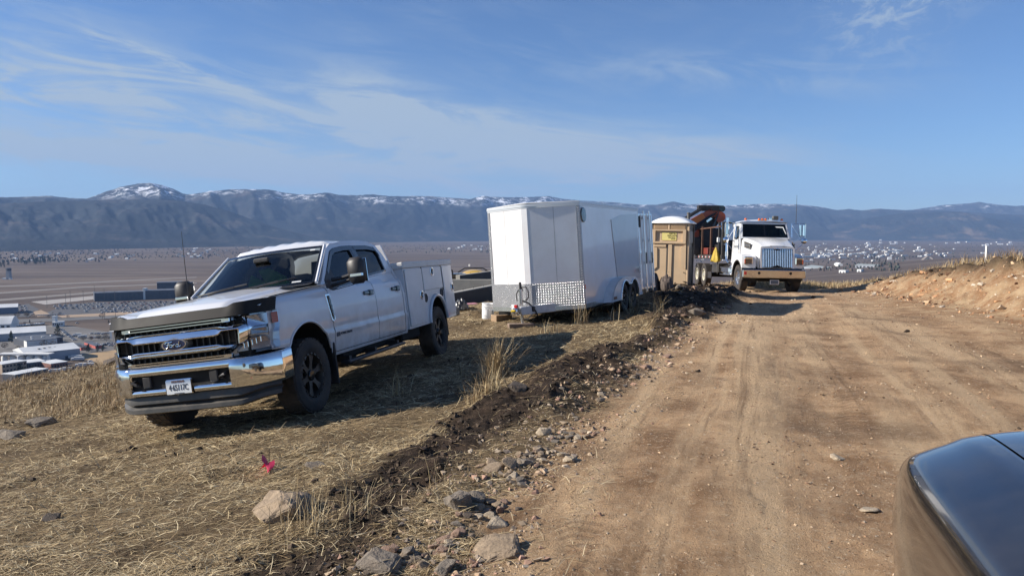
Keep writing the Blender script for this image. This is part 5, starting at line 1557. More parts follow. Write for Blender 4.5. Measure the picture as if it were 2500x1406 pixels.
        dd.matrix_local = Matrix.Translation((-.82, CY+1.04, 0)) @ Matrix.Rotation(rad(72), 4, 'Z')
        dq = [(0,1.16),(-.90,1.16),(-.90,2.14),(-.88,2.66),(-.28,2.64),(-.06,2.16),(0,2.10)]
        dw = [(-.10,2.18),(-.30,2.60),(-.82,2.62),(-.84,2.16)]
        MB().plate(dq, [dw], fn=lambda a, c, d: (a, d-.05, c), th=.05).build('door_panel', SW, dd)
        MB().plate(dw, fn=lambda a, c, d: (a, d-.03, c), th=.005).build('door_window', LENS, dd)
        MB().box(-.80,-.74,.0,.02,1.42,1.56,.006).build('door_handle', BLACK, dd)
        text_mesh('door_lettering', 'PEARSON', .13, mat('grey_lettering', (.22,.23,.24), .5), dd, frame((-.40,.004,1.84), (-1,0,0), (0,0,1)), .002, sx=.95)
    # west-coast mirrors
    mr_ = thing('mirror', None, None); mr_.parent = st
    yy = (1.24,1.82) if s > 0 else (-1.05,-1.46)
    MB().tube([(-.80,yy[0],2.18),(-.86,yy[0],2.76),(-.88,(yy[0]+yy[1])/2,2.80),(-.90,yy[1],2.78),(-.92,yy[1],2.2),(-.92,lerp(*yy,.9),1.98),(-.86,lerp(*yy,.35),1.70)], .017, 6).tube([(-.82,yy[0],2.70),(-.9,lerp(*yy,.6),2.2),(-.84,lerp(*yy,.1),2.0)], .014, 6).build('mirror_bracket', CHROME, mr_)
    for (a0, a1) in ((.58,.76),(.84,1.02)) if s > 0 else ((.62,.98),):
        ya, yb = sorted((lerp(*yy,a0), lerp(*yy,a1)))
        MB().box(-.99,-.90,ya,yb,2.26,2.76,.03).build('mirror_housing', CHROME, mr_)
    MB().lathe([(0,-.80),(.07,-.815),(.115,-.86),(.12,-.92),(0,-.93)], c=(0,lerp(*yy,.92),2.08), axis='x', n=18).build('convex_mirror', CHROME, mr_)
# windscreen frame, glass, roof
def wf(a, c, d): return (lerp(-.70,-.98,(c-2.16)/.64)-.03-d, a, c)
yl, yr = CY-.98, CY+.98
fr_o = [(yl,2.14),(yr,2.14),(yr-.06,2.80),(yl+.06,2.80)]
fr_i = [(yl+.06,2.20),(yr-.06,2.20),(yr-.11,2.74),(yl+.11,2.74)]
MB().plate(fr_o, [rrectq for rrectq in [fr_i]], fn=wf, th=.05).build('windshield_frame', SW, st)
MB().plate(fr_i, [[(yl+.09,2.225),(CY-.012,2.225),(CY-.012,2.715),(yl+.135,2.715)],[(CY+.012,2.225),(yr-.09,2.225),(yr-.135,2.715),(CY+.012,2.715)]], fn=lambda a, c, d: wf(a, c, d-.008), th=.01).build('windshield_seal', GLOSSB, st)
MB().plate(fr_i, fn=lambda a, c, d: wf(a, c, d+.012), th=.006).build('windshield', glass('truck_glass', (.20,.24,.23)), st)
def rf(x, y):
    k = sst(x, -1.35, -.92); e = 1-((y-CY)/1.0)**2
    return 2.79 + .16*max(0, e)**.5*(1-.55*k)*(1-.3*sst(-x,1.7,1.98))
MB().grid(lspace(-1.97,-.96,14), lspace(CY-1.0,CY+1.0,31), lambda x, y: (x, y, rf(x, y))).build('roof', SW, st, ang=50)
fb(-1.97,-1.93,CY-.96,CY+.96,1.1,2.8,SW,'cab_rear')
fb(-1.93,-.74,CY-.97,CY+.97,1.05,1.15,DARK,'cab_floor',b=0)
fb(-.95,-.74,CY-.9,CY+.9,1.5,2.16,GREYP,'dashboard')
b = MB()
for y in (.5,-.5): b.box(-1.75,-1.3,CY+y-.25,CY+y+.25,1.5,1.7,.05).box(-1.88,-1.7,CY+y-.25,CY+y+.25,1.6,2.35,.05)
b.build('seats', CLOTH, st)
c0 = Vector((-1.12,CY+.48,2.16)); ax = Vector((-.5,0,.86)); uu = Vector((0,1,0)); vv_ = ax.cross(uu)
MB().tube([tuple(c0+(uu*math.cos(a)+vv_*math.sin(a))*.23) for a in np.linspace(0, 2*math.pi, 25)[:-1]], .018, 6, closed=True).build('steering_wheel', BLACK, st)
for y in (-.69,-.13,.0,.13,.80):
    MB().lathe([(.055,2.90),(.055,2.945),(.03,2.975),(0,2.98)], c=(-1.12,CY+y-.02,.01), axis='z', n=12).build('cab_lamp', mat('orange_lens', (.75,.16,.03), .25, coat=.6), st)
MB().box(-1.15,-1.05,CY+.24,CY+.36,2.92,3.02,.01).build('roof_horn', CHROME, st)
MB().box(-1.2,-1.05,CY+.40,CY+.62,2.93,3.09,.015).build('beacon_box', GREYP, st)
MB().tube([(-.90,1.42,2.79),(-.90,1.425,3.4),(-.90,1.42,3.95)], [.014,.010,.006], 6).build('antenna', BLACK, st)
# exhaust stack with elbow and heat shield
MB().tube([(-2.12,-1.05,3.04),(-2.12,-1.05,1.42),(-2.08,-1.05,1.26),(-1.95,-1.05,1.16),(-1.75,-1.02,1.12)], .058, 12).tube([(-2.12,-1.05,2.75),(-2.12,-1.05,2.30)], .085, 12).build('exhaust_stack', CHROME, st)
MB().tube([(-2.12,-1.05,1.60),(-2.12,-1.05,1.40)], .075, 12).build('stack_clamp', ALU, st)
# chassis, steps, tanks
b = MB().box(-9.3,.6,-.48,-.36,.72,.98).box(-9.3,.6,.36,.48,.72,.98).box(-.1,.1,-1.0,1.0,.42,.56,.03).box(-5.6,-5.4,-1.0,1.0,.42,.60,.05).box(-6.95,-6.75,-1.0,1.0,.42,.60,.05).box(-.3,.7,-.45,.45,.6,1.3,.05)
b.build('chassis', DARK, st)
for s in (1,-1):
    ys_ = sorted((s*.70, s*1.14))
    fb(-2.75,-1.35,*ys_,.62,1.02,ALU,'fuel_tank',b=.12)
    stp = MB()
    for z in (.62,.92): stp.box(-2.75,-1.30,ys_[0]-.02,ys_[1]+.05,z-.02,z+.02,.008)
    stp.build('cab_step', ALU, st)
    fb(-4.20,-3.1,*ys_,.68,1.08,STEEL,'tool_box',b=.02)
    fb(-7.6,-4.3,*sorted((s*1.10,s*1.14)),.38,.68,BLACK,'side_guard',b=.01)
# flat deck with side rails and reflectors
fb(-9.4,-2.35,-1.22,1.22,1.26,1.45,STEEL,'deck')
for k in range(9):
    x = -3.1-k*.66
    fb(x-.13,x-.03,-1.226,-1.219,1.32,1.39,REDP,'marker_red',b=0)
    fb(x,x+.10,-1.226,-1.219,1.32,1.39,stm,'marker_white',b=0)
for (x, z1, m) in ((-2.42,2.86,STEEL),(-3.0,2.88,STEEL),(-4.4,2.72,RUST),(-6.05,2.80,RUST),(-7.6,2.80,RUST)):
    fb(x-.045,x+.045,-1.20,-1.11,1.45,z1,m,'stake_post',b=.008)
for (x, z1) in ((-2.42,2.86),(-3.0,2.88),(-4.4,2.72)): fb(x-.045,x+.045,1.11,1.20,1.45,z1,STEEL,'stake_post',b=.008)
MB().box(-8.3,-2.75,-1.19,-1.13,2.66,2.72,.008).build('side_rail', RUST, st)
MB().box(-2.46,-2.38,-1.2,1.2,2.80,2.88,.008).build('headboard_rail', STEEL, st)
fb(-3.05,-2.95,-1.25,-1.11,2.00,2.22,stm,'work_lamp',b=.02)
MB().box(-2.9,-2.45,-.9,.9,1.45,2.1,.03).build('cargo_box', STEEL, st)
MB().tube([(-2.9,-1.22,1.30),(-2.9,-1.22,.62)], .02, 6).build('strap_rod', STEEL, st)
# crane: base, column, inner and outer boom folded over the side, knuckle, hoses
cr = thing('crane', None, None); cr.parent = st
X0 = -7.0
def beam(a, c, w, h, m, nm, dx=0.0, taper=1.0):
    a, c = Vector((X0+dx, *a)), Vector((X0+dx, *c)); d = (c-a); L_ = d.length; d.normalize()
    s_ = Vector((1,0,0)); u_ = s_.cross(d)
    v = []
    for p, k in ((a, 1), (c, taper)):
        for (i, j) in ((-1,-1),(1,-1),(1,1),(-1,1)): v.append(p + s_*i*w/2 + u_*j*h/2*k)
    return MB().add(v, [(0,1,2,3),(7,6,5,4),(0,4,5,1),(1,5,6,2),(2,6,7,3),(3,7,4,0)]).build(nm, m, cr, ang=20)
fb(-7.6,-6.4,-1.0,1.0,1.45,1.80,STEEL,'crane_base',cr,.03)
fb(-6.3,-5.3,-1.10,-.55,1.46,1.78,mat('dark_red_paint', (.20,.025,.015), .5, dirt=(.05,.03,.02), dscale=4, damt=.6),'crane_tank',cr,.03)
fb(-6.31,-5.9,-.50,.10,1.5,1.95,BLACK,'control_box',cr,.02)
fb(-7.35,-6.65,-1.15,-.05,1.80,2.75,BLACK,'crane_column',cr,.08)
fb(-7.2,-6.6,-1.6,-1.1,1.45,2.3,BLACK,'valve_block',cr,.04)
beam((-1.00,2.55), (-.30,3.30), .5,.55, BLACK,'column_head')
beam((-2.35,1.55), (-.42,3.15), .34,.30, ORANGE,'inner_boom', .05)
beam((-2.65,2.35), (-.55,3.52), .36,.40, ORANGE,'outer_boom', .22)
beam((-2.75,2.66), (-1.0,3.78), .22,.12, BLACK,'extension_boom', .40)
beam((-2.85,2.56), (-1.2,3.62), .22,.10, BLACK,'extension_boom', .55)
beam((-1.55,3.02), (-1.00,3.36), .05,.30, ORANGEB,'boom_guard', .44)
beam((-1.25,3.72), (-.12,3.72), .40,.26, BLACK,'boom_end', .20)
beam((-.62,3.62), (-.18,3.30), .42,.38, ORANGE,'knuckle_arm', .15)
MB().lathe([(.26,-.25),(.26,.25)], c=(X0+.15,-.20,3.30), axis='x', n=22).lathe([(0,-.25),(.26,-.25)], c=(X0+.15,-.20,3.30), axis='x', n=22).lathe([(0,.25),(.26,.25)], c=(X0+.15,-.20,3.30), axis='x', n=22).build('knuckle', ORANGE, cr)
MB().lathe([(0,-.3),(.15,-.3),(.15,.3),(0,.3)], c=(X0+.15,-.12,3.70), axis='x', n=18).build('knuckle_pin', GLOSSB, cr)
beam((-2.10,2.10), (-.60,3.25), .10,.10, CHROME,'lift_cylinder', .38)
beam((-2.40,2.00), (-.85,3.05), .16,.16, BLACK,'fold_cylinder', .36)
for k in range(5):
    MB().tube([(X0+.5,-1.9+k*.1,2.55+k*.03),(X0+.52,-1.3+k*.12,2.95+k*.06),(X0+.52,-.75+k*.10,3.35+k*.05),(X0+.48,-.45+k*.04,3.15+k*.10),(X0+.5,-.62+k*.02,2.70)], .022, 6).build('hose', GLOSSB, cr)
beam((-.05,2.6), (.10,2.0), .4,.25, BLACK,'column_foot')
MB().tube([(X0+.2,.15,2.45),(X0+.2,.22,2.10),(X0+.2,.02,2.10)], .025, 6).build('hand_grip', BLACK, cr)
# yellow sling bag tied to the deck corner and vest in the cab are things of their own
def TM(p): return place(SM_R, SM_O, p)
prof = [(.03,0),(.06,-.05),(.11,-.16),(.20,-.40),(.27,-.56),(.25,-.60),(.0,-.58)]
b = MB(); n_ = 28
v = [(r*(1+.16*math.sin(6*a+r*9)*(r > .08))*math.cos(a)*1.15, r*(1+.16*math.sin(6*a+r*9)*(r > .08))*math.sin(a)*.7, z+.05*math.sin(3*a)*(z < -.5)) for a in np.linspace(0,2*math.pi,n_+1)[:-1] for r, z in prof]
q = len(prof); b.add(v, [(k*q+i, k*q+i+1, ((k+1)%n_)*q+i+1, ((k+1)%n_)*q+i) for k in range(n_) for i in range(q-1)])
bag = b.build('sling_bag', mat('yellow_canvas', (.42,.29,.03), .7, var=.2, vscale=8, bump=.2, bscale=14), None, ang=60)
bag.location = TM((-2.72,-1.36,1.78)); bag.rotation_euler = (0,0,rad(-90)); tag(bag, 'yellow canvas sling bag hanging at the corner of the truck deck', 'bag')
vest(Matrix.Translation(TM((-1.62,CY+.5,1.98))) @ Matrix.Rotation(rad(-90), 4, 'Z') @ Matrix.Scale(.8, 4), 'green hi-vis vest behind the wheel of the crane truck cab')

# ================================================================== FOUNDATION, EXCAVATOR, STAKES, TARP, CAR
CONC = mat('concrete', (.40,.38,.33), .85, var=.12, vscale=2, bump=.25, bscale=25, dirt=(.28,.25,.2), dscale=1.5, damt=.5)
DAMP = mat('black_damp_proofing', (.016,.016,.020), .55, var=.2, vscale=2)
ZT = EYE-2.11
def wall_thing(p0, p1, th, zb, label, faceL, faceR, jointL=1.2):
    """poured wall from p0 to p1; its left and right faces can carry black coating"""
    p0, p1 = Vector((*p0, 0)), Vector((*p1, 0)); d = p1-p0; L_ = d.length
    r = thing('foundation_wall', label, 'foundation wall', (p0.x, p0.y, zb), (0,0,math.atan2(d.y, d.x)))
    h = ZT-zb; n = max(1, int(L_/jointL))
    for k in range(n):
        MB().box(L_*k/n+.004, L_*(k+1)/n-.004, -th/2, th/2, 0, h, .008).build('wall_panel', CONC, r)
    MB().box(.01, L_-.01, -th/2+.03, th/2-.03, 0, h-.03).build('wall_core', CONC, r)
    for on, s in ((faceR, -1), (faceL, 1)):
        if on: MB().box(.0, L_, s*th/2-.006*(s < 0), s*th/2+.006*(s > 0), 0, h-.03).build('black_coating', DAMP, r)
    for k in range(int(L_/1.0)):
        MB().tube([(.5+k*1.0, 0, h-.02), (.5+k*1.0, 0, h+.07)], .008, 5).build('anchor_rod', STEEL, r)
    return r
wall_thing((-2.25,25.7), (1.35,36.0), .22, EYE-3.6, 'low foundation wall with black coating in front of the bare concrete wall', False, True)
wall_thing((-6.0,33.5), (.3,33.3), .22, EYE-4.2, 'bare grey concrete foundation wall between the two black coated walls', False, False, 1.0)
wall_thing((-2.62,36.6), (.6,45.2), .22, EYE-4.6, 'farthest foundation wall, black coated, just below the yellow excavator', False, True)
# excavator: boom, cab and counterweight show over the walls
YEL = mat('machine_yellow', (.60,.36,.03), .4, coat=.3, dirt=(.3,.22,.12), dscale=3, damt=.4)
ep = in_valley(1140, 700, EYE-5.6); ep = Vector((-2.7, 45.5, 0)); ep.z = EYE-4.42
ex = thing('excavator', 'yellow excavator working behind the far foundation wall', 'excavator', ep, (0,0,rad(188)))
MB().box(-1.2,1.2,-1.4,-.9,0,.75,.2).build('track', DARK, ex); MB().box(-1.2,1.2,.9,1.4,0,.75,.2).build('track', DARK, ex)
MB().box(-1.4,1.0,-1.2,1.2,.85,1.55,.08).build('upper_body', YEL, ex)
b = MB().grid(lspace(-1.5,.5,12), lspace(-1.2,1.2,9), lambda x, y: (x, y, 1.5+.62*(1-((x+.5)/1.02)**2)**.5*(1-.25*(y/1.2)**4) if abs(x+.5) < 1.02 else 1.5))
b.build('engine_cover', YEL, ex)
MB().box(.1,1.1,.35,1.2,1.5,1.95,.05).build('cab', GLOSSB, ex)
MB().tube([(.9,-.2,1.5),(1.3,-.2,1.95),(2.0,-.2,1.9),(4.2,-.2,1.66)], [.20,.24,.22,.16], 8).build('boom', YEL, ex)
MB().tube([(.8,.1,1.5),(.9,.1,2.1),(1.6,.1,2.15)], .05, 6).tube([(-1.3,.6,2.0),(-.9,.6,2.24),(.2,.6,2.24),(.6,.6,2.0)], .04, 6).build('hydraulic_line', STEEL, ex)
MB().tube([(4.2,-.2,1.66),(4.9,-.2,.8),(4.6,-.2,-.2)], [.16,.14,.10], 8).build('dipper_arm', YEL, ex)
MB().lathe([(0,2.30),(.05,2.30),(.05,2.42),(0,2.43)], c=(-.2,-.6,0), axis='z', n=8).build('beacon', stm, ex)
# pink and white boards lying along the foot of the wall
for (u, v, c_, lab_) in ((1138,746,(.55,.24,.27),'pink insulation board lying at the foot of the black wall'),(1163,743,(.60,.52,.44),'pale board lying at the foot of the black wall behind the bucket')):
    p = at_ground(u, v); o = MB().box(-.42,.42,-.10,.10,0,.07,.005).build('insulation_board' if c_[0] < .58 else 'pale_board', mat('board_%d' % u, c_, .8, var=.1), None)
    o.location = (p.x, p.y, p.z-.01); o.rotation_euler = (rad(8),0,rad(38)); tag(o, lab_, 'board')
# stakes
STK = mat('white_stake', (.72,.69,.64), .6)
def stake(u, v, h, lab_, r=.02):
    p = at_ground(u, v); o = MB().box(-r,r,-r,r,-.1,h,.004).build('marker_stake', STK, None)
    o.location = p; o.rotation_euler = (rad(1),rad(-1),rad(20)); return tag(o, lab_, 'stake', 'white marker stakes')
stake(2011, 684, .82, 'shorter white marker stake beside the parked crane truck')
stake(2407, 641, .47, 'white marker stake on top of the cut bank at the far right', .026)
p = at_ground(2014, 690); o = MB().box(-.42,.42,-.12,.12,0,.13,.01).build('pale_timber', mat('pale_timber', (.62,.54,.43), .75, var=.1), None)
o.location = (p.x, p.y, p.z+.0); o.rotation_euler = (0,rad(-1),rad(2)); tag(o, 'pale squared timber lying on rubble right of the crane truck', 'timber')
# crumpled black tarp beside the toilet
def crumple(name, pts, m, lab_, cat, seed, h, cr_=.07):
    """soft folded sheet: rounded hump with creases"""
    c, sx, sy = pts
    n = 46; b = MB()
    def fn(u, v):
        r = math.hypot(u, v); k = max(0, 1-r**2.2)
        w = float(fbm(np.array([u*2.1+seed]), np.array([v*2.1]), 4, seed)[0])
        f = abs(math.sin(u*7+v*3+w*7))
        z = h*k**.6*(.55+.8*w) + cr_*k*f
        return (c[0]+u*sx+.10*(w-.5), c[1]+v*sy+.12*(w-.5), c[2]-.03+z)
    b.grid(lspace(-1,1,n), lspace(-1,1,n), fn, keep=lambda a, d, e, g: math.hypot((a+d)/2,(e+g)/2) < 1.0)
    o = b.build(name, m, None, ang=45)
    return tag(o, lab_, cat)
TARP = mat('black_plastic_sheet', (.018,.018,.021), .30, var=.2)
p = Vector((4.25, 23.6, 0)); p.z = gz(p.x, p.y)
crumple('black_tarp', (p, .42, .5), TARP, 'crumpled black plastic tarp piled between the trailer and the toilet', 'tarp', 3, .66)
p = Vector((4.75, 23.4, 0)); p.z = gz(p.x, p.y)
crumple('brown_bag', (p, .26, .3), mat('brown_sack', (.10,.075,.06), .8, var=.2), 'brown sack lying against the tan toilet beside the black tarp', 'sack', 8, .42, .015)
p = at_ground(1125, 752)
crumple('dark_sheet', (p, .22, .2), TARP, 'small scrap of black sheet behind the rear bumper of the pickup', 'plastic sheet', 12, .22)
# pink survey flag
p = at_ground(655, 1152)
fl = thing('survey_flag', 'small pink survey flag drooping on a wire in the dry grass', 'survey flag', p, (0,0,rad(-20))); fl.scale = (1.45, 1.45, 1.35)
MB().tube([(0,0,-.05),(.01,0,.14)], .0022, 5).build('flag_wire', STEEL, fl)
MB().grid(lspace(0,1,9), lspace(0,1,7), lambda a, c: (-.045+.085*a+.02*math.sin(c*3), -.02+.03*math.sin(a*5+c*2), .015+.085*c*(1-.35*a)+.012*math.sin(a*7))).build('flag_cloth', mat('pink_flag', (.62,.035,.10), .55), fl, ang=60)
# black lump in the grass on the left
p = at_ground(127, 1266)

# ------------------------------------------------------------------ black car whose fender juts in at the lower right
CARB = mat('black_car_paint', (.006,.006,.007), .10, coat=1.0, spec=.6, dirt=(.20,.16,.12), dscale=5, damt=.10)
car = thing('black_car', 'glossy black car with its front fender and hood jutting in beside the viewer', 'car', (1.825, 1.21, .075), (0,0,rad(-16)))
PROF = [(-.86,.36),(-.915,.50),(-.935,.64),(-.938,.77),(-.930,.86),(-.905,.918),(-.855,.948),(-.80,.972),(-.755,.994),(-.715,1.006),(-.70,1.009),(-.62,1.026),(-.45,1.052),(-.22,1.072),(0,1.078)]
STA = [(-1.2,.0,1),(-.6,.0,1),(0,0,1),(.35,-.002,.998),(.60,-.008,.995),(.78,-.022,.985),(.90,-.050,.97),(.97,-.095,.95),(1.01,-.16,.935),(1.035,-.26,.925),(1.045,-.36,.92),(1.045,-.60,.92)]
def cat(xs, ts, t):
    """smooth interpolation through the stations"""
    i = int(np.clip(np.searchsorted(ts, t)-1, 0, len(ts)-2)); k = (t-ts[i])/(ts[i+1]-ts[i])
    p = [xs[max(0,i-1)], xs[i], xs[i+1], xs[min(len(xs)-1,i+2)]]
    return .5*((2*p[1])+(-p[0]+p[2])*k+(2*p[0]-5*p[1]+4*p[2]-p[3])*k*k+(-p[0]+3*p[1]-3*p[2]+p[3])*k**3)
_pt, _st = list(range(len(PROF))), list(range(len(STA)))
def csurf(s, q):
    x, z = cat([p[0] for p in PROF], _pt, s), cat([p[1] for p in PROF], _pt, s)
    y, dz, kx = (cat([p[j] for p in STA], _st, q) for j in range(3))
    lead = .06*(1-(x/.93)**2)
    return (x*kx, y + lead*sst(q, 5, 9), max(.25+.02*s, z+dz))
ql_ = lspace(0, len(STA)-1, 60)
for sg in (1, -1):
    fl_ = (lambda p: p) if sg > 0 else (lambda p: (-p[0], p[1], p[2]))
    MB().grid(lspace(0, 9.93, 60), ql_, lambda s, q: fl_(csurf(s, q))).build('fender', CARB, car, ang=80)
    MB().grid(lspace(9.9, 10.1, 3), ql_, lambda s, q: fl_(tuple(Vector(csurf(s, q))-Vector((0,0,.012))))).build('hood_gap', DARK, car)
MB().grid(lspace(10.07, 17.93, 60), ql_, lambda s, q: csurf(s, q) if s <= 14 else (lambda p: (-p[0], p[1], p[2]))(csurf(28-s, q))).build('hood', CARB, car, ang=80)
for s in (-1,1):
    MB().box(s*.62-.14,s*.62+.14,.98,1.075,.60,.70,.03).build('headlight', LENS, car)
    wheel(car, s*.80, .05, .36, .22, .24, RIMD, 1).rotation_euler = (0,0,rad(-90*s))
MB().box(-.75,.75,-1.2,.98,.25,.60,.05).build('chassis', DARK, car)
# cabin behind the hood: it is what the fender mirrors
b = MB().grid(lspace(-1,1,15), lspace(0,1,6), lambda u, k: (u*lerp(.74,.60,k), lerp(-.75,-1.35,k)-.12*u*u, lerp(1.05,1.52,k)))
b.build('windshield', GLASSD, car)
for s in (-1,1):
    MB().tube([(s*.76,-.86,1.05),(s*.62,-1.46,1.53),(s*.60,-2.4,1.55)], .05, 8).build('pillar', CARB, car)
    MB().box(s*.86-.06,s*.86+.06,-2.6,-1.15,.35,1.06,.06).build('door', CARB, car)
MB().box(-.60,.60,-2.5,-1.42,1.50,1.56,.03).build('roof', CARB, car)

# ================================================================== THINGS IN THE VALLEY
RNG = random.Random(7)
def vz(x, y): return float(far_h(np.array([float(x)]), np.array([float(y)]))[0])
def on_valley(u, v):
    """line of sight from the eye down to the valley floor (which swells on the right)"""
    d = pixel_ray(u, v); z = VALLEY
    for _ in range(12):
        if d.z >= -1e-4: break
        t = (z-EYE)/d.z; z = vz(d.x*t, d.y*t)
    return Vector((d.x*t, d.y*t, z))
ROOF_W = mat('pale_metal_roof', (.66,.66,.64), .5, var=.10, vscale=.06)
ROOF_D = mat('dark_flat_roof', (.075,.085,.105), .7, var=.2, vscale=.08)
WALL_G = mat('grey_metal_wall', (.30,.32,.36), .7, var=.1, vscale=.1)
WALL_W = mat('white_wall', (.66,.65,.62), .7, var=.08, vscale=.1)
WALL_B = mat('brick_wall', (.22,.10,.075), .9, var=.25, vscale=.5)
WALL_D = mat('dark_wall', (.055,.06,.075), .6, var=.2, vscale=.2)
WIN = mat('window_dark', (.02,.025,.035), .15)
TARMAC = mat('tarmac', (.075,.073,.075), .9, var=.15, vscale=.03)
PALE = mat('pale_concrete_apron', (.33,.30,.27), .9, var=.10, vscale=.02)
def building(name, lab_, cat_, a, b_, depth, h, wall, roof, kind='flat', win=(0, 0), door=0, group=None, zd=0.0, parapet=True, extra=None):
    """box building on the ground line a-b (front foot, left to right), running back by depth"""
    A, B = Vector((a[0], a[1], 0)), Vector((b_[0], b_[1], 0)); d = B-A; L_ = d.length
    r = thing(name, lab_, cat_, (A.x, A.y, vz(A.x, A.y)-.3-zd), (0,0,math.atan2(d.y, d.x)), group)
    h2 = h+.3+zd
    MB().box(0, L_, 0, depth, 0, h2).build('wall', wall, r, ang=0)
    if kind == 'flat':
        MB().box(-.2, L_+.2, -.2, depth+.2, h2+.02, h2+.5).build('roof', roof, r, ang=0)
    else:
        rise = depth*.10 if kind == 'low' else depth*.3
        n = 10; pr = [(-.5, h2)] + [(depth*k/n, h2+rise*(1-abs(2*k/n-1)) if kind != 'arch' else h2+rise*math.sin(math.pi*k/n)) for k in range(n+1)] + [(depth+.5, h2)]
        MB().plate([(p, z+.35) for p, z in pr] + [(p, z-.05) for p, z in reversed(pr)] if False else [(p, z+.4) for p, z in pr]+[(depth+.5, h2-.1),(-.5, h2-.1)], fn=lambda p, z, t: (t, p, z), th=L_+.8, off=-.4).build('roof', roof, r, ang=20)
    nx, nz_ = win
    for i in range(nx):
        for j in range(nz_):
            x = L_*(i+.5)/nx; z = .8+(h2-.8)*(j+.30)/max(1,nz_)
            w = L_/nx*.30; hh = (h2-.8)/max(1,nz_)*.28
            MB().box(x-w, x+w, -.12, .02, z, z+hh*1.6).build('window', WIN, r, ang=0)
    for i in range(door):
        x = L_*(i+.5)/door
        MB().box(x-1.6, x+1.6, -.14, .02, .1, 3.6).build('loading_door', WALL_D, r, ang=0)
    return r
def P2(u, v): 
    q = on_valley(u, v); return (q.x, q.y)
b1 = building('warehouse', 'long warehouse with a pale gently pitched roof at the left edge of the valley', 'warehouse', P2(-70,838), P2(113,826), 45, 8.5, WALL_G, ROOF_W, 'low', door=5)
b2 = building('grey_workshop', 'grey workshop with dark flat roofs in front of the pale roofed warehouse', 'workshop', P2(64,848), P2(154,838), 34, 7, WALL_D, ROOF_D, win=(9,1))
for (x0,x1,y0,y1) in ((8,10,6,8),(22,25,14,16),(34,36,20,22),(14,16,22,24)): MB().box(x0,x1,y0,y1,7.6,9).build('roof_unit', ROOF_W, b2)
building('workshop_wing', 'pale walled wing of the grey workshop on its left side', 'workshop', P2(38,838), P2(66,850), 30, 7.5, WALL_W, ROOF_D)
b3 = building('factory', 'long factory with a wide white roof and grey wall below the hill', 'factory', P2(62,888), P2(196,873), 40, 9.5, WALL_G, ROOF_W, 'low', win=(0,0), door=2)
for k in range(6): MB().box(14+k*5,16+k*5,9+k,11+k,10.5,12.8).build('roof_vent', GREYP, b3)
building('loading_bay', 'white canopy along the front of the long factory', 'loading bay', P2(66,884), P2(128,879), 8, 5, WALL_W, ROOF_W, win=(6,1))
building('brick_office', 'brick office with flat cream roof right of the factory canopy', 'office', P2(125,904), P2(166,898), 22, 6, WALL_B, ROOF_W, win=(6,1), door=0)
building('brick_hall', 'brick hall with flat cream roof left of the brick office', 'hall', P2(62,904), P2(112,898), 20, 6.5, WALL_D, ROOF_W, win=(7,1))
building('brick_depot', 'nearest brick depot with a long cream roof just over the grass crest', 'depot', P2(38,932), P2(118,916), 15, 6, WALL_D, ROOF_W, win=(10,1))
building('tan_block', 'two storey tan block at the left edge beside the brick depot', 'office', P2(6,914), P2(66,904), 16, 9, mat('tan_wall', (.40,.30,.21), .8), ROOF_W, win=(7,2))
tk = thing('tank_yard', 'row of white process tanks under a pale gantry left of the factory', 'tank yard', (*P2(6,890), VALLEY-.3))
for k in range(6):
    MB().lathe([(3.2,0),(3.2,7),(2.2,8.6),(0,9)], c=(k*8.2, 4, 0), axis='z', n=16).build('tank', WALL_W, tk)
MB().box(-4,46,-1,9,10,11).box(-4,-3,-1,0,0,10).box(45,46,-1,0,0,10).build('gantry', WALL_W, tk)
building('white_barn', 'white barn with curved roof at the far left above the pale warehouse', 'barn', P2(-40,806), P2(27,804), 30, 7, WALL_W, ROOF_W, 'arch', win=(5,1))
building('hangar', 'grey hangar with pale roof at the left edge near the car parks', 'hangar', P2(-60,770), P2(44,765), 40, 10, mat('slate_wall', (.15,.17,.22), .7), ROOF_W, 'low')
building('storage_row', 'low storage row with red doors, the left one of two beside the grass field', 'storage units', P2(178,846), P2(198,856), 7, 3.2, mat('red_doors', (.42,.09,.07), .7, var=.2, vscale=.4), ROOF_D, group=None)
building('storage_row', 'low storage row with red doors, the right one of two beside the parked cars', 'storage units', P2(206,842), P2(233,852), 7, 3.2, mat('red_doors', (.42,.09,.07), .7, var=.2, vscale=.4), ROOF_D)
building('white_farmhouse', 'white building with a small square tower on its left end', 'house', P2(128,798), P2(154,797), 12, 6, WALL_W, ROOF_W, win=(5,1))
building('square_tower', 'small square white tower standing at the end of the white building', 'tower', P2(128,797), P2(135,797), 6, 14, WALL_W, ROOF_W)
building('white_hall', 'white tent shaped hall beside the headlight of the pickup', 'hall', P2(268,828), P2(283,828), 24, 9, WALL_W, ROOF_W, 'arch')
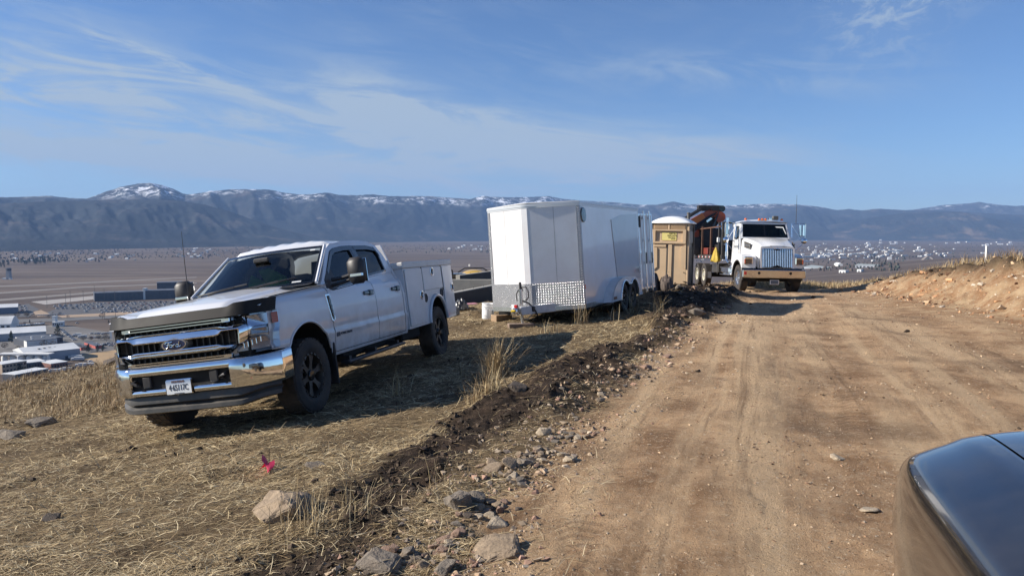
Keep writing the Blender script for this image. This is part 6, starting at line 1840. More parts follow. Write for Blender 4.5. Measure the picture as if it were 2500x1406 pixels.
# airport terminal and control tower
term = building('airport_terminal', 'long dark glass airport terminal behind the crowded car park', 'terminal', P2(231,736), P2(350,731), 40, 15, WALL_D, ROOF_D, win=(0,0))
building('terminal_wing', 'right wing of the dark terminal, joined by a pale stair tower', 'terminal', P2(354,731), P2(470,727), 44, 16, WALL_D, ROOF_D)
building('terminal_hall', 'raised upper hall standing over the right wing of the terminal', 'terminal', P2(384,722), P2(446,720), 40, 26, WALL_D, ROOF_D)
building('stair_tower', 'pale stair tower between both dark halves of the terminal', 'tower', P2(349,731), P2(355,731), 10, 21, WALL_W, ROOF_W)
for k in range(24): MB().box(k*7+1, k*7+1.25, -.25, 0, 1, 14).build('mullion', GREYP, term)
q = on_valley(22, 682)
ct = thing('control_tower', 'airport control tower standing alone on the plain at the far left', 'control tower', (q.x, q.y, q.z))
MB().plate([(-5,-5),(5,-5),(5,5),(-5,5)], fn=lambda a, c, d: (a*(1-.1*d/24), c*(1-.1*d/24), d), th=24).build('shaft', mat('tower_concrete', (.30,.30,.31), .8), ct)
MB().lathe([(6.0,23.5),(6.6,24),(6.4,25),(7.2,29.5),(7.4,30),(5,31),(0,31.2)], axis='z', n=8).build('cab', WALL_D, ct)
MB().box(-14,-4,-7,3,0,4.5).box(4,10,-7,-1,0,3.5).build('annex', WALL_W, ct)
# car parks, roads, aprons: thin sheets laid over the valley floor
def sheet(name, pix, m, lab_, lift=.3):
    pts = [on_valley(*p) for p in pix]
    n = len(pts); c = sum(pts, Vector())/n
    b = MB(); b.add([(p.x, p.y, vz(p.x, p.y)+lift) for p in pts], [tuple(range(n))])
    return tag(b.build(name, m, None, ang=0), lab_, kind='structure')
sheet('car_park', [(95,772),(160,744),(250,738),(480,733),(520,757),(300,764),(140,776)], TARMAC, 'large tarmac car park in front of the terminal', .30)
sheet('car_park', [(-30,754),(70,742),(96,756),(70,774),(-30,776)], TARMAC, 'smaller car park at the left near the hangar', .32)
sheet('apron', [(75,737),(235,722),(240,730),(110,744)], PALE, 'pale concrete apron left of the terminal', .34)
sheet('highway', [(-60,782),(150,777),(320,768),(520,757),(520,762),(320,774),(150,785),(-60,792)], mat('old_tarmac', (.12,.115,.11), .9, var=.1, vscale=.02), 'two lane highway crossing the valley below the car parks', .36)
sheet('yard', [(-60,812),(60,800),(150,792),(270,812),(330,850),(200,866),(60,872),(-60,860)], mat('yard_gravel', (.135,.125,.115), .95, var=.2, vscale=.02), 'gravel yards between the warehouses', .25)
sheet('frontage_road', [(-40,960),(60,936),(170,912),(250,896),(250,901),(170,919),(60,945),(-40,972)], TARMAC, 'road along the foot of the hill past the brick depot', .4)
sheet('dry_field', [(185,868),(300,852),(420,850),(420,905),(250,893)], mat('golden_field', (.36,.24,.12), .95, var=.15, vscale=.02), 'golden dry field behind the hill crest', .28)
sheet('field_strip', [(140,771),(250,765),(520,752),(520,757),(250,772),(152,776)], mat('straw_strip', (.34,.24,.155), .95, var=.12, vscale=.02), 'strip of dry grass between the car park and the highway', .42)
sheet('field_strip', [(80,762),(100,757),(128,770),(92,774)], mat('straw_strip', (.34,.24,.155), .95), 'small triangle of dry grass between both car parks', .44)
for k, (pts_, lb) in enumerate((([(-60,735),(240,712),(480,704),(480,707),(240,716),(-60,740)], 'runway nearest the terminal'), ([(-60,718),(200,700),(480,690),(480,692.5),(200,703),(-60,722)], 'middle runway on the plain'), ([(-60,700),(150,692),(480,676),(480,678),(150,695),(-60,703)], 'far runway on the plain'))):
    sheet('runway', pts_, mat('runway_pale', (.20,.175,.15), .95), lb, .3+.02*k)
sheet('track', [(2262,640),(2275,634),(2268,628),(2272,628),(2281,634),(2268,641)], mat('pale_track', (.42,.34,.25), .95), 'upper bend of the pale dirt track on the brown swell', .8)
sheet('track', [(2245,637),(2262,624),(2258,616),(2264,616),(2268,624),(2252,637),(2258,650),(2253,650)], mat('pale_track', (.42,.34,.25), .95), 'pale dirt track winding down the brown swell', .9)

# parked cars: one built with its parts, the rest copied
def make_car(m):
    c = thing('parked_car', None, 'car')
    MB().box(-2.2,2.2,-.9,.9,.35,.95,.18).build('body', m, c)
    MB().plate([(-1.9,.93),(1.1,.93),(.5,1.5),(-1.4,1.5)], fn=lambda a, z, d: (a, d*(1), z), th=1.6, off=-.8).build('cabin', WIN, c)
    MB().box(-1.3,.45,-.75,.75,1.47,1.53,.02).build('roof', m, c)
    b = MB()
    for x in (-1.4,1.4):
        for y in (-.8,.8): b.lathe([(0,-.1),(.34,-.1),(.34,.1),(0,.1)], c=(x,y,.34), n=10)
    b.build('wheels', DARK, c)
    return c
cars = [make_car(mat('car_'+n_, c_, .3, coat=.6)) for n_, c_ in (('white',(.72,.72,.72)),('silver',(.45,.46,.48)),('black',(.02,.02,.022)),('blue',(.05,.09,.20)),('red',(.25,.03,.03)),('grey',(.16,.165,.17)))]
used = set()
CNAME = ('white','silver','black','blue','red','grey')
ORD = ('first','second','third','fourth','fifth','sixth','seventh','eighth','ninth','tenth','last')
CW = [0,0,0,0,1,1,1,2,3,4,5]
def park(u, v, lab_, grp, rz=None):
    k = RNG.choice(CW); p = on_valley(u, v)
    c = cars[k] if k not in used else copy_tree(cars[k])
    used.add(k)
    c.location = (p.x, p.y, vz(p.x, p.y)+.42); c.rotation_euler = (0,0, (rad(70)+RNG.gauss(0,.06)) if rz is None else rz)
    c['label'] = CNAME[k]+' '+lab_; c['group'] = grp; c.scale = (1.15,)*3
    return c
n_cars = 0
for row in range(11):
    v = 741+row*2.2+ (row**1.35)*.10
    for i in range(26):
        u = 128 + i*12.6 + row*2 + RNG.uniform(-3.5,3.5)
        if v > 757 and u < 250 and RNG.random() < .75: continue
        if v < 744 and u < 210 : continue
        if RNG.random() < .20 or u > 445: continue
        park(u, v + RNG.uniform(-.4,.4) - (u-128)*.012, 'car in the %s row from the terminal, %s part' % (ORD[row], 'left' if u < 235 else 'middle' if u < 340 else 'right'), 'cars in the terminal car park'); n_cars += 1
for i in range(34):
    t_ = RNG.random()
    u_ = RNG.uniform(0,66); park(u_, 746+RNG.randint(0,7)*2.6, 'car in the smaller car park '+('by the hangar' if u_ < 33 else 'towards the junction'), 'cars in the left car park'); n_cars += 1
for i in range(16): park(92+i*4.2+RNG.uniform(-1,1), 771.5-i*.15, 'car in the line along the highway verge', 'cars along the verge', rad(5))
for i in range(13): park(150+i*2.6, 806+i*2.1, 'car in the slanting line beside the gravel yard', 'cars beside the gravel yard', rad(60))
for i in range(12): park(236+i*4.2+RNG.uniform(-1,1), 840+RNG.uniform(-2,6), 'car in the scrap yard right of the storage rows', 'cars in the scrap yard', RNG.uniform(0,3))
for (u,v) in ((12,915),(16,921),(220,884),(226,887),(196,880),(188,790)): park(u, v, 'car standing about the factory yards below the hill', 'cars about the factory yards')
for i in range(18): park(222+(i%9)*5.5, 816+(i//9)*9+RNG.uniform(-1,1), 'car on the bare lots right of the gravel yard', 'cars on the bare lots', rad(75))
for i in range(14): park(8+i*7.5, 868+RNG.uniform(-2,2), 'car in the line behind the factory roof', 'cars behind the factory', rad(20))
# box lorries
def lorry(u, v, L_, rz, lab_):
    p = on_valley(u, v); t_ = thing('lorry', lab_, 'lorry', (p.x, p.y, vz(p.x,p.y)+.42), (0,0,rz), 'lorries in the yards')
    MB().box(0,L_,-1.25,1.25,1.1,3.9,.05).build('cargo_box', WALL_W, t_)
    MB().box(-2.6,-.3,-1.2,1.2,.9,3.2,.25).build('cab', WALL_W, t_)
    MB().box(-2.5,L_,-1.0,1.0,.4,1.0).build('chassis', DARK, t_)
for k, a in enumerate(((174,877,10,.2,'white box lorry backed up near the right end of the factory, upper one'),(181,882,9,.3,'white box lorry near the right end of the factory, lower one'),(192,897,14,.15,'long pale trailer lorry just above the grass crest'),(124,912,8,.2,'pale lorry beside the brick depot'),(152,908,9,.1,'white lorry right of the brick depot'),
    (183,822,7,.3,'white lorry in the gravel yard, left one'),(196,826,7,.5,'white lorry in the gravel yard, right one'))): lorry(*a)
for i in range(11):
    p = on_valley(42+i*6.0, 799-i*.5); t_ = thing('tank_trailer', 'white tank trailer in the row above the long pale roof', 'tank trailer', (p.x,p.y,p.z+.4), (0,0,rad(75)), 'white tank trailers in a row')
    MB().tube([(-4.5,0,2.1),(-4,0,2.1),(4,0,2.1),(4.5,0,2.1)], [.6,1.2,1.2,.6], 12).build('tank', WALL_W, t_)
    MB().box(-4.2,4.2,-.9,.9,.3,1.0).build('chassis', DARK, t_)

# ------------------------------------------------------------------ trees down in the valley
LEAFV = {}
def tone_arr(n, c, s=.25): return np.clip(np.array(c)[None,:]*(1+np.random.default_rng(n).normal(0, s, (n,1))), 0, 1)
FOLV = attr_mat('valley_foliage')
BARK = mat('bark', (.06,.045,.035), .9)
def crown_mesh(name, seed, h, w, n, col, conifer=True, parent=None):
    """many small leaf faces through the volume of the crown"""
    rg = np.random.default_rng(seed)
    t_ = rg.random(n)**.8
    if conifer: zz = h*(.10+.90*t_); rr = w*(1-t_)**.8*(.35+.65*rg.random(n)**.5)*(1+.35*np.sin(t_*26))
    else: zz = h*(.30+.65*rg.random(n)); k_ = (zz/h-.62)/.36; rr = w*np.sqrt(np.clip(1-k_**2, .05, 1))*rg.random(n)**.4*(1+.3*np.sin(zz*2.1))
    a = rg.random(n)*2*math.pi
    c = np.stack([rr*np.cos(a), rr*np.sin(a), zz], -1)
    s_ = h*.055*(.6+.8*rg.random(n))
    d1 = rg.normal(size=(n,3)); d1 /= np.linalg.norm(d1, axis=1)[:,None]; d2 = np.cross(d1, rg.normal(size=(n,3))); d2 /= np.linalg.norm(d2, axis=1)[:,None]
    V = np.stack([c+d1*s_[:,None], c-d1*s_[:,None]*.5+d2*s_[:,None]*.8, c-d1*s_[:,None]*.5-d2*s_[:,None]*.8], 1).reshape(-1,3)
    F_ = np.arange(n*3).reshape(-1,3)
    tn = np.repeat(tone_arr(n, col), 3, 0)
    return npmesh(name, V, F_, FOLV, parent, False, tn, tri=True)
def make_tree(name, h, w, n, col, seed, conifer=True):
    t_ = thing(name, None, 'tree')
    MB().tube([(0,0,0),(0.02*h,0,h*.4),(0,.01*h,h*.85)], [h*.03,h*.02,h*.006], 6).build('trunk', BARK, t_)
    crown_mesh('crown', seed, h, w, n, col, conifer, t_)
    return t_
pine = make_tree('pine_tree', 1, .22, 260, (.030,.045,.028), 3)
pine2 = make_tree('pine_tree', 1, .28, 240, (.040,.050,.030), 4)
bare = make_tree('bare_tree', 1, .42, 220, (.10,.075,.055), 5, False)
tused = set()
def tree(u, v, h, lab_, grp=None, kind=None):
    src = kind or RNG.choice((pine, pine2)); p = on_valley(u, v)
    o = src if src.name not in tused else copy_tree(src)
    tused.add(src.name)
    o.location = (p.x, p.y, p.z); o.scale = (h,h,h*RNG.uniform(.9,1.1)); o.rotation_euler = (0,0,RNG.uniform(0,6)); o['label'] = lab_
    if grp: o['group'] = grp
    elif 'group' in o: del o['group']
    return o
tree(28,836,13,'dark conical tree at the corner of the grey workshop', None, pine)
tree(142,822,17,'large dark tree standing alone between the yards', None, pine2)
tree(80,818,6,'small dark tree on the edge of the pale warehouse roof')
for (u,v,h) in ((43,922,8),(57,919,8),(64,917,8)): tree(u, v, h, 'dark small conifer against the front of the brick depot', 'conifers before the brick depot')
for (u,v,h) in ((108,850,9),(130,848,8),(12,852,8),(240,830,6),(246,831,6),(222,832,6),(258,826,6)): tree(u, v, h, 'bare winter tree beside the yards in the valley', 'bare trees beside the yards', bare)
for i in range(46):
    u = RNG.uniform(-5,150); v = 652-(u/150)*16+RNG.uniform(-9,3); tree(u, v, RNG.uniform(14,24), 'dark conifer in the tree belt '+('left of' if u < 14 else 'just right of' if u < 60 else 'well right of')+' the control tower, '+('near row' if v > 646 else 'far row'), 'trees in the belt behind the control tower')
for (u,v,h) in ((2128,634,16),(2136,632,20),(2141,637,18),(2147,642,14),(2134,641,14),(2162,645,12),(2130,646,9),(2152,648,8)): tree(u, v, h, 'dark pine in the clump beside the town on the right', 'pines in the clump beside the town')
for i in range(26): tree(RNG.uniform(0,300), RNG.choice((776,794,833,856,909))+RNG.uniform(-3,3), RNG.uniform(5,9), 'bare winter tree along the roads of the industrial yards', 'bare trees along the yard roads', bare)
for i in range(12): tree(RNG.uniform(10,290), RNG.choice((792,858,906))+RNG.uniform(-3,3), RNG.uniform(5,9), 'small conifer along the roads of the industrial yards', 'conifers along the yard roads')
# far tree belts nobody could count
def wood(name, lab_, patches, seed, hmin=7, hmax=14):
    rg = np.random.default_rng(seed); V, F_, T_ = [], [], []
    for (u0,u1,v0,v1,n) in patches:
        for _ in range(n):
            p = on_valley(rg.uniform(u0,u1), rg.uniform(v0,v1)); h = rg.uniform(hmin,hmax); w = h*rg.uniform(.25,.6)
            k = len(V); c_ = np.array([.035,.042,.034])*rg.uniform(.6,1.7) if rg.random() < .6 else np.array([.10,.078,.062])*rg.uniform(.6,1.3)
            for i in range(5):
                a = i*2*math.pi/5+rg.random(); V.append((p.x+w*math.cos(a), p.y+w*math.sin(a), p.z-1))
            for i in range(5):
                a = i*2*math.pi/5+rg.random(); V.append((p.x+w*.9*math.cos(a), p.y+w*.9*math.sin(a), p.z+h*rg.uniform(.45,.75)))
            V.append((p.x, p.y, p.z+h)); T_ += [c_]*11
            for i in range(5):
                j = (i+1)%5; F_ += [(k+i,k+j,k+5+j),(k+i,k+5+j,k+5+i),(k+5+i,k+5+j,k+10)]
    o = npmesh(name, np.array(V), np.array(F_), FOLV, None, False, np.array(T_), tri=True)
    return tag(o, lab_, kind='stuff')
wood('far_woods', 'dark belts of trees among the houses across the valley', [(-60,260,612,640,380),(240,620,607,632,260),(560,1250,594,618,900),(1690,2520,590,640,650),(0,300,604,616,160),(1950,2200,640,662,120)], 5, 4, 9)
# houses of the town: individual small buildings
hs = []
def house_proto(L_, D_, h, wall, roof, gable):
    r = thing('house', None, 'house')
    MB().box(-L_/2,L_/2,-D_/2,D_/2,-1,h).build('wall', wall, r, ang=0)
    if gable: MB().plate([(-D_/2-.4,h),(0,h+D_*.28),(D_/2+.4,h)], fn=lambda a, c, d: (d, a, c), th=L_+.8, off=-L_/2-.4).build('roof', roof, r, ang=0)
    else: MB().box(-L_/2-.3,L_/2+.3,-D_/2-.3,D_/2+.3,h+.02,h+.7).build('roof', roof, r, ang=0)
    return r
BRIGHTW = mat('bright_white_wall', (.66,.66,.64), .6)
protos = [house_proto(14,9,5,BRIGHTW,ROOF_W,True), house_proto(30,14,6,BRIGHTW,ROOF_W,False), house_proto(11,9,4.5,mat('cream_wall', (.55,.48,.38), .7),mat('grey_shingle_roof', (.17,.165,.165), .8),True), house_proto(60,18,7,BRIGHTW,ROOF_W,False), house_proto(12,8,5,WALL_G,ROOF_D,True), house_proto(16,12,9,BRIGHTW,ROOF_W,True)]
hused = set()
def house(u, v, k, lab_, grp, sc=1.0):
    p = on_valley(u, v); o = protos[k] if k not in hused else copy_tree(protos[k]); hused.add(k)
    o.location = (p.x,p.y,p.z); o.rotation_euler = (0,0,RNG.choice((0,0,.2,-.15,1.4))+RNG.gauss(0,.08)); o.scale = (sc,sc,sc); o['label'] = lab_ if ' town, ' in lab_ else HN[k].replace('small ','') + lab_; o['group'] = grp
HN = ('small white gabled house','long white flat roofed building','cream house with grey roof','large white flat roofed shed','grey house with dark roof','tall white gabled building')
n_h = 0
while n_h < 175:
    u = RNG.triangular(1945,2420,2020); v = RNG.triangular(592,642,620)
    if v > 612 + (2500-u)*.075: continue
    k_ = RNG.choices(range(6), (6,4,3,1.2,2,2))[0]
    house(u, v, k_, HN[k_]+' in the right hand town, '+('beside the truck door' if u < 2040 else 'below the water tower' if u < 2130 else 'over the bank end' if u < 2260 else 'near its right edge')+(', far side' if v < 606 else ', middle' if v < 622 else ', near side'), 'buildings of the town on the right', RNG.uniform(.65,1.2)); n_h += 1
for i in range(26): house(RNG.uniform(2040,2500), RNG.uniform(585,602), RNG.choice((0,1,5)), ' at the foot of the mountains on the right', 'far buildings under the mountains on the right', 1.5)
for i in range(34): house(RNG.uniform(20,330), RNG.uniform(618,640), RNG.choice((0,2,4,0)), ' among trees beyond the airport on the left', 'houses beyond the airport', RNG.uniform(.8,1.2))
for i in range(26): house(RNG.uniform(430,560), RNG.uniform(606,632), RNG.choice((0,2,4,5)), ' in the hamlet beyond the aerial of the pickup', 'houses in the hamlet beyond the aerial', RNG.uniform(.8,1.2))
for i in range(26): house(RNG.uniform(1090,1215), RNG.uniform(600,611), RNG.choice((0,2,5)), ' in the far village left of the trailer', 'houses in the far village', RNG.uniform(.9,1.3))
for i in range(12): house(RNG.uniform(1695,1770), RNG.uniform(606,640), RNG.choice((0,2,5)), ' seen through the truck rails', 'buildings seen through the truck rails', 1)
building('long_shed', 'long white shed with many bays beside the open truck door', 'shed', P2(1960,629), P2(2008,628), 18, 7, BRIGHTW, ROOF_W, win=(14,1))
building('long_grey_roof', 'long grey roofed shed just right of the crane truck', 'shed', P2(1962,656), P2(2030,654), 50, 6, WALL_G, mat('grey_green_roof', (.30,.33,.32), .6), 'low')
building('long_grey_roof', 'long grey roofed shed with white gable near the pines', 'shed', P2(2088,654), P2(2142,652), 30, 7, WALL_G, mat('grey_green_roof', (.30,.33,.32), .6), 'low', win=(6,1))
building('white_workshop', 'white workshop with dark openings just over the rubble', 'workshop', P2(2048,666), P2(2064,666), 12, 6, BRIGHTW, ROOF_W, door=2)
building('white_gable_house', 'white gabled house left of the long grey sheds', 'house', P2(2036,650), P2(2046,650), 14, 8, BRIGHTW, ROOF_W, 'gable')
building('white_workshop', 'small white workshop below the second grey shed', 'workshop', P2(2092,664), P2(2102,664), 12, 6, BRIGHTW, ROOF_W, door=1)
building('long_shed', 'long low pale shed on the edge of the brown swell', 'shed', P2(2166,616), P2(2206,614), 20, 7, mat('pale_shed', (.52,.48,.42), .7), ROOF_W)
building('white_shed', 'bright white shed with an arched roof near the long low shed', 'shed', P2(2242,608), P2(2248,608), 20, 12, BRIGHTW, ROOF_W, 'arch')
q = on_valley(2117, 606)
wt = thing('water_tower', 'white water tower rising over the town on the right', 'water tower', (q.x,q.y,q.z))
MB().lathe([(0,30),(6,32),(9,36),(9,42),(6,46),(0,47)], axis='z', n=16).build('tank', BRIGHTW, wt); MB().tube([(0,0,0),(0,0,31)], 1.8, 8).build('column', WALL_W, wt)
# light poles of the car park
for (u,v,h) in ((161,752,24),(204,744,24),(231,722,20),(255,735,22),(172,738,20),(281,742,22),(115,752,20),(130,790,16),(256,780,16),(282,778,16)):
    p = on_valley(u, v); o = thing('light_pole', 'tall light pole standing about the car parks', 'light pole', (p.x,p.y,p.z), (0,0,0), 'light poles about the car parks')
    MB().tube([(0,0,0),(0,0,h)], .28, 5).build('pole', GREYP, o); MB().box(-1.6,1.6,-.3,.3,h,h+.4).build('lamp_head', GREYP, o)

# ================================================================== ROCKS, RUBBLE, GRASS
def rock_mesh(seed, flat=.6, n=18):
    rg = random.Random(seed); bm = bmesh.new()
    for _ in range(n):
        v = Vector((rg.gauss(0,1), rg.gauss(0,1), rg.gauss(0,1))).normalized()
        v = Vector((max(-.8,min(.8,v.x))*rg.uniform(.85,1.1), max(-.75,min(.75,v.y))*rg.uniform(.8,1.05), max(-.7,min(.75,v.z))*flat))
        bm.verts.new(v)
    r = bmesh.ops.convex_hull(bm, input=bm.verts)
    bmesh.ops.delete(bm, geom=[g for g in r['geom_interior'] if isinstance(g, bmesh.types.BMVert)], context='VERTS')
    bmesh.ops.bevel(bm, geom=bm.edges[:], offset=.045, segments=1, affect='EDGES')
    bmesh.ops.triangulate(bm, faces=bm.faces[:])
    bmesh.ops.recalc_face_normals(bm, faces=bm.faces)
    me = bpy.data.meshes.new('rock'); bm.to_mesh(me); bm.free()
    return me
def big_rock(seed, flat=.6):
    """boulder: convex hull refined and roughened"""
    me = rock_mesh(seed, flat, 22); bm = bmesh.new(); bm.from_mesh(me)
    bmesh.ops.subdivide_edges(bm, edges=bm.edges[:], cuts=2, use_grid_fill=True)
    bmesh.ops.triangulate(bm, faces=bm.faces[:])
    cs = np.array([v.co[:] for v in bm.verts])
    d = (fbm(cs[:,0]*2.6+seed, cs[:,1]*2.6+cs[:,2]*2.3, 5, seed, .65)-.5)*.42
    for v, k in zip(bm.verts, d): v.co *= 1+float(k)
    bm.to_mesh(me); bm.free(); return me
def stone_mat(name, c): return mat(name, c, .85, var=.28, vscale=3.5, bump=.5, bscale=9, dirt=(.13,.09,.06), dscale=2.2, damt=.6)
ST = [stone_mat('tan_stone', (.29,.215,.14)), stone_mat('pink_stone', (.29,.185,.13)), stone_mat('grey_stone', (.19,.16,.125)), stone_mat('pale_stone', (.42,.34,.24)), stone_mat('dark_stone', (.09,.072,.058))]
RM = []
for k in range(10):
    for m in (0,):
        RM.append([None]*5)
RBASE = [rock_mesh(100+k, RNG.uniform(.45,.85)) for k in range(10)]
def rmesh(k, m):
    if RM[k][m] is None:
        me = RBASE[k].copy(); me.materials.append(ST[m]); RM[k][m] = me
    return RM[k][m]
def rock(u, v, wpx, m, lab_, grp=None, k=None, flat=1.0, big=False, sink=.3, rz=None, name='rock'):
    p = at_ground(u, v); d = (p-Vector((0,0,EYE))).length; s = wpx/1850.*d/1.5
    if big:
        me = big_rock(int(u), .62); me.materials.append(ST[m])
    else: me = rmesh(RNG.randrange(10) if k is None else k, m)
    o = bpy.data.objects.new(name, me); COL.objects.link(o)
    o.location = (p.x, p.y, p.z + s*.6*flat*(.55-sink)); o.scale = (s, s*RNG.uniform(.75,1.0), s*flat)
    o.rotation_euler = (RNG.uniform(-.25,.25), RNG.uniform(-.25,.25), RNG.uniform(0,6.28) if rz is None else rz)
    return tag(o, lab_, 'rock', grp)
rock(708,1255,150,0,'pale boulder half buried in the dark soil beside the matted grass', None, None, .75, True, .35, .3)
rock(1122,1232,70,2,'rounded grey rock at the edge of the dark soil hollow', None, None, .95, True, .2)
rock(1160,1222,55,2,'darker rock leaning on the rounded grey one', None, None, .8, True, .25)
rock(1216,1283,58,3,'flat topped pale slab in the rubble strip', None, None, .5, False, .2)
rock(1212,1350,120,0,'broad low tan rock bedded in the road near the bottom', None, None, .5, True, .45, .1)
rock(930,1384,115,2,'large rough grey rock at the bottom left end of the rubble strip', None, None, .6, True, .35)
rock(1085,1395,60,2,'grey rock at the bottom edge of the picture by the rubble', None, None, .8, True, .3)
rock(1392,1126,34,3,'rounded cream stone, right one of the pair at the road edge', None, None, .85, True, .2)
rock(1374,1113,26,3,'rounded cream stone, left one of the pair at the road edge', None, None, .85, True, .2)
rock(1243,1140,48,0,'flat golden rock tipped up at the edge of the soil hollow', None, None, .7, False, .1)
rock(1205,1145,50,0,'long tan rock lying beside the tipped golden one', None, None, .5, False, .2)
rock(1283,1133,44,2,'grey brown rock between the golden one and the cream pair', None, None, .7, True, .3)
rock(1327,1062,36,3,'upright pale rock at the left end of the far rubble heap', None, None, 1.1, False, .1)
rock(1577,900,26,1,'pinkish rock at the foot of the dark bank farther up the road', None, None, .8, False, .2)
rock(1628,872,24,1,'brown rock on the road edge beyond the pinkish one', None, None, .6, False, .2)
rock(1545,925,24,3,'pale flat stone on the road short of the pinkish rock', None, None, .4, False, .2)
rock(2043,1119,30,3,'lone cream stone lying out on the dirt road', None, None, .6, True, .2)
rock(2120,1245,46,3,'flat pale stone bedded in the road ahead of the black car', None, None, .3, False, .3)
rock(97,1036,48,2,'grey rock in the grass left of the pickup', None, None, .8, True, .3)
rock(30,1066,60,2,'low grey rock at the left edge of the grass slope', None, None, .5, True, .4)
rock(278,889,40,4,'dark topped boulder on the grass crest beside the pickup bumper', None, None, .9, True, .3)
rock(112,930,16,3,'small cream rock on the grass crest at the left', None, None, .9, False, .2)
rock(127,1268,30,4,'black lump of burnt wood or rock in the grass at the lower left', None, None, .9, False, .2, name='dark_lump')
rock(1262,950,50,4,'dark grey rock beside the tall grass tuft', None, None, .8, True, .3)
rock(770,1138,50,2,'low mossy rock right of the pink flag', None, None, .35, True, .4)
rock(1790,665,26,1,'reddish boulder in front of the crane truck step', None, None, .9, True, .2)
rock(1740,690,30,0,'tan rubble boulder left of the truck front wheel', None, None, .7, True, .2)
rock(1700,765,44,2,'flat grey block lying in the shaded soil before the toilet', None, None, .55, False, .2)
rock(1657,704,20,2,'grey boulder at the corner of the portable toilet', None, None, 1.0, True, .1)
rock(1985,693,22,3,'pale rubble stone right of the truck bumper', None, None, .8, True, .1)
rock(2120,676,18,0,'orange boulder on the end of the cut bank', None, None, .9, True, .1)
rock(2180,682,18,0,'second orange boulder bedded in the cut bank face', None, None, .9, True, .1)
# stones of the rubble strip, shared meshes
def path_u(v): return float(np.interp(v, [840,900,960,1040,1100,1160,1230,1300,1406], [1640,1575,1500,1405,1330,1260,1215,1130,1010]))
CN = ('tan', 'pinkish', 'grey', 'cream', 'dark')
HEAPS = ((1382,1066,44,22,34,'far rubble heap beside the road edge'), (1300,1118,62,22,34,'rubble beside the cream pair of stones'), (1240,1172,48,26,34,'rubble below the tipped golden rock'),
    (1200,1252,52,30,40,'rubble beside the rounded grey rock'), (1110,1300,50,26,26,'rubble in the dip below the grey rocks'), (1010,1362,70,26,34,'rubble at the bottom end of the strip'), (1560,905,70,34,14,'stones strewn up the road edge'), (1440,985,50,30,10,'stones at the foot of the dark bank'))
for (hu, hv, su, sv, hn, hl_) in HEAPS:
    for i in range(hn):
        v = hv+RNG.gauss(0, sv*.6); u = hu+RNG.gauss(0, su*.6)-(v-hv)*.9
        s_ = (7+24*RNG.random()**2.0)*(v/1150)**1.5
        m_ = RNG.choices(range(5), (6,4,3,2,1.5))[0]
        rock(u, min(v, 1402), s_, m_, ('small ' if s_ < 15 else '') + CN[m_] + ' broken stone in the ' + hl_, 'stones of the rubble strip', None, RNG.uniform(.5,1), False, RNG.uniform(.0,.35))
for i in range(40):
    m_ = RNG.choice((4,2,4,1)); u_ = RNG.uniform(1620,1800); v_ = RNG.uniform(700,780)
    rock(u_, v_, RNG.uniform(5,16), m_, CN[m_]+' lump on the dark soil heap, '+('on its shaded left' if u_ < 1700 else 'towards the truck wheel')+(' near the crest' if v_ < 735 else ' near the road'), 'lumps of the dark soil heap', None, .8)
for i in range(36):
    u = RNG.uniform(1965,2150); m_ = RNG.choice((3,0,3,1)); rock(u, 690+RNG.uniform(-6,8), RNG.uniform(4,11), m_, CN[m_]+' rubble stone '+('right beside the truck bumper' if u < 2010 else 'around the pale timber' if u < 2070 else 'at the end of the cut bank'), 'rubble stones right of the truck', None, .8)
CHIP = []
for k in range(8):          # small angular chips, a dozen or so faces each
    rgc = random.Random(300+k); bm = bmesh.new()
    for _ in range(9):
        v = Vector((rgc.gauss(0,1), rgc.gauss(0,1), rgc.gauss(0,1))).normalized()*rgc.uniform(.75,1.05)
        v.x *= rgc.uniform(.9,1.3); v.z *= .75; bm.verts.new(v)
    r_h = bmesh.ops.convex_hull(bm, input=bm.verts)
    bmesh.ops.delete(bm, geom=[g for g in r_h['geom_interior'] if isinstance(g, bmesh.types.BMVert)], context='VERTS')
    bmesh.ops.triangulate(bm, faces=bm.faces[:]); bm.verts.index_update()
    CHIP.append((np.array([v.co[:] for v in bm.verts]), np.array([[v.index for v in f.verts] for f in bm.faces]))); bm.free()
# gravel and clods nobody could count
def scatter(name, lab_, xy, size, cols, seed, m, flat=.6):
    rg = np.random.default_rng(seed); n = len(xy)
    z = height(xy[:,0], xy[:,1]); Vs, Fs, Ts = [], [], []; off = 0
    kind = rg.integers(0, len(CHIP), n); q = rg.normal(size=(n,4)); q /= np.linalg.norm(q, axis=1)[:,None]
    w_, x_, y_, z_ = q.T
    R_ = np.stack([1-2*(y_*y_+z_*z_), 2*(x_*y_-w_*z_), 2*(x_*z_+w_*y_), 2*(x_*y_+w_*z_), 1-2*(x_*x_+z_*z_), 2*(y_*z_-w_*x_), 2*(x_*z_-w_*y_), 2*(y_*z_+w_*x_), 1-2*(x_*x_+y_*y_)], -1).reshape(-1,3,3)
    for k, (bv, bf) in enumerate(CHIP):
        i = np.where(kind == k)[0]
        if not len(i): continue
        P = np.einsum('nij,vj->nvi', R_[i], bv)*size[i][:,None,None]
        P[...,2] *= flat
        P[...,0] += xy[i,0][:,None]; P[...,1] += xy[i,1][:,None]; P[...,2] += (z[i]+size[i]*flat*.12)[:,None]
        Vs.append(P.reshape(-1,3)); m_ = len(bv)
        Fs.append((bf[None]+(off+np.arange(len(i))*m_)[:,None,None]).reshape(-1,3)); off += len(i)*m_
        Ts.append(np.repeat(np.array(cols)[rg.integers(0, len(cols), len(i))]*(.65+.6*rg.random((len(i),1))), m_, 0))
    V, F_, T_ = np.concatenate(Vs), np.concatenate(Fs), np.concatenate(Ts)
    return tag(npmesh(name, V, F_, m, None, False, T_, tri=True), lab_, kind='stuff')
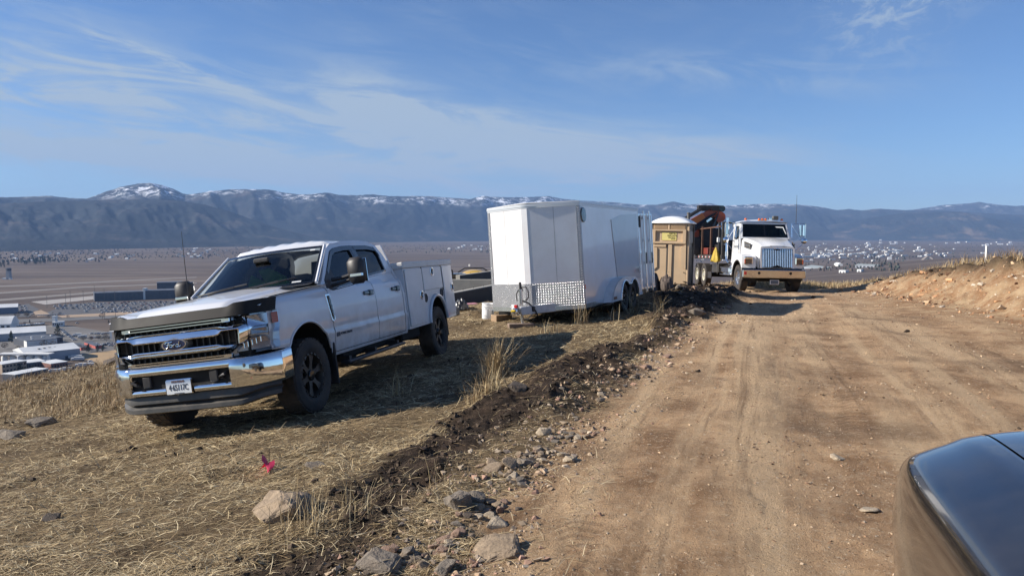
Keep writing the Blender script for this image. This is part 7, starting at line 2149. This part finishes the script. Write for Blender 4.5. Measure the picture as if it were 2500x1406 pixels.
STONES = attr_mat('loose_stones', rough=.9)
rg = np.random.default_rng(12)
def polar_pts(n, a0, a1, r0, r1, pw=1.0):
    a = np.radians(rg.uniform(a0, a1, n)); r = np.exp(rg.uniform(math.log(r0), math.log(r1), n)); return np.stack([r*np.sin(a), r*np.cos(a)], -1), r
xy, r_ = polar_pts(110000, -36, 38, 2.6, 34); zr_, zs_, zd_ = zones(xy[:,0], xy[:,1])
dens_ = fbm(xy[:,0]*.9, xy[:,1]*.9, 3, 44)
k_ = (rg.random(len(xy)) < zr_*(.22+1.2*np.clip(dens_-.46, 0, .4)*2.2)); xy1, r1 = xy[k_], r_[k_]
scatter('road_gravel', 'loose grit and small stones strewn over the dirt road', xy1, (.0025+.0006*r1)*(.5+rg.pareto(2.8, len(xy1)).clip(0,3.5)*.7), [(.44,.31,.19),(.50,.37,.24),(.32,.20,.12),(.18,.11,.065),(.48,.38,.27)], 1, STONES)
xl_ = np.interp(xy[:,1], YL, XL); g_ = np.exp(-((xy[:,0]-xl_-.12)/.42)**2)
k_ = rg.random(len(xy)) < g_*.85*(dens_ > .40)*(xy[:,1] < 15); xy2, r2 = xy[k_], r_[k_]
scatter('edge_gravel', 'angular gravel gathered along the left edge of the road', xy2, (.005+.0008*r2)*(.5+rg.pareto(2.3, len(xy2)).clip(0,3.5)), [(.44,.31,.20),(.44,.33,.22),(.34,.21,.15),(.25,.20,.16),(.45,.36,.26)], 2, STONES, .7)
k_ = rg.random(len(xy)) < zs_*.8; xy3, r3 = xy[k_], r_[k_]
scatter('soil_clods', 'dark clods of turned soil along the road edge', xy3, (.005+.0008*r3)*(.5+rg.pareto(2.4, len(xy3)).clip(0,3.5)), [(.045,.032,.022),(.07,.048,.034),(.11,.078,.052)], 3, STONES, .8)
k_ = rg.random(len(xy)) < zd_*.45*(xy[:,0] > np.interp(xy[:,1], YT, XT)-.6); xy4, r4 = xy[k_], r_[k_]
scatter('bank_stones', 'stones and crumbs weathering out of the reddish bank', xy4, (.006+.0009*r4)*(.5+rg.pareto(2.2, len(xy4)).clip(0,4)), [(.52,.30,.16),(.58,.40,.24),(.36,.19,.10),(.55,.46,.35),(.20,.11,.065)], 4, STONES, .75)

# ------------------------------------------------------------------ dry grass
STRAW = attr_mat('straw', rough=.75)
PAL = np.array([(.58,.45,.25),(.46,.34,.18),(.68,.56,.35),(.33,.23,.12),(.20,.135,.07),(.50,.39,.23),(.27,.19,.105)])
def blades(name, lab_, xy, length, lift, width, seed, dirm=None, dirs=.9, pal=PAL, curl=.35, kind='stuff', w=None):
    """bent ribbons of straw: three cross-lines each; lift = tilt from the ground"""
    rg = np.random.default_rng(seed); n = len(xy)
    z = height(xy[:,0], xy[:,1])
    a = rg.random(n)*2*math.pi if dirm is None else np.radians(dirm)+rg.normal(0, dirs, n)+(rg.random(n) < .5)*math.pi
    ca, sa = np.cos(a), np.sin(a); P = []
    side = np.stack([-sa, ca, rg.normal(0,.3,n)], -1)*width[:,None]*.5
    base = np.stack([xy[:,0], xy[:,1], z-.004], -1)
    tl = lift; t2 = lift - curl*(.4+.9*rg.random(n))
    d1 = np.stack([ca*np.cos(tl), sa*np.cos(tl), np.sin(tl)], -1)
    a2 = a+rg.normal(0,.35,n)
    d2 = np.stack([np.cos(a2)*np.cos(t2), np.sin(a2)*np.cos(t2), np.sin(t2)], -1)
    p0 = base; p1 = base+d1*(length*.5)[:,None]; p2 = p1+d2*(length*.5)[:,None]
    zz = height(p2[:,0], p2[:,1]) if n < 400000 else p2[:,2]
    p2[:,2] = np.maximum(p2[:,2], zz+.004)
    zz1 = height(p1[:,0], p1[:,1]); p1[:,2] = np.maximum(p1[:,2], zz1+.006)
    V = np.stack([p0-side, p0+side, p1+side*.9, p1-side*.9, p2+side*.25, p2-side*.25], 1).reshape(-1,3)
    k = (np.arange(n)*6)[:,None]
    F_ = np.concatenate([k+np.array([[0,1,2,3]]), k+np.array([[3,2,4,5]])], 1).reshape(-1,4)
    c = pal[rg.integers(0, len(pal), n)]*(.65+.6*rg.random((n,1)))
    o = npmesh(name, V, F_, STRAW, None, False, np.repeat(c, 6, 0))
    return tag(o, lab_, kind=kind) if kind else o
def grass_w(x, y):
    a, b_, c_ = zones(x, y); return np.clip(1-a*1.2-b_*1.1-c_, 0, 1)
xy, r_ = polar_pts(640000, -42, 26, 2.4, 30)
cl_ = fbm(xy[:,0]*1.1, xy[:,1]*1.1, 4, 66); st_ = fbm(xy[:,0]*.55+xy[:,1]*.25, xy[:,1]*3.2-xy[:,0]*1.0, 3, 67)
pr_ = grass_w(xy[:,0], xy[:,1])*np.clip((cl_-.30)*3.0, .30, 1)*np.clip((st_-.24)*2.6, .40, 1)*.85
k_ = (rg.random(len(xy)) < pr_) & (xy[:,0] < np.interp(xy[:,1], YL, XL)+.3)
xy1, r1 = xy[k_], r_[k_]; n = len(xy1)
blades('matted_grass', 'flattened pale dry grass matted over the slope', xy1, (.03+.13*rg.random(n)**2.2)*(1+r1*.03), np.abs(rg.normal(.16,.22,n)), (.0013+.00042*r1)*rg.uniform(.6,1.4,n), 21, 8, .75)
# thin scatter of straw over the soil and road edge
k_ = (rg.random(len(xy)) < (.022*(1-grass_w(xy[:,0], xy[:,1])))) & (xy[:,0] < np.interp(xy[:,1], YL, XL)+.9)
xy2, r2 = xy[k_], r_[k_]; n = len(xy2)
blades('loose_straw', 'single straws strewn over the dark soil and the road edge', xy2, rg.uniform(.06,.20,n), np.abs(rg.normal(.12,.15,n)), (.0013+.00035*r2)*rg.uniform(.7,1.3,n), 22)
# standing grass: on the crest at the left, and on top of the bank at the right
a = np.radians(rg.uniform(-41, -18, 60000)); r = rg.uniform(12, 31, 60000); xy3 = np.stack([r*np.sin(a), r*np.cos(a)], -1)
cc = fbm(xy3[:,0]*.8, xy3[:,1]*.8, 4, 68); hgt = sst(-xy3[:,0]-.36*xy3[:,1], -1.2, 2.6)
k_ = rg.random(len(xy3)) < np.clip((cc-.30)*2.4, .05, 1)*np.clip(hgt+.12,0,1); xy3, hgt = xy3[k_], hgt[k_]; n = len(xy3)
blades('hillcrest_grass', 'standing tan grass along the hill crest at the left', xy3, rg.uniform(.06,.24,n)*(.35+.65*hgt), rg.normal(1.1,.35,n), .008*rg.uniform(.5,1.3,n), 23, pal=PAL*np.array([.84,.80,.80]), curl=.5)
yy = rg.uniform(8, 40, 60000); xx = np.interp(yy, YT, XT)+1.65+np.abs(rg.normal(0, 2.6, 60000)); xy4 = np.stack([xx, yy], -1)
cc = fbm(xx*.9, yy*.9, 4, 69); k_ = rg.random(len(xx)) < np.clip((cc-.28)*2.2, .08, 1)*(1-sst(yy, 30, 38)*.6); xy4 = xy4[k_]; n = len(xy4)
blades('bank_top_grass', 'standing tan grass along the top of the cut bank', xy4, rg.uniform(.12,.40,n), rg.normal(1.1,.35,n), .010*rg.uniform(.5,1.3,n), 24, pal=PAL*np.array([.95,.90,.85]), curl=.5)
xy5 = np.stack([rg.uniform(11.5,17,9000), rg.uniform(33,44,9000)], -1)
n = len(xy5); blades('rubble_grass', 'short dry grass around the marker stake behind the truck', xy5, rg.uniform(.08,.34,n), rg.normal(1.1,.3,n), .014*rg.uniform(.5,1.3,n), 25, curl=.5)
# single tufts one can point at
def tuft(u, v, n, h, spread, lab_, cat_='grass tuft', pal=PAL, wd=.004, seed=0, name='grass_tuft', lean=0.0):
    p = at_ground(u, v); rgx = np.random.default_rng(500+seed)
    xy = np.stack([p.x+rgx.normal(0, spread*.18, n), p.y+rgx.normal(0, spread*.18, n)], -1)
    o = blades(name, lab_, xy, h*rgx.uniform(.45,1.0,n), np.clip(rgx.normal(1.25, spread, n), .2, 1.57), np.full(n, wd)*rgx.uniform(.6,1.3,n), 600+seed, pal=pal, curl=.35, kind=None)
    return tag(o, lab_, cat_)
tuft(1212,925,260,.62,.30,'tall pale tuft of dry grass leaning over beside the dark rock', wd=.0055, seed=1)
tuft(1190,965,200,.34,.55,'spreading straw tuft at the foot of the tall pale tuft', wd=.005, seed=2)
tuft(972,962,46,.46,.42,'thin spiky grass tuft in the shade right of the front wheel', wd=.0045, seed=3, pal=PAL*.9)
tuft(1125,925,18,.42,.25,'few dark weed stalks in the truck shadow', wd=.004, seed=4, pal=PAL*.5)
tuft(1420,790,46,.55,.45,'tuft of grass before the shaded corner of the trailer', wd=.007, seed=5)
tuft(1455,772,16,.60,.35,'thin weed stalks under the side of the trailer', wd=.006, seed=6)
tuft(1545,765,34,.60,.5,'pale branching weed before the trailer wheels', wd=.006, seed=7)
tuft(1500,782,22,.5,.45,'low weed stalks left of the trailer wheels', wd=.006, seed=8)
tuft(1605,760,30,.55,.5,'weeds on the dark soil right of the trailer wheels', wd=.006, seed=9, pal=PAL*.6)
tuft(1735,680,60,.7,.45,'dry brush growing before the truck toolbox', wd=.010, seed=10, pal=PAL*np.array([.7,.6,.55]))
tuft(1340,815,60,.3,.5,'low straw tuft at the edge of the trailer shadow', wd=.006, seed=11)
tuft(760,1290,150,.30,.6,'straw tuft on the soil lip right of the pale boulder', wd=.0035, seed=12)
tuft(880,1250,60,.28,.4,'thin straw wisps on the dark soil near the bottom', wd=.003, seed=13)
tuft(1095,1200,26,.30,.7,'few straws on the lip above the grey rocks', wd=.003, seed=14)
